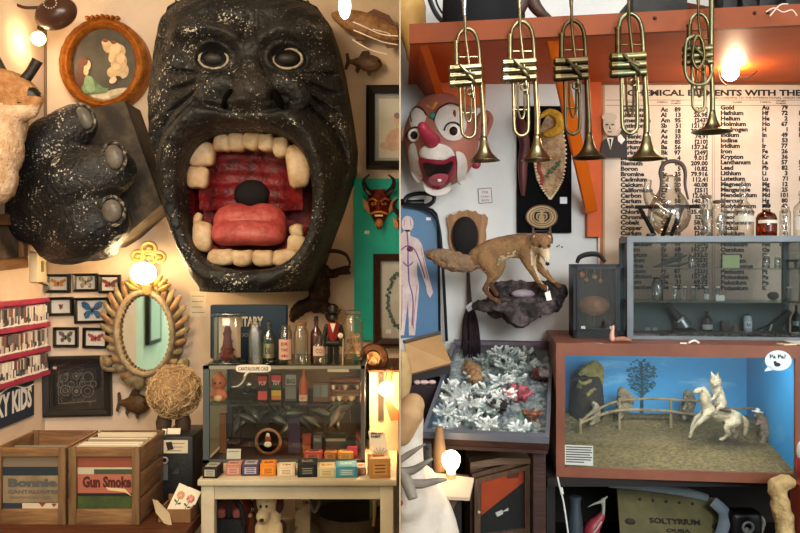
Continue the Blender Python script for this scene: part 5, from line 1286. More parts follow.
# ---- orange shelf overhead
SZ = 2.325; SHY0, SHY1 = 2.80, 2.56     # shelf underside, distance of its front edge at the left and right end
def shelf_y(x): return SHY0+(SHY1-SHY0)*(x-.035)/1.4
def shelf():
    t = thing('orange_shelf', 'wide orange painted wooden shelf running overhead across right wall', 'shelf', (.8, WR, SZ))
    xa, xb = .035, 1.95
    MB(OR).hexa([Vector((xa, WR, SZ)), Vector((xb, WR, SZ)), Vector((xb, shelf_y(xb), SZ)), Vector((xa, shelf_y(xa), SZ))], (0, 0, .02)).build('shelf_board', None, t, flat=True)
    d = Vector((xb-xa, shelf_y(xb)-shelf_y(xa), 0)).normalized(); n = Vector((d.y, -d.x, 0))
    MB(M('orange_fascia_shaded', '80390a', .6, col2='703008', scale=4, bump=.08)).hexa([Vector((xa, shelf_y(xa), SZ)), Vector((xb, shelf_y(xb), SZ)), Vector((xb, shelf_y(xb), SZ+.068)), Vector((xa, shelf_y(xa), SZ+.068))], n*.02).build('front_board', None, t, flat=True)  # same orange with shade in its colour; the bulb lights the underside
    # left bracket and short wall cleat
    MB(OR).hexa([Vector((.07, shelf_y(.07)+.02, SZ)), Vector((.07, WR, SZ)), Vector((.19, WR, SZ-.16)), Vector((.19, WR-.04, SZ-.16))], (.03, 0, 0)).build('bracket', None, t, flat=True)
    MB(OR).bx((.14, WR-.03, SZ-.1), (.36, WR, SZ)).build('wall_cleat', None, t, flat=True)
    # post on the wall with diagonal brace
    a = FW(585, 237); b = FW(598.5, 75); MB(OR).bx((a.x, WR-.045, a.z), (b.x, WR-.0005, SZ)).build('wall_post', None, t, flat=True)
    p0 = P(546, 44, 2.78); p0.z = SZ; p1 = FW(592, 214, .045); w = .046
    MB(M('orange_brace', 'd8640e', .5)).hexa([p0, p0+Vector((w, 0, 0)), p1+Vector((.006, 0, .012)), p1+Vector((-w+.006, 0, 0))], (0, -.03, 0)).build('diagonal_brace', None, t, flat=True)
    for px in (653, 745, 757): 
        x = (px-CX)*2.66/F; MB(K('2c1410')).ball((x, shelf_y(x)-.022, SZ+.045), .006).build('knot', None, t)
shelf()
# ---- trumpets
def trumpet(x0, ytop, ybell, dxb, mats, label, Y, kind='trumpet', r_bell=15.5, tilt=0):
    """x0/ytop: px of the top loop; ybell: px of the bell rim; dxb: bell px offset from loop"""
    s = Y/F; O = P(x0, ytop, Y); k = (ybell-ytop)/132.0
    t = thing('brass_'+kind, label, 'brass instrument', P(x0, ytop, Y), 'brass instruments hanging from orange shelf')
    def q(x, y, d=0): return O+Vector((x*s*k, -d*s*k, -y*s*k))
    m, m2, mm_ = mats
    mb = MB(m)       # bell tube: loop over the top, down, flaring to the bell
    lp = [q(-10, 34), q(-10, 18), q(-9, 7), q(-4, 1), q(2, 0), q(8, 5), q(11, 15), q(12, 30)]
    pts = crv(lp, 5)+crv([q(12, 31), q(13.5, 60), q(15+dxb*.15, 90), q(15+dxb*.4, 108)], 5)[1:]
    mb.tube(pts, [1.9*s*k]*2+[2.0*s*k, 2.3*s*k, 3.0*s*k], 12); mb.build('tubing', None, t)
    prof = [(3.0, 0), (3.8, 5), (5.2, 11), (7.6, 16.2), (10.8, 20), (r_bell/k*.88, 22.6), (r_bell/k, 24), (r_bell/k+.5, 24.4), (r_bell/k-.5, 24.2), (r_bell/k*.8, 22), (9.4, 19.2), (6, 14), (4, 9)]
    c = q(15+dxb*.4, 107.8); mb = MB(m); mb.lathe(c, [(r*s*k, z*s*k) for r, z in prof], 36, (R(1)*dxb*.6, 0, -1)); mb.build('bell', None, t, angle=180)
    mb = MB(m2); mb.cyl(q(-11, 12), q(-11, 36), 2.7*s*k); mb.cyl(q(-11, 12), q(-11, 15), 3.3*s*k); mb.build('tuning_ferrule', None, t)
    mb = MB(m2); mb.tube([q(-2.5, -29, 4), q(-2, 8, 4), q(5, 70, 4)], [1.5*s*k, 1.4*s*k, 1.5*s*k], 10); lpo = mb.build('leadpipe', None, t)
    mb = MB(mm_); mb.lathe(q(-2.6, -18, 4), [(1.6*s*k, -6*s), (1.9*s*k, 0), (2.6*s*k, 8*s), (3.4*s*k, 11*s), (4.8*s*k, 14*s), (4.8*s*k, 18*s)], 16); mb.build('mouthpiece', None, lpo)
    for j in range(3):
        y = 40+7.6*j; mb = MB(m); mb.cyl(q(-13, y, 3), q(13, y-1.5, 3), 3.8*s*k); vo = mb.build('valve_casing', None, t)
        mb = MB(m2); mb.tube([q(-19.5, y+.3, 3), q(-18, y+.3, 3), q(-13, y, 3)], [2.6*s*k, 4.2*s*k, 4.3*s*k], 14); mb.build('valve_cap', None, vo)
        if j < 2:
            mb = MB(m); mb.tube(crv([q(-8+6*j, y-2, 7), q(-2+6*j, y+5, 9), q(6, y+8, 7)], 5), 1.6*s*k, 8); mb.build('slide_crook', None, t)
    mb = MB(m)        # main slide hanging below the valves
    mb.tube(crv([q(-8, 58), q(-7.5, 80), q(-7, 100), q(-5, 106), q(0, 109), q(5, 106), q(6.5, 100), q(6.5, 80), q(6, 58)], 6), 1.75*s*k, 10); mb.build('main_slide', None, t)
    mb = MB(m2); mb.tube(crv([q(-4, 58, 2), q(-3.6, 82, 2), q(-1.5, 92, 2), q(1, 92, 2), q(2.5, 84, 2), q(2.5, 58, 2)], 5), 1.1*s*k, 8)
    mb.cyl(q(-9, 84), q(8, 84), 1.0*s*k); mb.build('inner_slide', None, t); MB(m2).cyl(q(11, 28), q(-10, 28), .9*s*k).build('cross_brace', None, t)
    mb = MB(m); mb.tube([q(1+3*math.cos(a), 64+3*math.sin(a), 6) for a in [2*PI*i/14 for i in range(14)]], .7*s*k, 6, closed=True); mb.build('finger_ring', None, t)
    if kind == 'cornet':
        mb = MB(m); mb.tube(crv([q(-8, 26, 7), q(-16, 32, 7), q(-18, 50, 7), q(-17, 70, 7), q(-8, 80, 7), q(6, 78, 7), q(12, 66, 7)], 6), 1.9*s*k, 10); mb.build('outer_loop', None, t)
        mb = MB(m2); mb.tube(crv([q(-9, 34, 10), q(-11, 52, 10), q(-5, 64, 10), q(2, 52, 10), q(0, 34, 10), q(-5, 27, 10), q(-9, 34, 10)], 6), 1.7*s*k, 10); mb.build('side_loop', None, t)
        mb = MB(m); mb.cyl(q(13, -30, 3), q(13, 60, 1), 2.9*s*k); mb.build('straight_pipe', None, t)
    # string loop to the fascia
    fx = shelf_y(O.x)-.02; mb = MB(K('3a3028')); mb.tube([q(1, 1), Vector((q(1, 0).x, fx, SZ+.05))], .0018, 5); mb.build('hanging_string', None, t)
    if tilt: t.rotation_euler = (0, R(tilt), 0)
    return t
B1 = M('bright_brass', '9c8f6c', .28, 1, col2='554a32', scale=9, thr=(.35, .7)); B1b = M('pale_brass', 'b4aa8a', .25, 1, col2='776440', scale=12)
B3 = M('dark_brass', '5a4c34', .4, 1, col2='3a3122', scale=9); B3b = M('dark_brass_b', '6c5c3e', .35, 1, col2='40361f', scale=12)
B4 = M('green_brass', '8a7d58', .33, 1, col2='57604a', scale=8); SV = M('nickel_silver', 'b9bcc0', .22, 1)
def ty(px): x = (px-CX)*2.7/F; return shelf_y(x)-.06
trumpet(467, 29, 161, 0, (B1, B1b, SV), 'bright brass trumpet hanging nearest the clown head', ty(467), tilt=-1)
trumpet(521.5, 22, 160, 0, (B1, B1b, B1b), 'brass trumpet hanging in front of black board with horn', ty(521), tilt=0)
trumpet(573, 21, 158, 1, (B3, B3b, B3b), 'dark tarnished trumpet hanging beside diagonal orange brace', ty(573), r_bell=17)
trumpet(630, 14, 159, 0, (B4, B3b, B3b), 'brass trumpet with greenish bell hanging at left of chart', ty(630), r_bell=18)
trumpet(699, 14, 132, 0, (B4, B3b, B3b), 'brass cornet with round loops hanging beside lit bulb', ty(699), 'cornet', r_bell=19)
# ---- chart of chemical elements
def chart():
    Y = WR-.02; f = Fr(Y); x0, x1, y0, y1 = 598, 900, 84, 345
    t = thing('element_chart', 'large cream printed chart of chemical elements hanging behind bottles', 'chart', f(700, 214))
    MB(M('chart_paper', 'd6c8b8', .75, col2='c4b09a', scale=2.2, bump=.05)).bx(f(x0, y1, -.008), f(x1, y0, 0)).build('sheet', None, t, flat=True)
    MB(wood('chart_batten', '7a4a30', '5a3420')).bx(f(x0-2, y0+1, -.015), f(x1, y0-4, .008)).build('batten', None, t, flat=True)
    MB(M('rust_edge', 'a87250', .8, col2='8a5638', scale=6)).bx(f(600, y1, 0), f(603.5, y0, .001)).build('edge_strip', None, t, flat=True)
    MB(K('a08a6c')).bx(f(604, y1, 0), f(604.8, y0, .001)).build('margin_line', None, t, flat=True)
    ink = K('1d1714'); s = f.s
    L1 = [('Actinium', 'Ac', '89', '[227]'), ('Aluminum', 'Al', '13', '26.98'), ('Americium', 'Am', '95', '[243]'), ('Antimony', 'Sb', '51', '121.76'), ('Argon', 'Ar', '18', '39.944'), ('Arsenic', 'As', '33', '74.91'), ('Astatine', 'At', '85', '[210]'), ('Barium', 'Ba', '56', '137.36'), ('Berkelium', 'Bk', '97', '[249]'), ('Beryllium', 'Be', '4', '9.013'), ('Bismuth', 'Bi', '83', '209.00'), ('Boron', 'B', '5', '10.82'), ('Bromine', 'Br', '35', '79.916'), ('Cadmium', 'Cd', '48', '112.41'), ('Calcium', 'Ca', '20', '40.08'), ('Californium', 'Cf', '98', '[251]'), ('Carbon', 'C', '6', '12.011'), ('Cerium', 'Ce', '58', '140.13'), ('Cesium', 'Cs', '55', '132.91'), ('Chlorine', 'Cl', '17', '35.457'), ('Chromium', 'Cr', '24', '52.01'), ('Cobalt', 'Co', '27', '58.94'), ('Copper', 'Cu', '29', '63.54'), ('Curium', 'Cm', '96', '[247]'), ('Dysprosium', 'Dy', '66', '162.51'), ('Einsteinium', 'Es', '99', '[254]'), ('Erbium', 'Er', '68', '167.27'), ('Europium', 'Eu', '63', '152.0'), ('Fermium', 'Fm', '100', '[253]'), ('Fluorine', 'F', '9', '19.00'), ('Francium', 'Fr', '87', '[223]'), ('Gadolinium', 'Gd', '64', '157.26'), ('Gallium', 'Ga', '31', '69.72'), ('Germanium', 'Ge', '32', '72.60')]
    L2 = [('Gold', 'Au', '79', '197.0'), ('Hafnium', 'Hf', '72', '178.50'), ('Helium', 'He', '2', '4.003'), ('Holmium', 'Ho', '67', '164.94'), ('Hydrogen', 'H', '1', '1.0080'), ('Indium', 'In', '49', '114.82'), ('Iodine', 'I', '53', '126.91'), ('Iridium', 'Ir', '77', '192.2'), ('Iron', 'Fe', '26', '55.85'), ('Krypton', 'Kr', '36', '83.80'), ('Lanthanum', 'La', '57', '138.92'), ('Lead', 'Pb', '82', '207.21'), ('Lithium', 'Li', '3', '6.940'), ('Lutetium', 'Lu', '71', '174.99'), ('Magnesium', 'Mg', '12', '24.32'), ('Manganese', 'Mn', '25', '54.94'), ('Mendelevium', 'Md', '101', '[256]'), ('Mercury', 'Hg', '80', '200.61'), ('Molybdenum', 'Mo', '42', '95.95'), ('Neodymium', 'Nd', '60', '144.27'), ('Neon', 'Ne', '10', '20.183'), ('Neptunium', 'Np', '93', '[237]'), ('Nickel', 'Ni', '28', '58.71'), ('Niobium', 'Nb', '41', '92.91'), ('Nitrogen', 'N', '7', '14.008'), ('Nobelium', 'No', '102', '[254]'), ('Osmium', 'Os', '76', '190.2'), ('Oxygen', 'O', '8', '16'), ('Palladium', 'Pd', '46', '106.4'), ('Phosphorus', 'P', '15', '30.975'), ('Platinum', 'Pt', '78', '195.09'), ('Plutonium', 'Pu', '94', '[242]'), ('Polonium', 'Po', '84', '[210]'), ('Potassium', 'K', '19', '39.10')]
    sz = 6.0*s
    for L_, cols, ytop, st, nm in ((L1, (620.5, 661, 672, 687), 111.5, 5.38, 'left_column_print'), (L2, (720.5, 762, 779, 794), 109.5, 5.47, 'right_column_print')):
        g = MB(ink)
        for i, row in enumerate(L_):
            for j, tx in enumerate(row):
                y = ytop+i*st; xx = cols[j]
                b = text_bm(tx, sz*.98, bold=.055, ext=0, fitw=None); mp = {}
                w = max(v.co.x for v in b.verts)
                off = 0 if j in (0, 1) else (8.5*s-w if j == 2 else 20*s-w)
                kx = 1.15 if j == 0 else 1.05
                o = f(xx, y, .0008)
                for v in b.verts: mp[v] = g.v(o+Vector((v.co.x*kx+off, 0, v.co.y)))
                for fa in b.faces: g.face([mp[v] for v in fa.verts])
                b.free()
        g.build(nm, None, t, flat=True)
    g = MB(ink); text(g, 'CHEMICAL ELEMENTS WITH THEIR ATOMIC NUMBERS', f(627, 96, .0008), .03, bold=.04, fitw=288*s, fith=6.3*s, ext=0); g.build('headline', None, t, flat=True)
    g = MB(K('3c322a')); text(g, 'ACCORDING TO THE INTERNATIONAL UNION OF CHEMISTRY  SYMBOLS AND WEIGHTS', f(715, 98.8, .0008), .02, bold=.02, fitw=150*s, fith=2.0*s, ext=0)
    for xx, tx, w in ((626, 'NAME', 9), (657, 'SYMBOL', 11), (671, 'ATOMIC|NUMBER', 10), (733, 'NAME', 9), (760, 'SYMBOL', 11), (776, 'ATOMIC|NUMBER', 10)):
        for k, q in enumerate(tx.split('|')): text(g, q, f(xx, 103+k*2.2-(1 if '|' in tx else 0), .0008), .02, bold=.02, fitw=w*s, fith=1.6*s, ext=0)
    for a in (606, 712): g.bx(f(a, 105.6, 0), f(a+96, 105.2, .0008)); g.bx(f(a, 100.3, 0), f(a+96, 99.9, .0008))
    g.bx(f(712, y1, 0), f(712.4, 100, .0008)); g.bx(f(714, y1, 0), f(714.3, 100, .0008)); g.build('table_rules', None, t, flat=True)
chart()
# ---- lit bulb under the shelf with its cord
def shelf_bulb():
    f = Fr(3.15); t = thing('socket_bulb', 'glowing bare bulb on cord below orange shelf at right', 'lamp', f(734, 45))
    MB(EM('shelf_bulb_glow', 'ffe6bd', 60)).ball(f(730.5, 73), .031, u=20, v=14).build('bulb', None, t)
    MB(K('8a5a48', .4)).tube([f(732, 68), f(736, 50)], [.014, .016], 14).build('socket', None, t)
    mb = MB(K('231815', .5)); top = f(735, 40); top.z = SZ
    mb.tube(crv([f(736, 51), f(735, 44), top+Vector((0, .05, -.01))], 5), .006, 6); mb.tube(crv([f(734, 42), f(725, 50), f(718, 62), f(720, 78), f(727, 86)], 6), .003, 5); mb.tube(crv([f(738, 76), f(747, 78), f(754, 74), f(757, 71)], 6), .0025, 5); mb.build('cord', None, t)
    light('shelf_bulb_light', 'POINT', f(730.5, 75, .045), 7.0, (1, .68, .42), .03)
shelf_bulb()
def top_clutter():
    tz = SZ+.068+.0
    def at(px, off): x = (px-CX)*(2.72+off)/F; return x
    # black hat-like drum
    g = MB(M('black_felt', '0c0c0f', .9)); g.lathe((at(485, .18), shelf_y(.3)+.2, SZ+.02), [(.15, 0), (.155, .02), (.15, .2), (.14, .3)], 32); g.m(K('0d0d10'))
    tag(g.build('black_drum', None, None), 'large black round drum shaped object on orange shelf near hoop', 'drum')
    g = MB(K('1b1c1e', .4)); f = Fr(2.95); g.tube(crv([f(427, -10), f(433, 8), f(441, 20), f(452, 27), f(466, 27)], 8), .009, 8); g.tube(crv([f(433, -10), f(438, 6), f(446, 17), f(456, 23)], 8), .004, 6)
    tag(g.build('black_hoop', None, None), 'thin black curved hoop leaning on orange shelf at left', 'hoop')
    f = Fr(2.9); g = MB(M('brown_horn', '4a3328', .5, col2='2f2019', scale=14)); 
    g.tube(crv([f(497, 22), f(505, 21), f(514, 15), f(522, 4), f(526, -8)], 8), [.008, .022, .026, .02], 10)
    tag(g.build('curved_horn', None, None), 'brown curved horn rising leftmost on orange shelf', 'horn')
    g = MB(M('brown_horn', '')); g.tube(crv([f(531, -8), f(534, 4), f(541, 13), f(551, 19)], 8), [.018, .024, .02, .008], 10)
    tag(g.build('curved_horn', None, None), 'brown curved horn sloping down to right on orange shelf', 'horn')
    g = MB(K('26241f', .7)); g.box(Vector((at(592, .2), 2.92, SZ+.068)), (.26, .2, .095), None, .03, 3); tag(g.build('dark_bundle', None, None), 'dark flat bundle lying on orange shelf above third trumpet', 'bundle')
    g = MB(M('weathered_grey', '2c2a26', .7, col2='1c1b18', scale=10)); g.box(Vector((at(650, .2), 2.9, SZ+.10)), (.2, .2, .16), None, .02, 2); tag(g.build('grey_case', None, None), 'dark grey case on orange shelf above fourth trumpet', 'case')
    f = Fr(2.85); g = MB(K('9c9890', .4)); g.hexa([f(684, 2), f(712, 7), f(716, -6), f(690, -8)], (0, .1, 0)); tag(g.build('pale_plate', None, None, flat=True), 'pale grey tilted plate on orange shelf behind cornet', 'plate')
    g = MB(M('dark_metal', '1c1b1b', .6, 0)); 
    for x in (724, 742, 760, 785): g.box(f(x, 3), (.055, .12, .1), Euler((0, R(x % 7*4-10), 0)), .01)
    tag(g.build('metal_rack', None, None), 'dark metal rack of short posts at right end of orange shelf', 'rack')
    f = Fr(2.5); g = MB(K('c9b8a8', .3)); g.tube(crv([f(766, 12), f(774, 8), f(783, 12), f(792, 10), f(797, 16)], 6), .002, 5); g.tube(crv([f(770, 16), f(780, 5), f(788, 4)], 6), .002, 5)
    tag(g.build('white_string', None, None), 'thin pale string draped over fascia at far right', 'string')
    # silver tool hanging over the edge
    # yellow tan form in the corner
    f = Fr(3.2); g = MB(M('yellow_wood', 'b98f4a', .5, col2='9c7436', scale=6)); g.limb([f(404, -12), f(406, 12), f(414, 34), f(418, 50)], [.07, .085, .055, .05], 16); g.ball(f(419, 56), (.052, .05, .045))
    o = organic(g, 'wooden_leg_form', [M('yellow_wood', '')], None, .008, 4); tag(o, 'yellow tan wooden foot shaped form hanging in upper left corner', 'ornament')
top_clutter()
# ---- clown head
def clown():
    fr = Fr(3.22); t = thing('clown_head', 'large painted clown head with red nose and open laughing mouth', 'sculpture', Vector((FW(440, 0).x, WR, FW(0, 150).z)))
    flesh = M('clown_flesh', 'a86c5c', .5, col2='94584a', scale=9, bump=.1); wht = M('clown_white', 'd8d2ca', .5, col2='c4bab0', scale=12); redp = M('clown_red', '8e2236', .4); dark = K('1c1214', .4)
    # rotation: head looks to the lower left of the picture
    c = fr(441, 140, 0); rx, rz, ry = 37.5*fr.s, 47*fr.s, .17
    mb = MB(flesh)
    def surf(x, y):
        """spot on the head front for px offset x,y from its middle"""
        X = x*fr.s; Z = -y*fr.s; q = max(0, 1-(X/rx)**2-(Z/rz)**2); d = ry*math.sqrt(q)
        d += .035*math.exp(-((x+8)/14)**2-((y-28)/14)**2)         # jaw
        d += .02*math.exp(-((x-10)/10)**2-((y-16)/10)**2)
        return Vector((c.x+X, c.y-d, c.z+Z))
    tmp = bmesh.new(); bmesh.ops.create_uvsphere(tmp, u_segments=48, v_segments=32, radius=1)
    for v in tmp.verts:
        x, y, z = v.co; X, Z = x*rx, z*rz
        px, py = X/fr.s, -Z/fr.s
        if y < 0:
            p = surf(px*.999, py*.999); v.co = p-c
        else: v.co = Vector((X, y*.17, Z))
    mb.add(tmp, c); mb.build('head', None, t, angle=180)
    def patch(pts, m, d=.004, name='paint', n=4, closed=True):
        cc = crv([Vector((a, b, 0)) for a, b in pts], n, closed=True); cx = sum(p.x for p in cc)/len(cc); cy = sum(p.y for p in cc)/len(cc)
        g = MB(m); rings = []
        for k in (1, .8, .6, .4, .2): rings.append([g.v(surf(cx+(p.x-cx)*k, cy+(p.y-cy)*k)+Vector((0, -d, 0))) for p in cc])
        back = [g.v(surf(p.x, p.y)+Vector((0, .01, 0))) for p in cc]; rings.insert(0, back); N = len(cc)
        for A, B in zip(rings, rings[1:]):
            for k in range(N): g.face([A[k], A[(k+1) % N], B[(k+1) % N], B[k]])
        g.face(rings[-1]); return g.build(name, None, t, angle=60)
    O = lambda x, y: (x-441, y-140)
    patch([O(411, 133), O(409, 118), O(414, 111), O(421, 116), O(425, 123), O(421, 134), O(416, 146)], wht)
    patch([O(433, 127), O(438, 116), O(450, 111), O(461, 117), O(464, 130), O(458, 145), O(446, 147), O(438, 140)], wht)
    patch([O(408, 152), O(414, 148), O(418, 163), O(424, 172), O(419, 183), O(411, 172)], wht)
    patch([O(453, 158), O(462, 160), O(466, 172), O(462, 184), O(456, 180), O(455, 168)], wht, .012, 'cheek_fold')
    patch([O(420, 154), O(432, 150), O(446, 154), O(452, 164), O(436, 166), O(420, 162)], wht, .012, 'upper_lip')
    patch([O(424, 183), O(436, 192), O(450, 184), O(449, 192), O(437, 196), O(426, 192)], wht, .006, 'chin')
    # mouth
    patch([O(418, 163), O(428, 166), O(440, 167), O(452, 162), O(453, 172), O(449, 184), O(438, 190), O(427, 186), O(421, 176)], redp, .02, 'lips')
    patch([O(422, 168), O(432, 170), O(442, 170), O(450, 167), O(449, 175), O(444, 179), O(437, 180), O(428, 181), O(424, 176)], dark, .026, 'mouth')
    patch([O(428, 181), O(436, 178), O(446, 179), O(444, 185), O(436, 187), O(430, 185)], M('clown_tongue', 'c05a68', .35), .034, 'tongue')
    g = MB(K('e0d8c8')); g.ball(surf(*O(438, 183))+Vector((0, -.036, 0)), (.009, .006, .008)); g.build('tooth', None, t)
    # eyes
    for (x, y, r) in ((413.5, 140, 6.2), (450.5, 138, 6.8)):
        g = MB(K('ece6dc', .2)); p = surf(*O(x, y)); g.ball(p, (r*fr.s, .02, r*fr.s*1.05)); eb = g.build('eyeball', None, t)
        g = MB(K('3a1e18', .12)); g.ball(p+Vector((0, -.012, -.002)), (r*fr.s*.62, .014, r*fr.s*.66)); g.m(BLACK); g.ball(p+Vector((0, -.02, -.002)), (r*fr.s*.35, .009, r*fr.s*.38)); g.build('iris', None, eb)
        g = MB(dark); g.tube([surf(*O(x+r*1.25*math.cos(a), y+r*1.2*math.sin(a)))+Vector((0, -.008, 0)) for a in [PI+PI*k/12 for k in range(13)]], .0035, 6); g.build('eyeliner', None, t)
    for pts in (((411, 126), (410, 114), (415, 110), (421, 114), (425, 122)), ((432, 128), (437, 116), (449, 109.5), (461, 115), (465, 128))):
        g = MB(dark); g.tube([surf(*O(p.x, p.y))+Vector((0, -.006, 0)) for p in crv([Vector((a, b, 0)) for a, b in pts], 6)], .0025, 6); g.build('brow_line', None, t)
    g = MB(K('7a2c2a')); g.ball(surf(*O(452, 121))+Vector((0, -.006, 0)), (.006, .004, .016)); g.build('tear_mark', None, t)
    g = MB(K('d8963a')); g.tube([surf(*O(a, b))+Vector((0, -.003, 0)) for a, b in ((426, 112), (431, 116), (435, 109))], .005, 6); g.build('forehead_mark', None, t)
    g = MB(K('2f7a66')); g.ball(surf(*O(431, 123))+Vector((0, -.004, 0)), (.014, .008, .013)); g.build('green_dot', None, t)
    # nose
    g = MB(redp); g.limb([surf(*O(431, 148)), surf(*O(426, 144))+Vector((0, -.05, 0)), surf(*O(421, 137))+Vector((0, -.085, 0))], [.032, .027, .021], 14); organic(g, 'nose', [redp], t, .005, 3)
    g = MB(M('clown_red', '')); g.ball(surf(*O(476, 164)), (.02, .012, .02)); g.build('cheek_spot', None, t)
    # ear on the right, tuft on the left
    g = MB(flesh); c2 = fr(483, 124, -.03); g.limb([fr(477, 134, -.04), fr(480, 119, -.03), fr(486, 112, -.03), fr(491, 118, -.03), fr(487, 130, -.03), fr(483, 140, -.03)], [.02, .018, .016, .015, .014, .012], 10); g.ball(fr(482, 126, -.05), (.03, .02, .045)); organic(g, 'ear', [flesh], t, .006, 3)
    g = MB(K('cfa08c')); g.ball(fr(403.5, 134, -.02), (.014, .02, .035)); g.build('ear', None, t)
clown()
# small printed card right of the clown
f = FW; g = MB(K('d6cfcc')); g.poly(f, [(478, 189), (491, 188), (492, 202.5), (479, 203.5)], .003, .003); g.m(K('6a4a50')); text(g, 'FOR', f(482, 193.5, .0035), .01, fitw=6*f.s, fith=2.4*f.s); text(g, 'JUMBO', f(480.5, 198, .0035), .01, fitw=9*f.s, fith=2.2*f.s); text(g, 'SHOW', f(481, 201.5, .0035), .01, fitw=8*f.s, fith=2.2*f.s)
for a, b in (((478, 189), (491, 188)), ((491, 188), (492, 202.5)), ((492, 202.5), (479, 203.5)), ((479, 203.5), (478, 189))): g.tube([f(*a, .0035), f(*b, .0035)], .0012, 4)
tag(g.build('printed_card', None, None, flat=True), 'small printed card with dark border on wall below clown ear', 'card')
# ---- tall black board with horn, mosaic shield, wood slice
def black_board():
    f = FW; t = thing('black_board', 'tall black board mounted on wall behind second trumpet', 'board', f(543, 170))
    MB(M('matt_black', '0b0a0c', .9, spec=.1)).bx(f(516.5, 233, 0), f(570.5, 107, .02)).build('board', None, t, flat=True)
    MB(K('ccd2dc')).bx(f(559, 204, .02), f(566, 197.5, .022)).build('tag', None, t, flat=True)
    f = Fr(WR-.02)
    g = MB(M('maroon_horn', '5a2a2c', .45, col2='42201f', scale=12, bump=.2)); g.tube(crv([f(518, 118, .012), f(521, 130, .02), f(524, 145, .02), f(522, 165, .02), f(522, 180, .02), f(522.5, 196, .014)], 7), [.02, .026, .022, .021, .018, .008], 12)
    tag(g.build('maroon_club', None, None), 'dark maroon wavy carved club on black board', 'carving')
    u = thing('mosaic_shield', 'pointed woven shield with yellow arc and bead pattern on black board', 'shield', f(551, 160))
    s_ = M('woven_straw', 'b59a78', .7, col2='8a6c4c', scale=40, thr=(.4, .6), bump=.6)
    out = [(541, 200), (536, 180), (533, 160), (536, 140), (545, 118), (552, 112), (560, 122), (565, 150), (563, 175), (556, 190), (551, 200)]
    g = MB(s_); cc = crv([Vector((a, b, 0)) for a, b in out[1:10]], 4); g.poly(f, [(p.x, p.y) for p in cc]+[(550, 200)], .014, .014); g.build('body', None, u, flat=True)
    g = MB(K('d8c8a8'))
    for p in crv([Vector((a, b, 0)) for a, b in ((550, 199), (557, 189), (563, 175), (565, 150), (561, 126))], 6)+crv([Vector((a, b, 0)) for a, b in ((549, 199), (540, 186), (535, 168), (534, 150))], 6): g.ball(f(p.x, p.y, .015), (.006, .004, .004), u=6, v=4)
    g.build('bead_edge', None, u)
    g = MB(M('gold_braid', 'c99a2c', .5, col2='a87818', scale=60, bump=.8)); g.tube(crv([f(539, 118, .02), f(548, 113, .02), f(557, 118, .02), f(558, 128, .02), f(551, 134, .02), f(542, 135, .02)], 6), [.008, .014, .022, .024, .02, .012], 8); g.build('yellow_arc', None, u)
    g = MB(M('red_beads', '9c3a2a', .5, col2='6b241c', scale=60))
    for k in range(12): a = k/11; g.ball(f(537+a*5+math.sin(k)*1, 160+a*24, .016), (.009, .005, .009), u=6, v=4)
    g.m(M('green_beads', '4f6e55', .5, col2='3a4e40', scale=60))
    for k in range(14): a = k/13; g.ball(f(546+a*13, 176-a*14+2*math.sin(k*1.7), .016), (.008, .005, .006), u=6, v=4)
    g.build('bead_pattern', None, u)
    v = thing('wood_slice', 'pale carved wooden oval slice with ring pattern on black board', 'carving', f(541, 217))
    g = MB(M('slice_wood', 'b89c74', .6, col2='9a7c54', scale=10)); g.ell(f, (541, 217), (16, 12), .02, .02, 30); g.build('disc', None, v, flat=True)
    g = MB(K('5a422c'))
    def ring(rx, ry, w=.0018, x=541, y=217): g.tube([f(x+rx*math.cos(a), y+ry*math.sin(a), .021) for a in [2*PI*k/28 for k in range(28)]], w, 5, closed=True)
    ring(15.5, 11.5, .003); ring(12.5, 9); ring(9.5, 7)
    g.m(BLACK); 
    for k in (-1, 1): g.tube(crv([f(541+k*1.5, 212.5, .022), f(541+k*6, 213.5, .022), f(541+k*6.5, 218.5, .022), f(541+k*2.5, 221.5, .022)], 5), [.002, .004, .004, .002], 6); g.tube(crv([f(541+k*1.5, 215, .022), f(541+k*3.5, 216, .022), f(541+k*3, 219, .022)], 4), .0025, 5)
    g.build('carved_rings', None, v)
    g = MB(K('3a3c44', .3))
    for k in (-1, 1): g.cyl(f(541+k*8.5, 227, .01), f(541+k*8.5, 236, .012), .006)
    g.tube([f(532, 231, .01), f(550, 231, .01)], .003, 6); g.build('clips', None, v)
black_board()
# ---- portrait cut-out on the chart
def cutout():
    f = Fr(WR-.05); t = thing('portrait_cutout', 'small sepia portrait cut-out of person in dark suit over chart', 'picture', f(613, 137))
    g = MB(K('2c2421')); g.poly(f, [(599, 157.5), (602, 142), (608, 136), (618, 136), (626, 126), (627, 158)], .006, .008); g.build('dark_suit', None, t, flat=True)
    g = MB(M('sepia_face', 'cbb9a4', .6, col2='a89680', scale=30)); g.ell(f, (609, 126), (6.2, 10), .008, .01, 20, -.1); g.build('face', None, t, flat=True)
    g = MB(K('b8a892')); g.ell(f, (609, 117.5), (7.5, 4.5), .009, .004, 18); g.build('hair', None, t, flat=True)
    g = MB(K('4a3c34')); 
    for x in (606.5, 612): g.ell(f, (x, 125), (1.8, .9), .0095, .002, 10)
    g.ell(f, (609.2, 132.2), (2.4, .6), .0095, .002, 10); g.poly(f, [(609, 126), (610.4, 129.5), (608.2, 129.5)], .0095, .002); g.build('features', None, t, flat=True)
    g = MB(K('ddd2c2')); g.poly(f, [(606, 138), (613, 138), (610, 150)], .008, .002); g.m(K('1d1815')); g.poly(f, [(608.5, 139), (611, 139), (610, 149)], .009, .002); g.build('shirt', None, t, flat=True)
    g = MB(K('e8e0d4')); g.poly(f, [(617, 137), (620, 134.5), (624.5, 140), (621, 144.5), (617.5, 141)], .009, .002); g.build('price_tag', None, t, flat=True)
cutout()
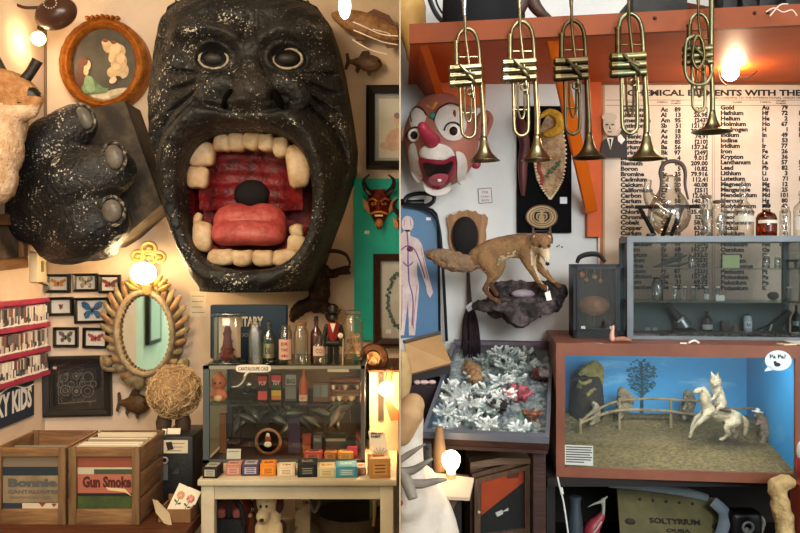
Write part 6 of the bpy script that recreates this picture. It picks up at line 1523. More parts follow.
# ---- shield with black oval, horse tail whisk
def shield():
    f = FW; t = thing('wooden_shield', 'scalloped light wood shield with black oval pad on wall', 'plaque', f(467, 235))
    half = [(0, -26), (5, -24), (8, -25), (11, -22), (14, -21), (17, -22), (20.5, -18), (20, -12), (18.5, -6), (19, 2), (17, 12), (12, 20), (6, 25), (0, 27)]
    pts = [(467+x, 236+y) for x, y in half]+[(467-x, 236+y) for x, y in half[-2:0:-1]]
    MB(wood('shield_oak', 'a67a4e', '80572f', axis='z')).poly(f, pts, .022, .022).build('plaque', None, t, flat=True)
    MB(K('6b4a30')).ball(f(464.5, 237, .02), (14.5*f.s, .018, 20.5*f.s), None, 28, 12).build('rim', None, t)
    MB(M('black_pad', '1d1a19', .85, bump=.4, scale=60)).ball(f(464.5, 236.5, .026), (13*f.s, .03, 19.5*f.s), None, 28, 14).build('pad', None, t)
    u = thing('horse_tail_whisk', 'long dark horse tail whisk hanging over corner of coral case', 'whisk', f(468, 265, .03))
    MB(K('3a2c26')).tube(crv([f(467, 262, .04), f(468, 290, .04), f(469, 305, .05)], 6), [.006, .009, .012], 8).build('handle', None, u)
    q = random.Random(6); g = MB(M('dark_hair', '2a2024', .6, col2='41333a', scale=20))
    for k in range(90):
        a = q.uniform(-1, 1); b = q.uniform(-1, 1); e = q.uniform(-9, 9)
        g.tube(crv([f(469+a*2, 304, .05+b*.01), f(469+a*7, 320, .06+b*.03), f(471+a*9-2, 345+q.uniform(-4, 4), .09+b*.03), f(466+a*10+e*.3-2, 372+q.uniform(-14, 14), .15+b*.03)], 4), [.0022, .002, .0008], 4, caps=False)
    o = g.build('tail_hair', None, u); o['kind'] = 'stuff'
    g = MB(K('cfd6dc')); g.poly(f, [(464, 306), (470, 301), (473, 307), (467, 311)], .075, .002); g.build('price_tag', None, u, flat=True)
shield()
# ---- anatomical figure panel and black cane
def anatomy():
    f = FW; t = thing('anatomy_panel', 'blue rounded panel with pale anatomical human figure at room divide', 'chart', f(420, 270))
    pts = [(399, 206), (414, 207), (424, 208), (432, 210), (436, 214), (438, 222), (439.5, 335), (399, 338)]
    MB(M('panel_blue', '4f7699', .45, col2='466b8c', scale=3)).poly(f, pts, .014, .014).build('panel', None, t, flat=True)
    MB(K('16181c', .4)).tube([f(x, y, .014) for x, y in pts[1:7]], .006, 6).build('edge', None, t)
    MB(K('d8e0e8')).bx(f(426, 220.5, .014), f(431, 217.5, .016)).build('label', None, t, flat=True)
    s_ = M('figure_skin', 'd5c4bc', .6, col2='c2a8a4', scale=25); g = MB(s_); D = .017
    g.ell(f, (407.5, 224), (6, 8), D, .003); g.poly(f, [(405, 230), (410, 230), (410.5, 236), (418, 239), (422, 245), (425, 262), (431, 285), (433, 292), (430, 298), (427, 293), (426, 286), (419, 266), (417, 262), (417, 275), (419, 285), (418, 300), (415, 335), (409, 335), (408, 300), (404, 335), (399, 335), (399, 236)], D, .003); g.build('figure', None, t, flat=True)
    g = MB(K('7b4a86'))
    for pts in (((407, 232), (408, 245), (408, 262), (409, 282)), ((401, 250), (407, 246), (414, 249), (420, 262), (425, 278)), ((409, 282), (413, 300), (412, 325)), ((403, 262), (408, 266), (413, 262))): g.tube(crv([f(x, y, D+.001) for x, y in pts], 5), .0028, 5)
    g.m(K('5c2f38')); g.ball(f(410, 249, D), (.014, .006, .012)); g.m(K('a86a72'))
    for pts in (((402, 285), (402, 305), (401, 330)), ((417, 285), (415, 305), (413, 328)), ((421, 248), (424, 262), (428, 280)), ((405, 220), (404, 226)), ((410, 219), (411, 226))): g.tube(crv([f(x, y, D+.001) for x, y in pts], 4), .0015, 5)
    g.build('vessels', None, t)
    u = thing('black_cane', 'black hooked cane curving beside blue anatomy panel', 'cane', f(442, 290, .05))
    k = K('17181a', .35); D = .05
    g = MB(k); g.tube(crv([f(404, 206, D), f(412, 207, D), f(424, 210, D), f(433, 216, D), (f(438, 226, D)), f(440.5, 245, D), f(443, 280, D), f(446, 340, D)], 8), .0065, 8); g.build('shaft', None, u)
    g = MB(k); g.tube(crv([f(404, 203, D), f(408, 197, D), f(420, 194.5, D), f(432, 196, D), f(433, 202, D), f(426, 206.5, D), f(414, 206, D)], 8), .009, 8); g.build('handle', None, u)
    g = MB(k); g.tube([f(396, 202, .03), f(412, 203.5, .03), f(424, 203, .03)], .013, 8, flat=.5); g.build('strap', None, u)
anatomy()
# ---- tilted glass case of corals
AZ = -R(12)
FLc = Vector((.084, 2.62, 1.013)); W_, D_ = .385, .73
wd = Vector((math.cos(AZ), math.sin(AZ), 0)); dd = Vector((-math.sin(AZ), math.cos(AZ), .3)); HN = wd.cross(dd).normalized()
def CS(u, v, h=0): return FLc+wd*(u*W_)+dd*(v*D_)+HN*h
def coral_case():
    t = thing('tilted_coral_case', 'tilted shallow glass topped case filled with pale corals', 'display case', (CS(.5, .5).x, CS(.5, .5).y, 0))
    rim = M('grey_rim', '6d727c', .4, .3, col2='5a5f68', scale=5); dep = .042
    def bar(a, b, w, d0, d1, m, nm):
        g = MB(m); (u0, v0), (u1, v1) = a, b; g.hexa([CS(u0, v0, d0), CS(u1, v0, d0), CS(u1, v1, d0), CS(u0, v1, d0)], HN*(d1-d0)); g.build(nm, None, t, flat=True)
    bar((-.03, -.02), (1.03, .012), 0, -.02, .004, rim, 'rim'); bar((-.03, -.018), (1.03, .012), 0, -dep, -.02, wood('dark_table_wood', '3a2018', '24120d'), 'front_board'); bar((-.03, .985), (1.03, 1.01), 0, -dep, .012, M('maroon_rim', '5e2a34', .5, col2='6e6872', scale=4), 'rim')
    bar((-.03, .012), (0, .985), 0, -dep, .004, rim, 'rim'); bar((1.0, .012), (1.03, .985), 0, -dep, .004, rim, 'rim')
    bar((0, 0), (1, 1), 0, -dep-.005, -dep, M('case_bed', '8a969c', .8, col2='6f7a80', scale=9), 'bed')
    g = MB(GL('coral_glass', 'ffffff', 'e4eef0', amt=.3, base=.03, rough=.03)); g.hexa([CS(0, .012, -.006), CS(1, .012, -.006), CS(1, .985, -.006), CS(0, .985, -.006)], HN*.003); g.build('glass_lid', None, t, flat=True)
    # dark table below
    g = MB(wood('dark_table_wood', '3a2018', '24120d')); a = [CS(-.02, -.01, -dep-.005), CS(1.02, -.01, -dep-.005), CS(1.02, 1, -dep-.005), CS(-.02, 1, -dep-.005)]
    g.hexa([Vector((p.x, p.y, p.z)) for p in a], (0, 0, -.012)); g.build('underframe', None, t, flat=True)
    for u, v in ((.02, .04), (.9, .04), (.02, .9), (.9, .9)):
        p = CS(u, v, -dep-.02); MB(wood('dark_table_wood', '', '')).bx((p.x, p.y, 0), (p.x+.04, p.y+.04, p.z)).build('leg', None, t, flat=True)
coral_case()
def corals():
    q = random.Random(21); mats = [M('coral_white', 'e4e4de', .8, col2='c2c6c0', scale=40, bump=.8), M('coral_grey_green', 'b9c0b8', .8, col2='969e96', scale=40, bump=.8), M('coral_pale', 'eeece6', .8, col2='d0cfc8', scale=40, bump=.8)]
    def branch(u, v, r, m, label, n=9, h=.05, nm='branch_coral'):
        h *= .62; base = CS(u, v, -.04); g = MB(m)
        for k in range(n):
            a = 2*PI*k/n+q.uniform(-.3, .3); rr = r*q.uniform(.6, 1); tip = base+wd*(rr*math.cos(a))+dd.normalized()*(rr*math.sin(a))+HN*(h*q.uniform(.5, 1.25)); mid = base.lerp(tip, .5)+HN*.01
            g.limb([base, mid, tip], [.011, .008, .005], 7, 3)
            for j in range(2):
                tp = mid+(tip-mid)*q.uniform(.2, .8); ang = a+q.choice((-1, 1))*q.uniform(.5, 1.1); g.limb([tp, tp+wd*(.018*math.cos(ang))+dd*(.018*math.sin(ang))+HN*.01], [.006, .004], 6, 2)
        g.ball(base, (r*.4, r*.4, .012), u=10, v=6)
        return tag(g.build(nm, None, None), label, 'coral', 'corals in the tilted glass case')
    spots = [(.36, .83, .05, 1), (.5, .9, .055, 0), (.63, .86, .05, 0), (.55, .74, .04, 1), (.72, .92, .04, 1), (.14, .36, .05, 2), (.22, .46, .05, 0), (.1, .22, .05, 0), (.3, .3, .055, 2), (.42, .44, .045, 0), (.33, .17, .05, 0), (.48, .27, .05, 1), (.16, .1, .045, 2), (.55, .56, .045, 0), (.66, .6, .045, 2), (.5, .1, .045, 2), (.66, .68, .04, 1), (.06, .48, .035, 0), (.8, .74, .04, 1), (.6, .38, .04, 2), (.28, .6, .035, 1), (.78, .08, .035, 0)]
    rws = ['back', 'middle', 'front']
    for u, v, r, m in spots:
        rw = rws[0 if v > .62 else 1 if v > .32 else 2]
        branch(u, v, r, mats[m], 'pale branching coral among the others in the %s third of the tilted glass case' % rw)
    branch(.72, .42, .055, M('coral_pink', 'c96a72', .7, col2='a84e58', scale=30, bump=.6), 'bright pink spiky coral in tilted glass case', 16, .05, 'pink_coral')
    branch(.95, .66, .045, M('coral_rust', '7a4640', .8, col2='5a302c', scale=30, bump=.6), 'rusty red spiky urchin at right edge of tilted glass case', 18, .045, 'red_urchin')
    branch(.56, .3, .035, M('coral_brown', '5c4a44', .8, col2='46362f', scale=30), 'small dark brown coral left of pink coral', 10, .04, 'brown_coral')
    branch(.88, .24, .03, M('coral_orange', 'a8684c', .8, col2='8a5038', scale=30), 'small orange brown coral near front right corner of glass case', 10, .04, 'orange_coral')
    g = MB(M('sponge_tan', 'a8835c', .9, col2='8a6646', scale=30, bump=1.2, bscale=60)); g.limb([CS(.17, .77, -.03), CS(.24, .68, -.02), CS(.3, .58, -.02)], [.026, .036, .034], 14); tag(organic(g, 'tan_sponge', [M('sponge_tan', '')], None, .007, 3, .008, 40), 'large tan porous sponge lying in tilted glass case', 'sponge')
    g = MB(M('shell_green', '7fa8a0', .4, col2='5d857e', scale=20, bump=.4)); g.limb([CS(.42, .56, -.04), CS(.52, .53, -.04)], [.024, .012], 12); tag(organic(g, 'green_shell', [M('shell_green', '')], None, .005, 2), 'blue green conical shell in middle of tilted glass case', 'shell')
    g = MB(M('cone_green', '8fae98', .6)); g.tube([CS(.77, .22, -.058), CS(.79, .26, -.008)], [.022, .004], 12); tag(g.build('cone_shell', None, None), 'pale green upright cone shell near front right of glass case', 'shell')
    g = MB(M('coral_rubble', 'd8d8d2', .9, col2='9aa09e', scale=30))
    for k in range(800):
        u, v = q.uniform(.02, .98), q.uniform(.02, .97); g.ball(CS(u, v, -.04), (q.uniform(.004, .014),)*2+(.008,), None, 6, 4)
    tag(g.build('coral_rubble', None, None), 'pale coral rubble spread over floor of tilted glass case', 'coral rubble', kind='stuff')
    g = MB(M('pink_pebbles', 'b5847c', .7, col2='7c504c', scale=40))
    for k in range(70): g.ball(CS(q.uniform(.6, .98), q.uniform(.02, .12), -.055), q.uniform(.004, .008), None, 6, 4)
    tag(g.build('pink_pebbles', None, None), 'pink and brown pebbles along front edge of glass case', 'pebbles', kind='stuff')
corals()
# ---- fox on rock bracket
def fox():
    f = Fr(3.1)
    rk = M('dark_rock', '241f1e', .85, col2='5c4f50', scale=14, bump=1.2, bscale=40, thr=(.45, .62)); t = thing('rock_bracket', 'dark craggy rock bracket on wall supporting stuffed fox', 'bracket', Vector((f(522, 0).x, WR, f(0, 310).z)))
    g = MB(); g.hexa([f(*p, .045) for p in ((475, 306), (490, 300), (520, 299), (549, 297), (556, 304), (552, 311), (537, 314), (531, 322), (519, 328), (512, 324), (505, 315), (488, 310))], (0, .2, 0)); g.limb([f(476, 306, .0), f(490, 305, .02)], [.012, .02], 8)
    g.limb([f(500, 300, -.08), f(530, 298, -.1), f(552, 296, -.1)], [.05, .06, .06], 12); g.limb([f(553, 303, .0), f(556, 293, .0), f(552, 285, .0)], [.035, .042, .026], 12); g.ball(f(545, 290, -.04), (.05, .06, .04)); g.limb([f(495, 288, -.05), f(512, 286, -.06), f(528, 287, -.07)], [.02, .024, .02], 10)
    g.bx((f(495, 0).x, 3.18, f(0, 318).z), (f(545, 0).x, 3.399, f(0, 300).z))
    organic(g, 'rock', [rk], t, .008, 1, .016, 22)
    g = MB(M('grey_stone', '9a8d94', .6, col2='7c7078', scale=14)); g.ball(f(523, 294, .0), (.046, .03, .018)); tag(g.build('smooth_stone', None, None), 'smooth pinkish grey stone between legs of stuffed fox', 'stone')
    t = thing('stuffed_fox', 'orange tan stuffed fox stepping forward on dark rock bracket', 'taxidermy', f(510, 298))
    fur = M('fox_fur', '94704a', .9, col2='745438', scale=22, bump=.9, bscale=150, detail=8); pale = M('fox_pale', 'd8c4a4', .9, col2='bda37c', scale=22, bump=.9, bscale=150); dk = M('fox_dark', '4a3020', .9, col2='6b4a2e', scale=22, bump=.8, bscale=150)
    g = MB()
    g.limb([f(478, 258), f(492, 252), f(508, 247), f(523, 246), f(530, 248, .01)], [.042, .05, .046, .05, .042], 16, 6)
    g.limb([f(526, 248, .01), f(533, 244, .04), f(538, 243, .06)], [.042, .034, .036], 14)
    g.ball(f(538, 245, .07), (.036, .038, .034)); g.limb([f(539, 248, .09), f(540, 256, .12), f(541, 262, .13)], [.026, .017, .009], 12)
    for (x, tx, ty_) in ((532.5, 531.5, 233.5), (545, 547.5, 233)): g.limb([f(x, 240, .06), f((x+tx)/2, 237.5, .06), f(tx, ty_, .06)], [.019, .014, .004], 10, 4)
    g.limb([f(484, 258, .02), f(489, 268, .04), f(492, 276, .04)], [.04, .03, .018], 12); g.limb([f(492, 275, .04), f(487, 283, .03), f(484, 289, .03)], [.019, .012, .011], 10); g.limb([f(484, 289, .03), f(490, 297, .04), f(497, 301, .05)], [.012, .01, .012], 10)
    g.limb([f(497, 256, -.03), f(500, 266, -.03), f(497, 276, -.03)], [.034, .026, .016], 12); g.limb([f(497, 276, -.03), f(492, 285, -.03), f(497, 294, -.02)], [.014, .011, .012], 10)
    g.limb([f(524, 252, .03), f(527, 262, .04), f(532, 273, .045)], [.034, .024, .015], 12); g.limb([f(532, 273, .045), f(538, 284, .05), f(543, 288, .06)], [.015, .011, .013], 10)
    g.limb([f(534, 252, .0), f(538, 264, .01), f(546, 275, .02)], [.03, .022, .014], 12); g.limb([f(546, 275, .02), f(553, 283, .03), f(557, 286, .04)], [.013, .01, .012], 10)
    o = organic(g, 'body', [fur, pale, dk], t, .0055, 5, .0018, 70)
    def pf(c, n):
        x, y = CX+(c.x)*F/f.Y, CY-(c.z-H)*F/f.Y
        if y < 238 and n.y > .0 and x > 528: return 2
        if 528 < x < 550 and y > 250+abs(x-540)*-.35 and c.y < f.Y-.045 and y < 266: return 1
        if y > 255 and 522 < x < 545 and n.x > .35: return 1
        if y > 282: return 2
        if n.z < -.6 and y < 272: return 1
        return 0
    paint(o, pf)
    for bx_, tx in ((532, 530.5), (545, 547.5)):
        g = MB(dk); g.tube([f(bx_, 242.5, .06), f(bx_+(tx-bx_)*.4, 239, .065), f(tx, 230.5, .06)], [.02, .0165, .003], 10, flat=.6); g.m(pale); g.ball(f(bx_+(tx-bx_)*.3, 239.5, .072), (.008, .003, .013), None, 10, 8); g.build('ear', None, t)
    for x in (535, 543.5):
        g = MB(K('1c0f08', .08)); g.ball(f(x, 246.5, .115), (.0062, .005, .0062)); g.build('eye', None, t)
    g = MB(BLACK); g.ball(f(541, 264, .135), (.0085, .007, .007)); g.build('nose', None, t)
    g = MB(M('fox_tail', '6e5c50', .95, col2='8c6c4c', scale=14, bump=1, bscale=120)); g.limb([f(479, 258), f(470, 263, .0), f(455, 262, .01), f(440, 257, .01), f(428, 254, .0)], [.028, .034, .04, .036, .016], 14, 6); organic(g, 'tail', [M('fox_tail', '')], t, .006, 3, .007, 50)
    g = MB(K('dcd8d0')); g.poly(f, [(541, 292), (546, 290), (548, 299), (543, 300)], .08, .002); g.build('price_tag', None, t, flat=True)
fox()
for k, (x, y) in enumerate(((557, 246.5), (559, 245.5), (562, 247))): tag(MB(K('3a3634')).ball(FW(x, y, .001), .0035, None, 8, 6).build('wall_pin', None, None), 'tiny dark pin in wall right of fox head', 'pin', 'dark pins right of the fox head')
# ---- painted box diorama
BXa, BXb, BY = .543, 1.367, 2.75; BZ0, BZ1 = .815, 1.282
def diorama():
    t = thing('diorama_box', 'large rust brown wooden diorama box with blue sky inside', 'diorama', ((BXa+BXb)/2, 3.05, BZ0))
    Yb = WR-.065; br = M('rust_wood', '7c4a34', .5, col2='6a3c2a', scale=4, bump=.06); w = .03
    MB(br).bx((BXa, BY, BZ1-.016), (BXb, Yb, BZ1)).build('top_board', None, t, flat=True); MB(br).bx((BXa, BY, BZ0), (BXb, Yb, BZ0+.016)).build('bottom_board', None, t, flat=True)
    MB(br).bx((BXa, BY, BZ1-.042), (BXb, BY+.016, BZ1-.016)).build('front_rail', None, t, flat=True); MB(br).bx((BXa, BY, BZ0+.016), (BXb, BY+.016, BZ0+.034)).build('front_rail', None, t, flat=True)
    sky = M('painted_sky', '3a8fc2', .7, col2='8cc0da', scale=3.2, thr=(.56, .78), stretch=(1, 1, 4)); side = M('painted_side', '2f80b0', .7)
    for a, b, s_ in ((BXa, BXa+.016, 1), (BXb-.016, BXb, -1)):
        MB(br).bx((a, BY+.016, BZ0+.016), (b, Yb, BZ1-.016)).build('side_board', None, t, flat=True)
        x = a+.016 if s_ == 1 else b-.018; MB(side).bx((x, BY+.02, BZ0+.016), (x+.002, Yb, BZ1-.016)).build('side_lining', None, t, flat=True)
    for a, b in ((BXa, BXa+w), (BXb-w, BXb)): MB(br).bx((a, BY, BZ0+.034), (b, BY+.016, BZ1-.042)).build('front_stile', None, t, flat=True)
    MB(sky).bx((BXa+.018, Yb-.012, BZ0), (BXb-.018, Yb-.002, BZ1-.016)).build('sky_panel', None, t, flat=True)
    MB(paneglass).bx((BXa+w, BY+.008, BZ0+.034), (BXb-w, BY+.011, BZ1-.042)).build('front_glass', None, t, flat=True)
    gr = M('straw_ground', '84744c', .95, col2='5c5238', scale=70, thr=(.35, .6), bump=1.6, bscale=110)
    from mathutils import noise
    def gz(x, y):
        v = (y-BY)/(Yb-BY); return BZ0+.028+.085*v+.02*math.exp(-((v-.95)/.12)**2)+.006*noise.noise(Vector((x*9, y*9, 0)))+.004*noise.noise(Vector((x*50, y*50, 0)))
    g = MB(gr); g.grid(lambda u, v: Vector((BXa+.017+u*(BXb-BXa-.034), BY+.018+v*(Yb-BY-.03), gz(BXa+u*.82, BY+v*.63))), 110, 84); g.build('ground', None, t, angle=180)
    # painted tree on the sky panel
    g = MB(M('painted_tree', '1f4550', .8)); f = Fr(Yb-.013); q = random.Random(8)
    g.tube([f(624.5, 412, 0), f(625, 392, 0), f(624.5, 372, 0), f(624.5, 362, 0)], [.009, .006, .003, .0015], 5, flat=1)
    for k in range(22):
        y = 398-k*1.5; s_ = 1 if k % 2 else -1; l = 13*math.sin(PI*min(1, (k+5)/27)); g.tube([f(624.5, y), f(624.5+s_*l*.6, y-l*.6), f(624.5+s_*l, y-l*.75)], [.003, .0015, .0008], 4)
    g.m(M('painted_leaves', '24566a', .8, col2='1f4a4a', scale=60))
    for k in range(170):
        a, r = q.uniform(0, 2*PI), math.sqrt(q.random()); g.ball(f(624.5+15*r*math.cos(a), 376+17*r*math.sin(a), .0), (.006, .001, .004), None, 5, 3)
    g.build('painted_tree', None, t)
    light('diorama_strip_light', 'AREA', ((BXa+BXb)/2+.06, BY+.06, BZ1-.022), 4.5, (.95, .98, 1), .5, (18, 0, 0), .03)
    MB(K('c8c8c0')).bx((BXa+.1, BY+.05, BZ1-.019), (BXb-.05, BY+.075, BZ1-.016)).build('strip_lamp', None, t, flat=True)
    # printed label in the corner of the glass
    f = Fr(BY+.007); g = MB(K('b9bab2')); g.poly(f, [(566, 447.5), (594.5, 448), (594.5, 468), (566, 467.5)], .0, .002); g.m(K('33352f'))
    for k, l in enumerate((26, 25, 26, 24, 26, 25, 18)): g.poly(f, [(567.5, 449+k*2.5), (567.5+l, 449.2+k*2.5), (567.5+l, 450.3+k*2.5), (567.5, 450.1+k*2.5)], .0006, .0006)
    lab(g.build('printed_label', None, t, flat=True), 'white printed label')
    # bubble sticker on the upper right corner
    f = Fr(BY-.001); g = MB(K('ccd4da')); pts = [(773+12.5*math.cos(2*PI*k/26), 359+10*math.sin(2*PI*k/26)) for k in range(26)]; g.poly(f, pts, .001, .002); g.poly(f, [(764, 364), (770, 368), (760, 370)], .001, .002); g.m(K('22272c')); text(g, 'Pa Pa?', f(765, 357, .0016), .01, bold=.02, fitw=15*f.s, fith=4*f.s); g.ell(f, (772, 363), (3, 2), .002, .001); g.ell(f, (770, 361), (1.5, 1.5), .002, .001)
    lab(g.build('bubble_sticker', None, t, flat=True), 'white speech bubble sticker'); return gz
gz = diorama()
def critter(name, label, f, base, spec, mats, ears=(), eye=None, ds=.0):
    """small stuffed animal; spec = list of (points px, radii px)"""
    t = thing(name, label, 'taxidermy', base); g = MB()
    for pts, r in spec: g.limb([f(*p) for p in pts], [v*f.s for v in r], 10, 4)
    o = organic(g, 'body', mats, t, .0045, 2, .003, 90)
    for e in (eye or []):
        k = MB(K('120c08', .1)); k.ball(f(*e), .0028, None, 8, 6); k.build('eye', None, t)
    return t, o
def squirrels():
    gy = M('grey_fur', '8f836a', .95, col2='5c5544', scale=40, bump=.9, bscale=160); pl = M('pale_fur', 'a89c80', .95, col2='7d735c', scale=40, bump=.9, bscale=160); yl = M('straw_fur', '8e8650', .95, col2='6a6438', scale=40, bump=.9, bscale=160)
    f = Fr(3.15)
    g = MB(M('dark_stump', '24211e', .9, bump=.8, scale=20)); x, y = f(584, 0).x, 3.27; g.lathe((x, y, gz(x, y)-.01), [(.075, 0), (.07, .08), (.062, .17), (.055, .178)], 20); tag(g.build('dark_stump', None, None), 'tall dark stump in left corner of diorama box', 'stump')
    critter('stuffed_squirrel', 'olive grey stuffed animal crouching on top of dark stump in diorama', f, f(585, 398, -.1), [([(579, 393, -.1), (586, 387, -.09), (592, 380, -.1)], [5.5, 6.5, 5]), ([(590, 380, -.1), (582, 374, -.08), (576, 376, -.05)], [6, 5, 3]), ([(583, 372, -.08), (591, 368, -.1), (597, 374, -.1), (598, 386, -.1)], [3.5, 4.5, 4.5, 3]), ([(586, 384, -.06), (578, 386, -.04), (574, 383, -.03)], [2.5, 2, 1.5]), ([(590, 392, -.07), (583, 398, -.05)], [3, 2]), ([(578, 392, -.08), (575, 388, -.06)], [4, 3])], [yl], eye=[(577, 375, -.035)])
    critter('stuffed_squirrel', 'small pale stuffed animal leaning on fence below dark stump', f, f(590, 424, -.02), [([(590, 421, -.02), (591, 412, -.02), (590, 407, -.02)], [5, 4.5, 3.5]), ([(590, 407, -.02), (587, 404, .0)], [3.5, 2]), ([(588, 412, -.0), (580, 416, .02)], [2.2, 1.4]), ([(591, 422, -.02), (585, 425, .0)], [3, 2])], [pl], eye=[(587.5, 405, .012)])
    critter('stuffed_squirrel', 'dark grey stuffed animal standing at fence left of painted tree', f, f(617, 418, -.06), [([(618, 414, -.06), (619, 402, -.06), (618, 394, -.06)], [6.5, 6.5, 5]), ([(618, 394, -.06), (614, 396, -.03)], [4.5, 2]), ([(615, 402, -.04), (611, 404, .0)], [2.2, 1.6]), ([(617, 414, -.04), (615, 419, -.03)], [3, 2.4]), ([(625, 412, -.07), (628, 402, -.08), (624, 396, -.08)], [3, 3.5, 2])], [gy], eye=[(614.5, 394.5, -.015)])
    critter('stuffed_squirrel', 'grey stuffed animal at fence behind white horse', f, f(682, 418, -.06), [([(681, 412, -.06), (684, 403, -.06), (683, 396, -.06)], [7, 7, 5]), ([(683, 396, -.06), (679, 398, -.03)], [4.5, 2.2]), ([(680, 405, -.04), (676, 409, -.01)], [2.4, 1.8]), ([(679, 414, -.04), (677, 419, -.03)], [3, 2.4])], [gy], eye=[(679.5, 396, -.015)])
    t, o = critter('stuffed_squirrel', 'grey stuffed animal in white hat and pink scarf at right', Fr(3.08), Fr(3.08)(753, 439), [([(757, 431, 0), (753, 421, 0), (748, 413, 0)], [8, 7, 4.5]), ([(748, 413, 0), (744, 413, .02)], [3.6, 2]), ([(750, 418, .01), (744, 421, .03)], [2.2, 1.5]), ([(754, 434, .01), (750, 439, .02)], [3.2, 2]), ([(758, 435, 0), (766, 431, .0), (768, 420, .0)], [4.5, 5.5, 3.5])], [gy], eye=[(744.5, 411.5, .03)])
    f3 = Fr(3.08); g = MB(K('d8d4c8')); c = f3(747.5, 409.5, .002); g.lathe(c, [(.02, 0), (.021, .002), (.009, .004), (.008, .012), (.003, .014)], 16, (.1, 0, 1)); g.build('white_hat', None, t)
    g = MB(K('b5486a')); g.tube([f3(746, 417, .018), f3(751, 420, .022), f3(757, 417, .01)], .005, 6); g.build('pink_scarf', None, t)
squirrels()
def fence_and_horse():
    f = Fr(3.12); t = thing('twig_fence', 'low fence of pale bent twigs across back of diorama', 'fence', f(640, 420)); wd_ = M('pale_twig', '8e8160', .8, col2='5f543a', scale=20, bump=.5)
    for nm, pts, r in (('rail', ((574, 423, .02), (590, 412, .0), (610, 404, -.03), (630, 402, -.06), (660, 401, -.06), (700, 403, -.06)), .005), ('rail', ((574, 424, .02), (595, 416, .0), (614, 412, -.02), (640, 412, -.05), (665, 413, -.05), (700, 417, -.05)), .006), ('rail', ((700, 410, -.06), (730, 409, -.06), (768, 408, -.07)), .004)):
        g = MB(wd_); g.tube(crv([f(*p) for p in pts], 6), r, 7); g.build(nm, None, t)
    for x, y0, y1, d in ((575, 430, 419, .02), (615, 418, 401, -.03), (667, 418, 400, -.06), (765, 420, 405, -.07)):
        g = MB(wd_); p = f(x, y1, d); g.cyl(Vector((p.x, p.y, gz(p.x, p.y)-.01)), p, .006, .005); g.build('post', None, t)
    f = Fr(2.98); wh = M('horse_white', 'a89f84', .9, col2='7d7258', scale=22, bump=.6, bscale=120); gy = M('horse_grey', '7a705a', .9, col2='a89c80', scale=22, bump=.6)  # second fur tone is grey brown, used for the tail
    t = thing('stuffed_horse', 'small cream rearing toy horse in middle of diorama', 'toy horse', f(712, 436))
    g = MB()
    L = lambda pts, r: g.limb([f(*p) for p in pts], [v*f.s for v in r], 10, 4)
    L([(705, 409, 0), (714, 413, 0), (724, 414, 0), (731, 416, 0)], [7, 7, 7.5, 6.5]); L([(704, 407, 0), (700, 399, .01), (699, 392, .01)], [6.5, 4.8, 4]); L([(699, 391, .01), (695, 389, .015), (690.5, 390.5, .02)], [4, 3.2, 2.1]); L([(699, 387, .012), (700, 384, .012)], [1.2, .6])
    L([(703, 411, .02), (696, 418, .03), (690, 423, .03)], [4, 2.6, 1.9]); L([(690, 423, .03), (687, 429, .03), (685, 435, .03)], [1.8, 1.5, 2]); L([(701, 413, -.02), (694, 419, -.02), (690, 428, -.02)], [3.6, 2.4, 1.8]); L([(690, 428, -.02), (689, 434, -.02)], [1.7, 2])
    L([(729, 419, .02), (720, 424, .03), (722, 430, .03)], [5.5, 3.4, 2.2]); L([(722, 430, .03), (718, 434, .03), (714, 436, .03)], [2, 1.8, 2.2]); L([(731, 419, -.02), (727, 427, -.02), (733, 432, -.02)], [5, 3, 2]); L([(733, 432, -.02), (731, 436, -.02)], [1.8, 2.2])
    o = organic(g, 'body', [wh, gy], t, .0045, 2, .0025, 60)
    g = MB(gy); g.tube(crv([f(736, 415, 0), f(740, 421, 0), f(739, 433, 0)], 5), [.009, .013, .004], 8); g.build('tail', None, t)
    g = MB(M('mane_cream', '9a8e70', .9, bump=.8, scale=90)); g.tube(crv([f(701, 387, 0), f(704, 394, 0), f(707, 402, 0)], 5), [.004, .009, .006], 8); g.build('mane', None, t)
    g = MB(K('15100c', .2)); g.ball(f(696.5, 388.5, .03), .0032); g.build('eye', None, t)
    g = MB(K('4a3426', .5)); g.box(f(717, 406.5, 0), (.055, .07, .014), Euler((0, R(12), 0)), .006); g.build('saddle', None, t)
    g = MB(K('2c221a')); 
    for p in ((685, 436, .03), (714, 437, .03)): g.ball(f(*p), (.009, .008, .006))
    g.build('hoof', None, t) if 0 else g.build('hooves', None, t)
    f = Fr(2.98); t, o = critter('stuffed_rider', 'pale stuffed rabbit eared rider sitting on toy horse', f, f(716, 407), [([(716, 403, 0), (714, 393, 0), (711, 384, 0)], [6.4, 6, 4.6]), ([(711, 380, 0), (708.5, 382, .02)], [6, 3.6]), ([(712, 390, .02), (707, 396, .03), (704, 399, .03)], [2.2, 1.7, 1.3]), ([(716, 403, .03), (711, 405, .04), (709, 410, .04)], [3, 2, 1.6]), ([(709, 376, 0), (707, 370, 0)], [1.6, 1.0]), ([(713, 376, 0), (714, 371, 0)], [1.6, 1.0])], [M('rider_fur', 'a39a80', .95, col2='6e6650', scale=30, bump=.8, bscale=150)], eye=[(710, 379.5, .022)])
fence_and_horse()
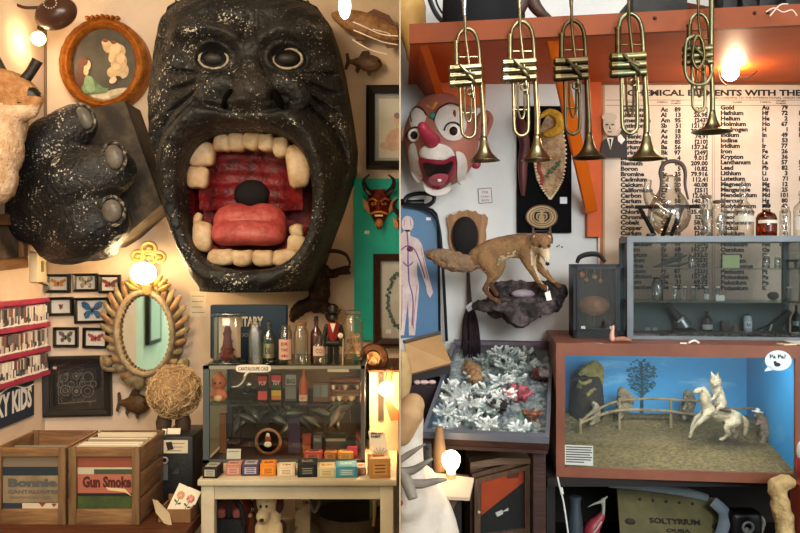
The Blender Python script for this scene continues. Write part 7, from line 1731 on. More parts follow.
# things lying on the box top
def box_top():
    f = Fr(2.8); z = BZ1
    def arm(px, lb, tilt):
        x = f(px, 0).x; t = thing('doll_arm', lb, 'doll part', (x, 2.82, z)); g = MB()
        if tilt: g.limb([(x-.02, 2.82, z+.009), (x+.005, 2.82, z+.011), (x+.028, 2.815, z+.007)], [.009, .01, .006], 8, 4)
        else: g.limb([(x, 2.82, z+.011), (x-.001, 2.82, z+.025), (x+.002, 2.82, z+.045), (x+.004, 2.82, z+.056)], [.0105, .009, .006, .005], 8, 4)
        organic(g, 'arm', [M('doll_pink' if not tilt else 'doll_tan', 'cf9c86' if not tilt else '9c6650', .5)], t, .003, 2)
    arm(612.5, 'upright pink doll arm standing on rust brown box', 0); arm(622, 'brown doll arm lying flat on rust brown box', 1)
    g = MB(K('e6dccf')); g.tube(crv([Vector((f(684, 0).x, 2.77, z+.004)), Vector((f(690, 0).x, 2.78, z+.012)), Vector((f(694, 0).x, 2.77, z+.004))], 5), .0035, 6); g.tube(crv([Vector((f(682, 0).x, 2.765, z+.003)), Vector((f(676, 0).x, 2.77, z+.003))], 3), .003, 5)
    tag(g.build('white_twist_tie', None, None), 'small white twisted tie lying on top edge of diorama box', 'tie')
    g = MB(K('cfc4a4')); x = f(778, 0).x; g.box(Vector((x, 2.79, z+.0025)), (.05, .04, .004), Euler((0, 0, R(20)))); g.m(K('6a4a30')); g.ball((x, 2.79, z+.006), (.012, .009, .003))
    tag(g.build('match_card', None, None, flat=True), 'small cream card with brown print on box corner above bubble sticker', 'card')
box_top()
# ---- black cased radio-like box
def radio():
    f = Fr(2.95); a, b = f(571.5, 0).x, f(617.5, 0).x; zt = f(0, 264).z; t = thing('black_cabinet', 'black upright glass fronted case with carry handle and brown object', 'case', ((a+b)/2, 3.05, BZ1))
    bk = M('black_leatherette', '101216', .5, bump=.2, scale=80)
    w = .012; g = MB(bk); g.bx((a, 2.95, BZ1), (a+w, 3.15, zt)); g.bx((b-w, 2.95, BZ1), (b, 3.15, zt)); g.bx((a, 2.95, zt-w), (b, 3.15, zt)); g.bx((a, 2.95, BZ1), (b, 3.15, BZ1+.03)); g.bx((a, 3.14, BZ1), (b, 3.15, zt)); g.build('shell', None, t, flat=True)
    g = MB(K('11141c', .3)); w2 = .006; g.bx((a+w, 2.944, BZ1+.03), (a+w+w2, 2.95, zt-w)); g.bx((b-w-w2, 2.944, BZ1+.03), (b-w, 2.95, zt-w)); g.bx((a+w, 2.944, zt-w-w2), (b-w, 2.95, zt-w)); g.bx((a+w, 2.944, BZ1+.03), (b-w, 2.95, BZ1+.036)); g.build('door_frame', None, t, flat=True)
    MB(GL('dark_glass', 'f4f4f4', 'a0a4a8', amt=.4, base=.04)).bx((a+w, 2.952, BZ1+.03), (b-w, 2.955, zt-w)).build('front_glass', None, t, flat=True)
    g = MB(bk); g.tube(crv([f(575, 263, 0), f(578, 257, -.0), f(587, 254, 0), f(597, 255, 0), (f(603, 262, 0))], 7), [.006, .009, .01, .009, .006], 8); g.build('handle', None, t)
    u = thing('brown_gourd', 'brown textured oval object seen inside black case', 'specimen', (f(594, 0).x, 3.02, BZ1+.03))
    MB(M('gourd_brown', '8a5c38', .6, col2='6a4226', scale=24, bump=.6)).ball(Vector((f(594, 0).x, 3.02, f(0, 307).z)), (.058, .04, .038), None, 24, 14).build('body', None, u)
    MB(K('1c1815')).lathe((f(594, 0).x, 3.03, BZ1+.03), [(.03, 0), (.012, .012), (.012, .05), (.03, .058)], 14).build('stand', None, u)
    for k, (px, py, s_, lb) in enumerate(((581, 275, .012, 'small copper bead hanging upper left inside black case'), (586, 280, .008, 'small gold bead hanging left inside black case'), (594, 277, .009, 'small round bead hanging in middle inside black case'), (600, 281, .007, 'tiny bead hanging right inside black case'))):
        p = Vector((f(px, 0).x, 3.0, f(0, py).z)); g = MB(K('a86a30', .3)); g.ball(p, s_, None, 12, 8); g.tube([p, Vector((p.x, p.y, zt-w))], .001, 4); tag(g.build('hanging_bead', None, None), lb, 'bead')
    for x in (579, 607): tag(MB(K('a8b0b0')).bx((f(x, 0).x, 2.941, BZ1+.037), (f(x+4, 0).x, 2.944, BZ1+.047)).build('price_sticker', None, None, flat=True), 'small white sticker at lower %s of black case door' % ('left' if x < 590 else 'right'), 'sticker')
radio()
# ---- grey framed glass cabinet
GA, GB, GY, GYb, GZt = .822, 1.457, 2.95, 3.16, 1.662
alu = M('grey_aluminium', '6a6f72', .45, .3, col2='5a5f62', scale=6); cg = GL('cabinet_glass', 'e6e9ea', 'bcc4c4', amt=.3, base=.01, rough=.02)
SZ1, SZ2 = P(0, 268, GY+.1).z, P(0, 300, GY+.1).z
def cabinet():
    t = thing('glass_cabinet', 'grey metal framed glass cabinet with two glass shelves in front of chart', 'display case', ((GA+GB)/2, (GY+GYb)/2, BZ1))
    w = .022
    for x in (GA, GB-w):
        for y in (GY, GYb-w): MB(alu).bx((x, y, BZ1), (x+w, y+w, GZt)).build('post', None, t, flat=True)
    for y in (GY, GYb-w):
        MB(alu).bx((GA+w, y, GZt-w), (GB-w, y+w, GZt)).build('rail', None, t, flat=True); MB(alu).bx((GA+w, y, BZ1), (GB-w, y+w, BZ1+.012)).build('rail', None, t, flat=True)
    for x in (GA, GB-w): MB(alu).bx((x, GY+w, GZt-w), (x+w, GYb-w, GZt)).build('rail', None, t, flat=True)
    MB(shelfglass).bx((GA+w, GY+w, GZt-.008), (GB-w, GYb-w, GZt-.002)).build('glass_top', None, t, flat=True)
    sg = GL('green_edge_glass', 'e4f0ea', '86ac9c', amt=.6, base=.08)
    for z in (SZ1, SZ2): MB(sg).bx((GA+w*.5, GY+.025, z-.006), (GB-w*.5, GYb-w, z)).build('glass_shelf', None, t, flat=True)
    MB(cg).bx((GA+w, GY+.006, BZ1+.012), (GB-w, GY+.01, GZt-w)).build('front_glass', None, t, flat=True); MB(cg).bx((GA+w, GYb-.01, BZ1+.012), (GB-w, GYb-.007, GZt-w)).build('back_glass', None, t, flat=True)
    for x in (GA+.009, GB-.012): MB(cg).bx((x, GY+w, BZ1+.012), (x+.003, GYb-w, GZt-w)).build('side_glass', None, t, flat=True)
    MB(K('5d4f4e')).bx((GA+w, GY+w, BZ1+.002), (GB-w, GYb-w, BZ1+.02)).build('floor_panel', None, t, flat=True)
    MB(M('dark_lower_back', '4a5a5a', .6)).bx((GA+w, GYb-.018, BZ1+.02), (GB-w, GYb-.013, SZ2-.008)).build('lower_back_panel', None, t, flat=True)
    q = random.Random(3); g = MB(M('dark_gravel', '2c2928', .8, col2='6b655e', scale=60))
    for _ in range(160): g.ball((q.uniform(GA+.1, GB-.03), q.uniform(GY+.012, GY+.03), BZ1+.014+q.uniform(0, .006)), q.uniform(.003, .006), None, 5, 4)
    tag(g.build('dark_beads', None, None), 'strip of dark beads along bottom front of glass cabinet', 'beads', kind='stuff')
cabinet()
white_cap = K('d8d8d0')
vial = GL('vial_glass', 'e6ece6', '8a9890', amt=.7, base=.12)
def in_cab(px, Y): return (px-CX)*Y/F
yv = 3.08
for px, k in ((665, 0), (674.5, 0), (682.5, 0), (695, 0)):
    bottle('glass_vial', ['small white capped vial'][0]+' on middle shelf, %s from left' % {665: 'first', 674.5: 'second', 682.5: 'third', 695: 'fourth with white filling'}[px], in_cab(px, yv), yv, SZ2, .056, .0088, 'vial', vial, white_cap, ('d0cfc4', .05, .4, None) if px == 695 else None, capname='cap')
bottle('glass_vial', 'white capped vial on middle shelf standing right of fourth one', in_cab(706, yv), yv, SZ2, .056, .0088, 'vial', vial, white_cap, capname='cap')
g = MB(K('d4d4c8')); g.bx((in_cab(706, 3.03), 3.03, SZ2), (in_cab(714, 3.03), 3.034, SZ2+.02)); tag(g.build('white_card', None, None, flat=True), 'small white card on middle shelf of glass cabinet', 'card')
for px, lb in ((772, 'white capped vial at right end of middle cabinet shelf'), (784, 'white capped vial close beside right post, middle cabinet shelf')): bottle('glass_vial', lb, in_cab(px, 3.1), 3.1, SZ2, .055, .009, 'vial', vial, white_cap, capname='cap')
bottle('specimen_jar', 'clear specimen jar with dark lid at left of middle shelf', in_cab(647.5, 3.1), 3.1, SZ2, .085, .022, 'jar', vial, K('2c2c2a'), capname='lid')
bottle('specimen_jar', 'small clear jar with white lid on top shelf right half', in_cab(751, 3.1), 3.1, SZ1, .05, .013, 'jar', vial, white_cap, capname='lid')
bottle('specimen_jar', 'second small clear jar on top shelf right half', in_cab(761, 3.12), 3.12, SZ1, .045, .011, 'jar', vial, white_cap, capname='lid')
bottle('specimen_jar', 'clear narrow jar on top shelf left of shelf middle', in_cab(680, 3.12), 3.12, SZ1, .055, .013, 'jar', vial, None, capname='lid')
g = MB(K('b5c488')); g.bx((in_cab(709, 3.13), 3.13, SZ1), (in_cab(725, 3.13), 3.134, SZ1+.05)); tag(g.build('green_card', None, None, flat=True), 'pale green card standing on top cabinet shelf', 'card')
g = MB(M('dark_branch', '4a4f4e', .7)); z = SZ1+.004; X = lambda p: in_cab(p, 3.1)
for pts in (((644, 0), (655, .012), (668, .03), (676, .046)), ((650, .004), (660, .03), (672, .05)), ((655, .004), (668, .006), (678, .02)), ((662, .02), (670, .04), (668, .055)), ((648, 0), (656, .022), (664, .024))): g.tube(crv([Vector((X(p), 3.1+.01*math.sin(p), z+h)) for p, h in pts], 4), [.005, .006, .003], 6)
tag(g.build('dark_dried_animal', None, None), 'dark spiny dried animal on top shelf at left', 'specimen')
tag(MB(K('15171a', .4)).box(Vector((in_cab(776, 3.1), 3.1, SZ1+.03)), (.05, .03, .01), None, .003).build('black_clamp', None, None), 'small black clamp on top cabinet shelf near right post', 'clamp') if 0 else None
g = MB(K('17191c', .4)); x = in_cab(776, 3.1); g.box(Vector((x, 3.1, SZ1+.028)), (.05, .03, .008), None, .003); g.cyl((x+.01, 3.1, SZ1), (x+.01, 3.1, SZ1+.03), .005); tag(g.build('black_stand', None, None), 'tiny black stand on top shelf near right post', 'stand')
g = MB(M('round_rock', '5a5650', .8, bump=.8, scale=30)); g.ball((in_cab(757, 3.12), 3.12, SZ2+.016), (.022, .015, .016)); tag(g.build('round_specimen', None, None), 'rounded grey brown specimen on middle cabinet shelf right half', 'specimen')
CZ = BZ1+.02; Yc = 3.1
def cx_(p): return in_cab(p, Yc)
def microscope():
    t = thing('slanted_instrument', 'dark slanted brass and steel instrument at left in lower cabinet', 'instrument', (cx_(671), Yc, CZ))
    MB(M('dark_metal', '')).lathe((cx_(674), Yc, CZ), [(.04, 0), (.042, .006), (.03, .012)], 20).build('base', None, t)
    MB(M('steel_body', '7d8284', .3, .8)).tube([Vector((cx_(674), Yc, CZ+.015)), Vector((cx_(669), Yc, CZ+.045))], [.03, .026], 16).build('body', None, t)
    MB(M('dark_metal', '')).tube([Vector((cx_(669), Yc, CZ+.045)), Vector((cx_(661), Yc, CZ+.085)), Vector((cx_(657.5), Yc, CZ+.1))], [.02, .01, .012], 12).build('barrel', None, t)
    MB(K('17181a')).tube([Vector((cx_(655), Yc, CZ+.093)), Vector((cx_(660), Yc, CZ+.105))], .012, 10).build('eyepiece', None, t)
    MB(K('cfcfc8', .3)).tube([Vector((cx_(666), Yc-.025, CZ+.035)), Vector((cx_(671), Yc-.03, CZ+.055))], .004, 6).build('bright_rod', None, t)
microscope()
bottle('dark_bottle', 'dark squat bottle with pale label in lower glass cabinet', cx_(695), Yc, CZ, .075, .02, 'round', K('1b1614', .15), K('131211'), ('a8aca8', .1, .35, None), capname='cap')
bottle('white_bottle', 'pale blue white bottle with black cap in lower glass cabinet', cx_(733.5), Yc, CZ, .066, .0155, 'jar', K('9fb0b8', .3), K('141414'), ('c8d0d4', .2, .6, 'RX'), capname='cap')
bottle('dark_bottle', 'black bottle with white label at right in lower cabinet', cx_(779), Yc, CZ, .1, .017, 'tall', K('16171c', .15), K('101010'), ('c4c8cc', .25, .42, None), capname='cap')
g = MB(K('4a3c38')); g.bx((cx_(710), Yc, CZ), (cx_(717), Yc+.03, CZ+.04)); tag(g.build('brown_tin', None, None, flat=True), 'small brown tin standing left of white bottle in lower cabinet', 'tin')
g = MB(K('6b5a4a')); g.lathe((cx_(722), Yc, CZ), [(.01, 0), (.011, .02), (.006, .026)], 12); tag(g.build('small_cork_jar', None, None), 'tiny brown jar beside brown tin in lower cabinet', 'jar')
def toy_horn():
    t = thing('black_slanted_tool', 'black slanted wedge shaped tool at right in lower cabinet', 'tool', (cx_(760), Yc, CZ)); k = M('dark_metal', '')
    MB(K('141518', .35)).hexa([Vector((cx_(742), Yc, CZ)), Vector((cx_(764), Yc, CZ)), Vector((cx_(776), Yc, CZ+.075)), Vector((cx_(772), Yc, CZ+.082)), Vector((cx_(757), Yc, CZ+.03))], (0, .035, 0)).build('body', None, t, flat=True)
    MB(K('b0aca4', .3)).tube([Vector((cx_(754), Yc-.004, CZ+.004)), Vector((cx_(756), Yc-.004, CZ+.03))], .004, 6).build('handle', None, t)
toy_horn()
for x, lb in ((636, 'tiny pale card at left corner of lower cabinet'), (643, 'tiny pale card second from left in lower cabinet')): tag(MB(K('8a9088')).bx((cx_(x), Yc, CZ), (cx_(x+4.5), Yc+.003, CZ+.012)).build('tiny_card', None, None, flat=True), lb, 'card')
# ---- on top of the cabinet
TZc = GZt; yt = 3.06
def X_(p, Y=yt): return (p-CX)*Y/F
def retort():
    t = thing('retort_stand', 'black iron tripod stand holding large round glass retort', 'stand', (X_(657), yt, TZc)); k = K('0c0a09', .8)
    hh = P(0, 207, yt).z
    g = MB(k); g.box(Vector((X_(658), yt, hh)), ((690-629)*yt/F, .02, .013)); g.build('top_bar', None, t)
    for a, b, y in ((631, 646, -.0), (673, 660, -.04), (664, 656, .05)):
        g = MB(k); g.tube([Vector((X_(a), yt, hh)), Vector((X_(b), yt+y, TZc+.006))], .008, 6, flat=1.3); g.build('leg', None, t)
    u = thing('glass_retort', 'large clear glass retort with curved looping neck on tripod', 'flask', (X_(660), yt, hh-.11))
    gl = GL('retort_glass', 'f6f4ee', '8a8576', amt=.5, base=.08)
    c = Vector((X_(660), yt, P(0, 215, yt).z)); g = MB(gl); g.lathe(c, [(.01, -.078), (.04, -.07), (.068, -.045), (.08, -.01), (.076, .03), (.058, .065), (.04, .09), (.032, .115), (.034, .14), (.03, .15)], 28); g.build('bulb', None, u, angle=180)
    g = MB(M('rubber_brown', '4c3e36', .4)); f = Fr(yt-.05); g.tube(crv([f(652, 198), f(654, 182), f(653, 172), f(657, 164), f(665, 161.5), f(673, 164), f(677, 172), f(677, 186), f(680, 200)], 7), [.004, .006, .008, .008, .008, .006, .004], 10); g.build('curved_tube', None, u)
    g = MB(gl); f = Fr(yt); g.tube(crv([f(660, 214), f(645, 203), f(639, 192), f(640, 180)], 6), [.03, .03, .016, .012], 14); g.build('side_neck', None, u)
retort()
bottle('clear_jar', 'tall clear jar with pale fragments right of tripod stand', X_(696), yt, TZc, .152, .022, 'jar', clear, K('6e5a48'), capname='lid')
bottle('clear_jar', 'wide clear jar with brown lid second from tripod stand', X_(708.5, 3.04), 3.04, TZc, .132, .028, 'jar', clear, K('5a4030'), capname='lid')
for px, lb, s_, hh in ((696, 'pale fragments filling tall jar beside tripod stand', 4, .1), (708.5, 'pale fragments filling wide jar with brown lid', 5, .08)): shells_in(X_(px), yt-.02 if px > 700 else yt, TZc+.004, .016, hh, 'jar_fragments', lb, M('jar_bits', 'a8a294', .7, col2='6e6a60', scale=50), 30, s_)
bottle('decanter', 'clear decanter bottle with tall glass stopper left of amber bottle', X_(731), yt, TZc, .185, .038, [(.032, 0), (.036, .006), (.036, .09), (.028, .115), (.013, .135), (.012, .15), (.018, .153), (.018, .16), (.008, .162)], clear, None, ('c9c2b2', .3, .42, None))
g = MB(clear); g.lathe((X_(731), yt, TZc+.16), [(.008, 0), (.012, .014), (.016, .03), (.008, .046), (.003, .06)], 16); o = g.build('glass_stopper', None, [q for q in C.objects if q.name == 'decanter'][0])
bottle('amber_bottle', 'brown amber bottle with black cap on glass cabinet', X_(752.5), yt, TZc, .118, .037, [(.034, 0), (.037, .006), (.037, .07), (.03, .086), (.014, .094), (.014, .102)], GL('amber_strong', 'b86a30', '5a2c10', amt=.4, base=.06), K('191512'), ('d8cdb8', .42, .52, None), capname='cap')
bottle('clear_vial', 'narrow clear bottle with open rim right of amber bottle', X_(770), yt, TZc, .115, .02, 'jar', clear, None)
bottle('clear_flask', 'clear round flask with printed white emblem at cabinet right end', X_(786), yt, TZc, .165, .031, 'round', clear, clear, ('cfcac0', .15, .45, 'A', '4a4c50'))
g = MB(K('1c1614', .3)); g.box(Vector((X_(639), 3.0, TZc+.006)), (.03, .02, .012), None, .004); tag(g.build('dark_stopper', None, None), 'small dark rubber stopper at left edge of cabinet top', 'stopper')
# ---- tan box, dark boxes at the left below the anatomy panel
def tan_box():
    t = thing('tan_lidded_box', 'tan topped dark box standing below blue anatomy panel', 'box', (.11, 3.0, .0)); f = Fr(3.0)
    a, b = .012, f(449, 0).x; zt = f(0, 349).z
    t.location = (.1, 3.1, 1.02)
    g = MB(M('tan_leather', 'ab8256', .6, col2='96703f', scale=5)); g.hexa([f(404, 343), f(441, 336, -.1), f(451, 362, .02), f(410, 372, .05)], (0, .02, -.01)); g.build('lid_panel', None, t, flat=True)
    g = MB(K('4a4038')); g.tube([f(404, 342), f(441, 335, -.1)], .008, 6); g.build('hinge', None, t)
    g = MB(K('1d1514')); g.hexa([f(404, 368, .0), f(451, 358, -.03), f(451, 374, -.03), f(404, 385, .0)], (0, .25, 0)); g.build('body', None, t, flat=True)
    u = thing('maroon_chest', 'dark maroon chest below tan box left of coral case', 'chest', (.1, 3.1, 0))
    g = MB(M('maroon_dark', '2e1519', .6, col2='1f0f12', scale=5)); g.bx((.006, 2.98, 0), (.245 if 0 else .16, 3.36, f(0, 384).z)); g.build('body', None, u, flat=True)
    for k, (x, y, s_) in enumerate(((424, 383, .02), (432, 380, .016), (417, 386, .014))):
        p = Fr(2.99)(x, y); p.z = f(0, 384).z+.008; tag(MB(K('c8a8a0')).ball(p, (s_, .012, .009), None, 10, 6).build('pink_shell', None, None), ['largest pink shell on maroon chest edge', 'pink shell nearest coral case on maroon chest', 'small pink shell nearest room divide on maroon chest'][k], 'shell')
    g = MB(M('egg_tan', 'b99c6c', .5, col2='8f7144', scale=5)); f = Fr(2.75); g.ball(f(402, 376), (.034, .05, .09)); g.cyl(Vector((f(402, 0).x+.006, 2.75, 0)), f(402.8, 396), .012); tag(g.build('tan_gourd', None, None), 'tan oval gourd cut by room divide left of chest', 'gourd')
tan_box()
# ---- plaster animal with antlers, small lit bulb
def plaster_animal():
    f = Fr(2.35); w_ = M('plaster_white', 'c9beb0', .8, col2='ad9f8e', scale=6, bump=.3, bscale=30)
    t = thing('white_animal_figure', 'white plaster animal figure with grey antlers in lower left corner', 'figure', (f(425, 0).x, 2.4, .0))
    t.location = (f(425, 0).x, 2.4, f(0, 620).z)
    g = MB(); g.limb([f(405, 560, -.1), f(415, 522, -.08), f(416, 494, -.08)], [.11, .095, .075], 16); g.limb([f(430, 600, -.1), f(436, 550, -.1), f(428, 508, -.1)], [.08, .08, .06], 16); g.limb([f(405, 500, -.02), f(406, 470, .0), f(408, 440, .0), f(410, 418, .0)], [.07, .055, .045, .042], 14)
    g.bx((f(400, 0).x+.004, 2.36, f(0, 640).z), (f(450, 0).x, 2.56, f(0, 560).z))
    organic(g, 'body', [w_], t, .01, 6)
    tn = M('tan_hide', 'a8845c', .7, col2='8a6840', scale=8); g = MB(tn); g.limb([f(402, 432, .05), f(409, 410, .05), f(413, 402, .05)], [.03, .045, .035], 14); o = organic(g, 'head', [tn], t, .007, 3)
    an = M('antler_grey', '7d7468', .5, col2='5f574c', scale=12)
    for pts, r in ((((398, 452, .12), (408, 445, .12), (424, 434, .13)), [.009, .009, .002]), (((398, 462, .12), (412, 460, .12), (424, 452, .13), (431, 448, .13)), [.014, .012, .007, .003]), (((404, 471, .13), (420, 471, .14), (436, 467, .15), (444, 466, .15)), [.013, .013, .008, .003]), (((402, 463, .12), (407, 470, .14), (412, 483, .16)), [.016, .018, .014])):
        g = MB(an); g.tube(crv([f(*p) for p in pts], 6), r, 9); g.build('antler', None, t)
    g = MB(K('8a2f26')); g.ball(f(400.5, 497, .06), .008); g.build('red_mark', None, t)
plaster_animal()
def corner_bulb():
    f = Fr(2.5); t = thing('corner_shelf', 'small pale wooden shelf with drilled side left of orange glazed cabinet', 'shelf', f(448, 500))
    zt = f(0, 474).z
    g = MB(M('pale_shelf', 'a89480', .6)); g.hexa([f(430, 472), f(474, 478), f(468, 492, .06), f(428, 490, .06)], (0, 0, -.01)); g.build('board', None, t, flat=True)
    g = MB(K('5a4030')); g.hexa([f(441, 478, .0), f(471, 482, 0), f(458, 500, 0), f(440, 533, 0), f(438, 540, 0)], (0, .08, 0)); g.build('side', None, t, flat=True)
    MB(K('19120e')).bx((f(440, 0).x, 2.52, 0), (f(462, 0).x, 2.62, zt-.03)).build('column', None, t, flat=True)
    u = thing('globe_bulb', 'glowing round bulb in socket on small pale shelf', 'lamp', f(451, 477))
    MB(EM('globe_glow', 'ffd79c', 9)).lathe(f(451, 474), [(.012, 0), (.013, .01), (.024, .024), (.03, .042), (.028, .058), (.017, .07), (.004, .075)], 24).build('bulb', None, u, angle=180)
    MB(K('b58a5a', .3)).cyl(f(451, 479), f(451, 473.5), .016).build('socket', None, u)
    light('globe_bulb_light', 'POINT', f(449, 461, .06), .55, (1, .62, .32), .03)
    MB(K('7d6040')).lathe(f(440, 474, -.04), [(.02, 0), (.022, .06), (.016, .1), (.012, .14)], 16).build('brass_column', None, t)
    g = MB(K('15171a')); g.box(f(427, 458, -.02), (.03, .03, .09), None, .006); g.tube([f(425+4*math.cos(a), 450+4*math.sin(a), -.0) for a in [PI+PI*k/8 for k in range(9)]], .003, 5); tag(g.build('black_padlock_box', None, None), 'small black box with wire loop left of glowing round bulb', 'box')
corner_bulb()
def guillotine():
    f = Fr(2.72); t = thing('glazed_wall_cabinet', 'wooden cabinet with glazed door showing orange below coral case', 'cabinet', (f(502, 0).x, 2.85, 0))  # an orange and a dark panel stand behind the door glass
    wd2 = wood('dark_oak', '5f4530', '3e2a1a', axis='z'); a, b = f(471, 0).x, f(529, 0).x; zt = f(0, 463).z
    MB(wd2).bx((a, 2.74, 0), (b, 2.99, f(0, 470).z)).build('carcass', None, t, flat=True)
    g = MB(wd2); g.hexa([f(472, 474), f(528, 459), f(528, 463), f(472, 479)], (0, .05, 0)); g.build('top_moulding', None, t, flat=True)
    g = MB(wood('lid_oak', '77604a', '4a3626')); g.hexa([f(470, 462, .01), f(500, 457, .01), f(530, 458, .01), f(530, 463, .01), f(500, 464, .01), f(470, 469, .01)], (0, .2, 0)); g.build('lid', None, t, flat=True)
    y = f(0, 0).y
    for nm, pts in (('door_stile', [(474, 478), (480, 476), (480, 545), (474, 545)]), ('door_stile', [(524, 465), (529, 463), (529, 545), (524, 545)]), ('door_rail', [(480, 476), (524, 465), (524, 469), (480, 481)]), ('door_rail', [(480, 533), (524, 527), (524, 545), (480, 545)])):
        MB(wd2).poly(f, pts, .02, .02).build(nm, None, t, flat=True)
    g = MB(M('orange_panel', 'b5481c', .4, col2='963812', scale=5)); g.poly(f, [(481, 480), (523, 469), (523, 482), (481, 515)], .006, .006); g.m(K('5e2a14')); g.poly(f, [(506, 474.5), (519, 471.5), (518, 477), (507, 478)], .0072, .001); g.build('orange_panel', None, t, flat=True)
    g = MB(K('1c1d1c', .3)); g.poly(f, [(481, 515), (523, 482), (523, 528), (481, 534)], .006, .006); g.build('dark_panel', None, t, flat=True)
    g = MB(K('d0cdc4')); g.poly(f, [(495, 512), (502, 509), (503, 513), (497, 516)], .009, .002); g.poly(f, [(502, 511), (508, 507), (508, 510)], .009, .002); g.build('paper_tag', None, t, flat=True)
    MB(K('b5a070', .3)).ball(f(478, 510, .026), .006).build('knob', None, t)
    MB(GL('door_glass', 'ffffff', 'd0d0d0', amt=.3, base=.03)).poly(f, [(480, 479), (524, 468), (524, 528), (480, 534)], .015, .002).build('door_glass', None, t, flat=True)
guillotine()
# ---- the dark space under the diorama box
def under():
    t = thing('dark_counter', 'dark wooden counter with open bay carrying diorama box', 'counter', (.97, 3.05, 0)); k = M('counter_dark', '1c1512', .7, col2='120e0c', scale=5)
    MB(k).bx((BXa-.03, 2.78, BZ0-.03), (2.0, 3.39, BZ0)).build('counter_top', None, t, flat=True)
    MB(k).bx((BXa-.03, 3.35, 0), (2.0, 3.38, BZ0-.03)).build('back_panel', None, t, flat=True); MB(k).bx((BXa-.03, 2.8, .45), (2.0, 3.35, .48)).build('shelf_board', None, t, flat=True)
    for x in (BXa-.03, 1.97): MB(k).bx((x, 2.8, 0), (x+.03, 3.35, BZ0-.03)).build('side_panel', None, t, flat=True)
    zt = .48; f = Fr(2.95)
    # letter board
    u = thing('letter_board', 'cream spirit letter board with alphabet lying in dark bay', 'game board', f(665, 530)); sh = M('board_cream_shaded', '66603e', .6, col2='4a462c', scale=5)  # cream board colour darkened to stand for the shadow in the bay
    O = f(600, 548); 
    xd = (f(742, 0)-f(600, 0)); ud = Vector((0, .12, .22)); top = Vector((0, .1, .2))
    g = MB(sh); A = [Vector((f(618, 0).x, 2.9, .5)), Vector((f(735, 0).x, 2.9, .49)), Vector((f(727, 0).x, 3.06, .665)), Vector((f(625, 0).x, 3.06, .70))]; g.hexa(A, (0, .01, -.006)); g.build('board', None, u, flat=True)
    zz = (A[3]-A[0]).normalized(); xx = Vector((1, 0, -.045)).normalized(); nrm = xx.cross(zz).normalized()
    def on(uu, vv): return A[0].lerp(A[1], uu).lerp(A[3].lerp(A[2], uu), vv)+nrm*.001
    g = MB(K('26221a')); text(g, 'SOLTYRIUM', on(.28, .5), .03, xx, zz, bold=.03, fitw=.19, fith=.022, ext=.0003); text(g, 'OUIJA', on(.42, .36), .03, xx, zz, bold=.03, fitw=.09, fith=.018, ext=.0003); text(g, 'ABCDEFGHIJKLM', on(.14, .16), .03, xx, zz, bold=.04, fitw=.29, fith=.022, ext=.0003); text(g, 'NOPQRSTUVWXYZ', on(.14, .02), .03, xx, zz, bold=.04, fitw=.29, fith=.022, ext=.0003)
    for k in range(5): q = on(.22+.13*k, .86); g.ball(q, (.006, .003, .006), None, 8, 6)
    for a_ in (.1, .9): q = on(a_, .5); g.ball(q, (.02, .006, .014), None, 10, 6)
    g.build('lettering', None, u, flat=True)
    g = MB(K('7d8a94')); g.tube(crv([f(616, 492, -.1), f(650, 494, -.1), f(695, 500, -.1), f(718, 506, -.1)], 5), [.012, .016, .018, .014], 8, flat=.6); tag(g.build('blue_grey_rod', None, None), 'blue grey rounded rod lying behind letter board in bay', 'rod')
    g = MB(K('6f7c88')); g.tube(crv([f(715, 503, -.02), f(724, 512, .0), f(722, 522, .02), f(716, 540, .02)], 6), [.02, .022, .022, .02], 10, flat=.5); tag(g.build('grey_blue_strap', None, None), 'grey blue bent strap right of letter board', 'strap')
    v = thing('black_camera', 'black folding camera shaped object with pale details in bay', 'camera', Vector((f(742, 0).x, 2.92, .48)))  # pale details are the grey ring and bent lever below
    g = MB(K('101114', .3)); g.box(Vector((f(742, 0).x, 2.94, .57)), (.12, .08, .18), None, .025, 3); g.build('body', None, v)
    g = MB(K('8a8e90', .2)); g.tube([f(741+5*math.cos(a), 522+5*math.sin(a), .06) for a in [2*PI*k/16 for k in range(16)]], .005, 6, closed=True); g.ball(f(741, 526, .05), (.012, .008, .012)); g.build('lens', None, v)
    g = MB(K('a8a49c', .3)); g.tube(crv([f(757, 514, .03), f(760, 520, .03), f(757, 530, .03)], 4), .007, 8); g.build('lever', None, v)
    # bird ornament
    b = thing('bird_figurine', 'pale long billed bird head on pink neck in dark bay', 'figurine', Vector((f(603, 0).x, 2.95, .48)))
    g = MB(); g.limb([f(603, 500), f(601, 501.5), f(594, 504), f(588, 507)], [.008, .007, .004, .0015], 8); g.limb([f(603, 501), f(603.5, 508), f(603, 515)], [.009, .0065, .007], 8); g.limb([f(604, 499), f(608, 496)], [.006, .002], 6); organic(g, 'head', [M('bird_pale', '8f9080', .6)], b, .003, 1)
    g = MB(K('8a3038', .4)); g.tube(crv([f(603, 514), f(598, 521), f(592, 530), Vector((f(589, 0).x, 2.95, .48))], 5), [.01, .02, .03, .03], 12); g.m(K('a88a88')); g.tube(crv([f(600, 520, .02), f(595, 526, .03), f(590, 532, .03)], 5), .004, 6); g.build('body', None, b)
    g = MB(M('bluish_pipe', '3a434a', .4, .3)); c = Vector((f(572, 0).x, 2.9, .48)); g.lathe(c, [(.03, 0), (.03, .1), (.026, .16), (.02, .2), (.02, .225), (.023, .226), (.023, .236), (.016, .238)], 18); tag(g.build('dark_bottle', None, None), 'dark blue grey upright bottle at left in bay', 'bottle')
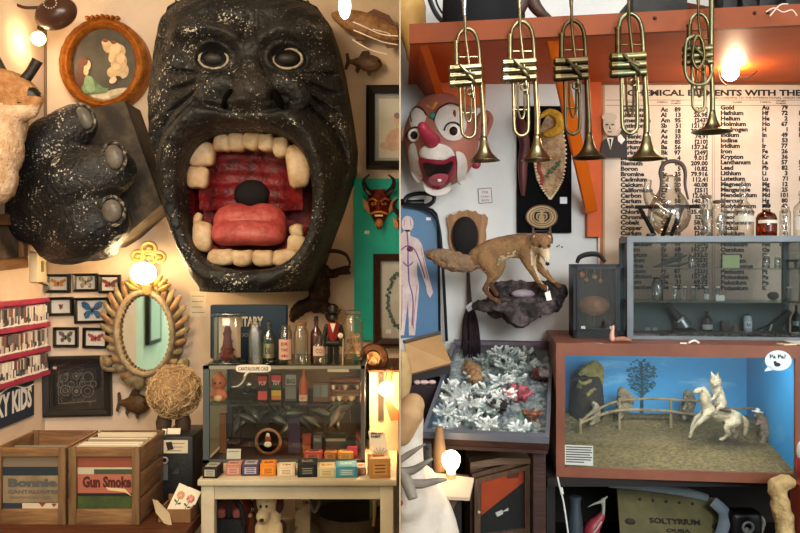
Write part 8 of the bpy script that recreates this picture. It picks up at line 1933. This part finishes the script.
    w = thing('switch_cable', 'white hanging cord with switch left of dark bay', 'cord', P(558, 478, 2.72)); g = MB(K('c9c9c2')); f = Fr(2.72); g.tube(crv([f(557.5, 477), f(560, 488), f(564, 505), f(569, 540)], 6), .003, 6); g.build('cable', None, w); g = MB(K('b9b9b0')); g.box(f(561.5, 491), (.012, .008, .024), Euler((0, R(-12), 0)), .003); g.build('switch', None, w)
    # tan wooden handle right
    f = Fr(2.6); c2 = M('pale_driftwood', 'b59a6a', .7, col2='8f7448', scale=14, bump=.8, bscale=50); g = MB(); g.limb([f(787, 545), f(783, 515), f(777, 487)], [.033, .03, .028], 12); g.limb([f(777, 486), f(786, 482), f(790, 483)], [.03, .026, .02], 12)
    x = thing('driftwood_handle', 'pale textured bent wooden handle at lower right corner', 'handle', f(785, 560)); organic(g, 'handle', [c2], x, .006, 3, .006, 30)
    x = thing('red_clown_toy', 'red and white painted toy edge at far right beside box', 'toy', f(805, 520)); g = MB(M('toy_red', '9c2430', .4)); g.ball(f(808, 466), (.035, .04, .06)); g.build('body', None, x); g = MB(K('d6ccc4')); g.ball(f(804, 452), (.02, .03, .04)); g.build('face', None, x)
    g = MB(K('7a2c1c')); g.bx(Vector((f(796, 0).x, 2.54, 0)), f(840, 483, -.04)); g.build('base_block', None, x, flat=True)
under()

# the diorama box and what stands on and in it face a little towards the room's middle
def turn(names, ang, piv, dx):
    Rm = Matrix.Rotation(ang, 3, 'Z'); piv = Vector(piv)
    for o in C.objects:
        if o.parent is None and o.name.split('.')[0] in names and o.name not in SKIP:
            p = Vector(o.location)+Vector((dx, 0, 0)); q = Rm @ (p-piv); o.location = q+piv
            m = Rm @ o.rotation_euler.to_matrix(); o.rotation_euler = m.to_euler()
SKIP = set()
PV = (.92, 2.75, 0)
turn({'diorama_box', 'diorama_strip_light', 'match_card', 'white_twist_tie', 'doll_arm'}, -R(7), PV, 0)
turn({'dark_stump', 'stuffed_squirrel', 'twig_fence', 'stuffed_horse', 'stuffed_rider'}, -R(7), PV, -.022)
turn({'black_cabinet', 'brown_gourd', 'hanging_bead', 'price_sticker'}, -R(7), PV, -.012)
cabs = {'glass_cabinet', 'dark_beads', 'glass_vial', 'specimen_jar', 'green_card', 'dark_dried_animal', 'black_stand', 'round_specimen', 'slanted_instrument', 'white_bottle', 'brown_tin', 'small_cork_jar', 'black_slanted_tool', 'tiny_card', 'retort_stand', 'glass_retort', 'clear_jar', 'jar_fragments', 'decanter', 'amber_bottle', 'clear_vial', 'clear_flask', 'dark_stopper'}
for o in C.objects:      # the bottle under the counter keeps its place
    if o.parent is None and o.location.z < BZ1-.05: SKIP.add(o.name)
SKIP |= {o.name for o in C.objects if o.name.startswith('white_card') and o.location.x < .5}
turn(cabs | {'dark_bottle', 'white_card'}, -R(7), PV, -.006)
# ================================================================ CAMERA AND LIGHT
cam = bpy.data.cameras.new('camera'); cam.sensor_width = 36; cam.lens = 36; cam.clip_start = .05
co = bpy.data.objects.new('camera', cam); C.objects.link(co); co.location = (0, 0, H); co.rotation_euler = (PI/2, 0, 0)
sc = bpy.context.scene; sc.camera = co
w = bpy.data.worlds.new('world'); sc.world = w; w.use_nodes = True
w.node_tree.nodes['Background'].inputs[0].default_value = (.75, .9, .95, 1); w.node_tree.nodes['Background'].inputs[1].default_value = 1.6
sc.view_settings.view_transform = 'Standard'; sc.view_settings.look = 'None'; sc.view_settings.gamma = 1; sc.view_settings.exposure = 0; sc.view_settings.use_curve_mapping = False
# daylight of street and added side window, warm lamps of the left room
light('daylight_right_window', 'AREA', (1.2, -1.58, 2.6), 150, (.95, .98, 1), 1.6, (82, 0, 3), 1.0)
light('added_side_daylight', 'AREA', (2.38, .2, 1.4), 48, (.95, .98, 1), 2.0, (90, 0, 90), 1.5)  # added fill that brightens the shelf underside
light('left_ceiling_lamp', 'AREA', (-1.1, 1.6, 2.9), 42, (1, .74, .5), .7, (35, 0, 0), .5)
light('left_room_lamp', 'AREA', (-1.1, .9, 2.1), 19, (1, .78, .58), .7, (80, 0, 0), .7)
light('right_ceiling_lamp', 'AREA', (.5, 2.0, 3.2), 20, (.95, .98, 1), .8, (10, 0, 0), .6)
# cut everything cleanly where the middle wall stands
def clip(o, sign):
    me = o.data; M_ = o.matrix_world; pl = Vector((sign*.0016, 0, 0))
    if not len(me.vertices): return
    xs = [(M_ @ v.co).x*sign for v in me.vertices]
    if min(xs) >= .0016 or max(xs) <= .0016: return
    b = bmesh.new(); b.from_mesh(me); inv = M_.inverted(); n = (inv.to_3x3() @ Vector((sign, 0, 0))).normalized()
    r = bmesh.ops.bisect_plane(b, geom=list(b.verts)+list(b.edges)+list(b.faces), plane_co=inv @ pl, plane_no=n, clear_inner=True)
    ed = [e for e in r['geom_cut'] if isinstance(e, bmesh.types.BMEdge)]
    try: bmesh.ops.holes_fill(b, edges=ed, sides=0)
    except Exception: pass
    b.to_mesh(me); b.free()
bpy.context.view_layer.update()
for o in list(C.objects):
    if o.type != 'MESH' or o.get('kind') == 'structure': continue
    M_ = o.matrix_world; xs = [(M_ @ v.co).x for v in o.data.vertices]
    if not xs: continue
    if min(xs) < 0 < max(xs): 
        ys = [(M_ @ v.co).y for v in o.data.vertices]
        clip(o, -1 if (sum(ys)/len(ys) > 3.43 or sum(xs) < 0) else 1)
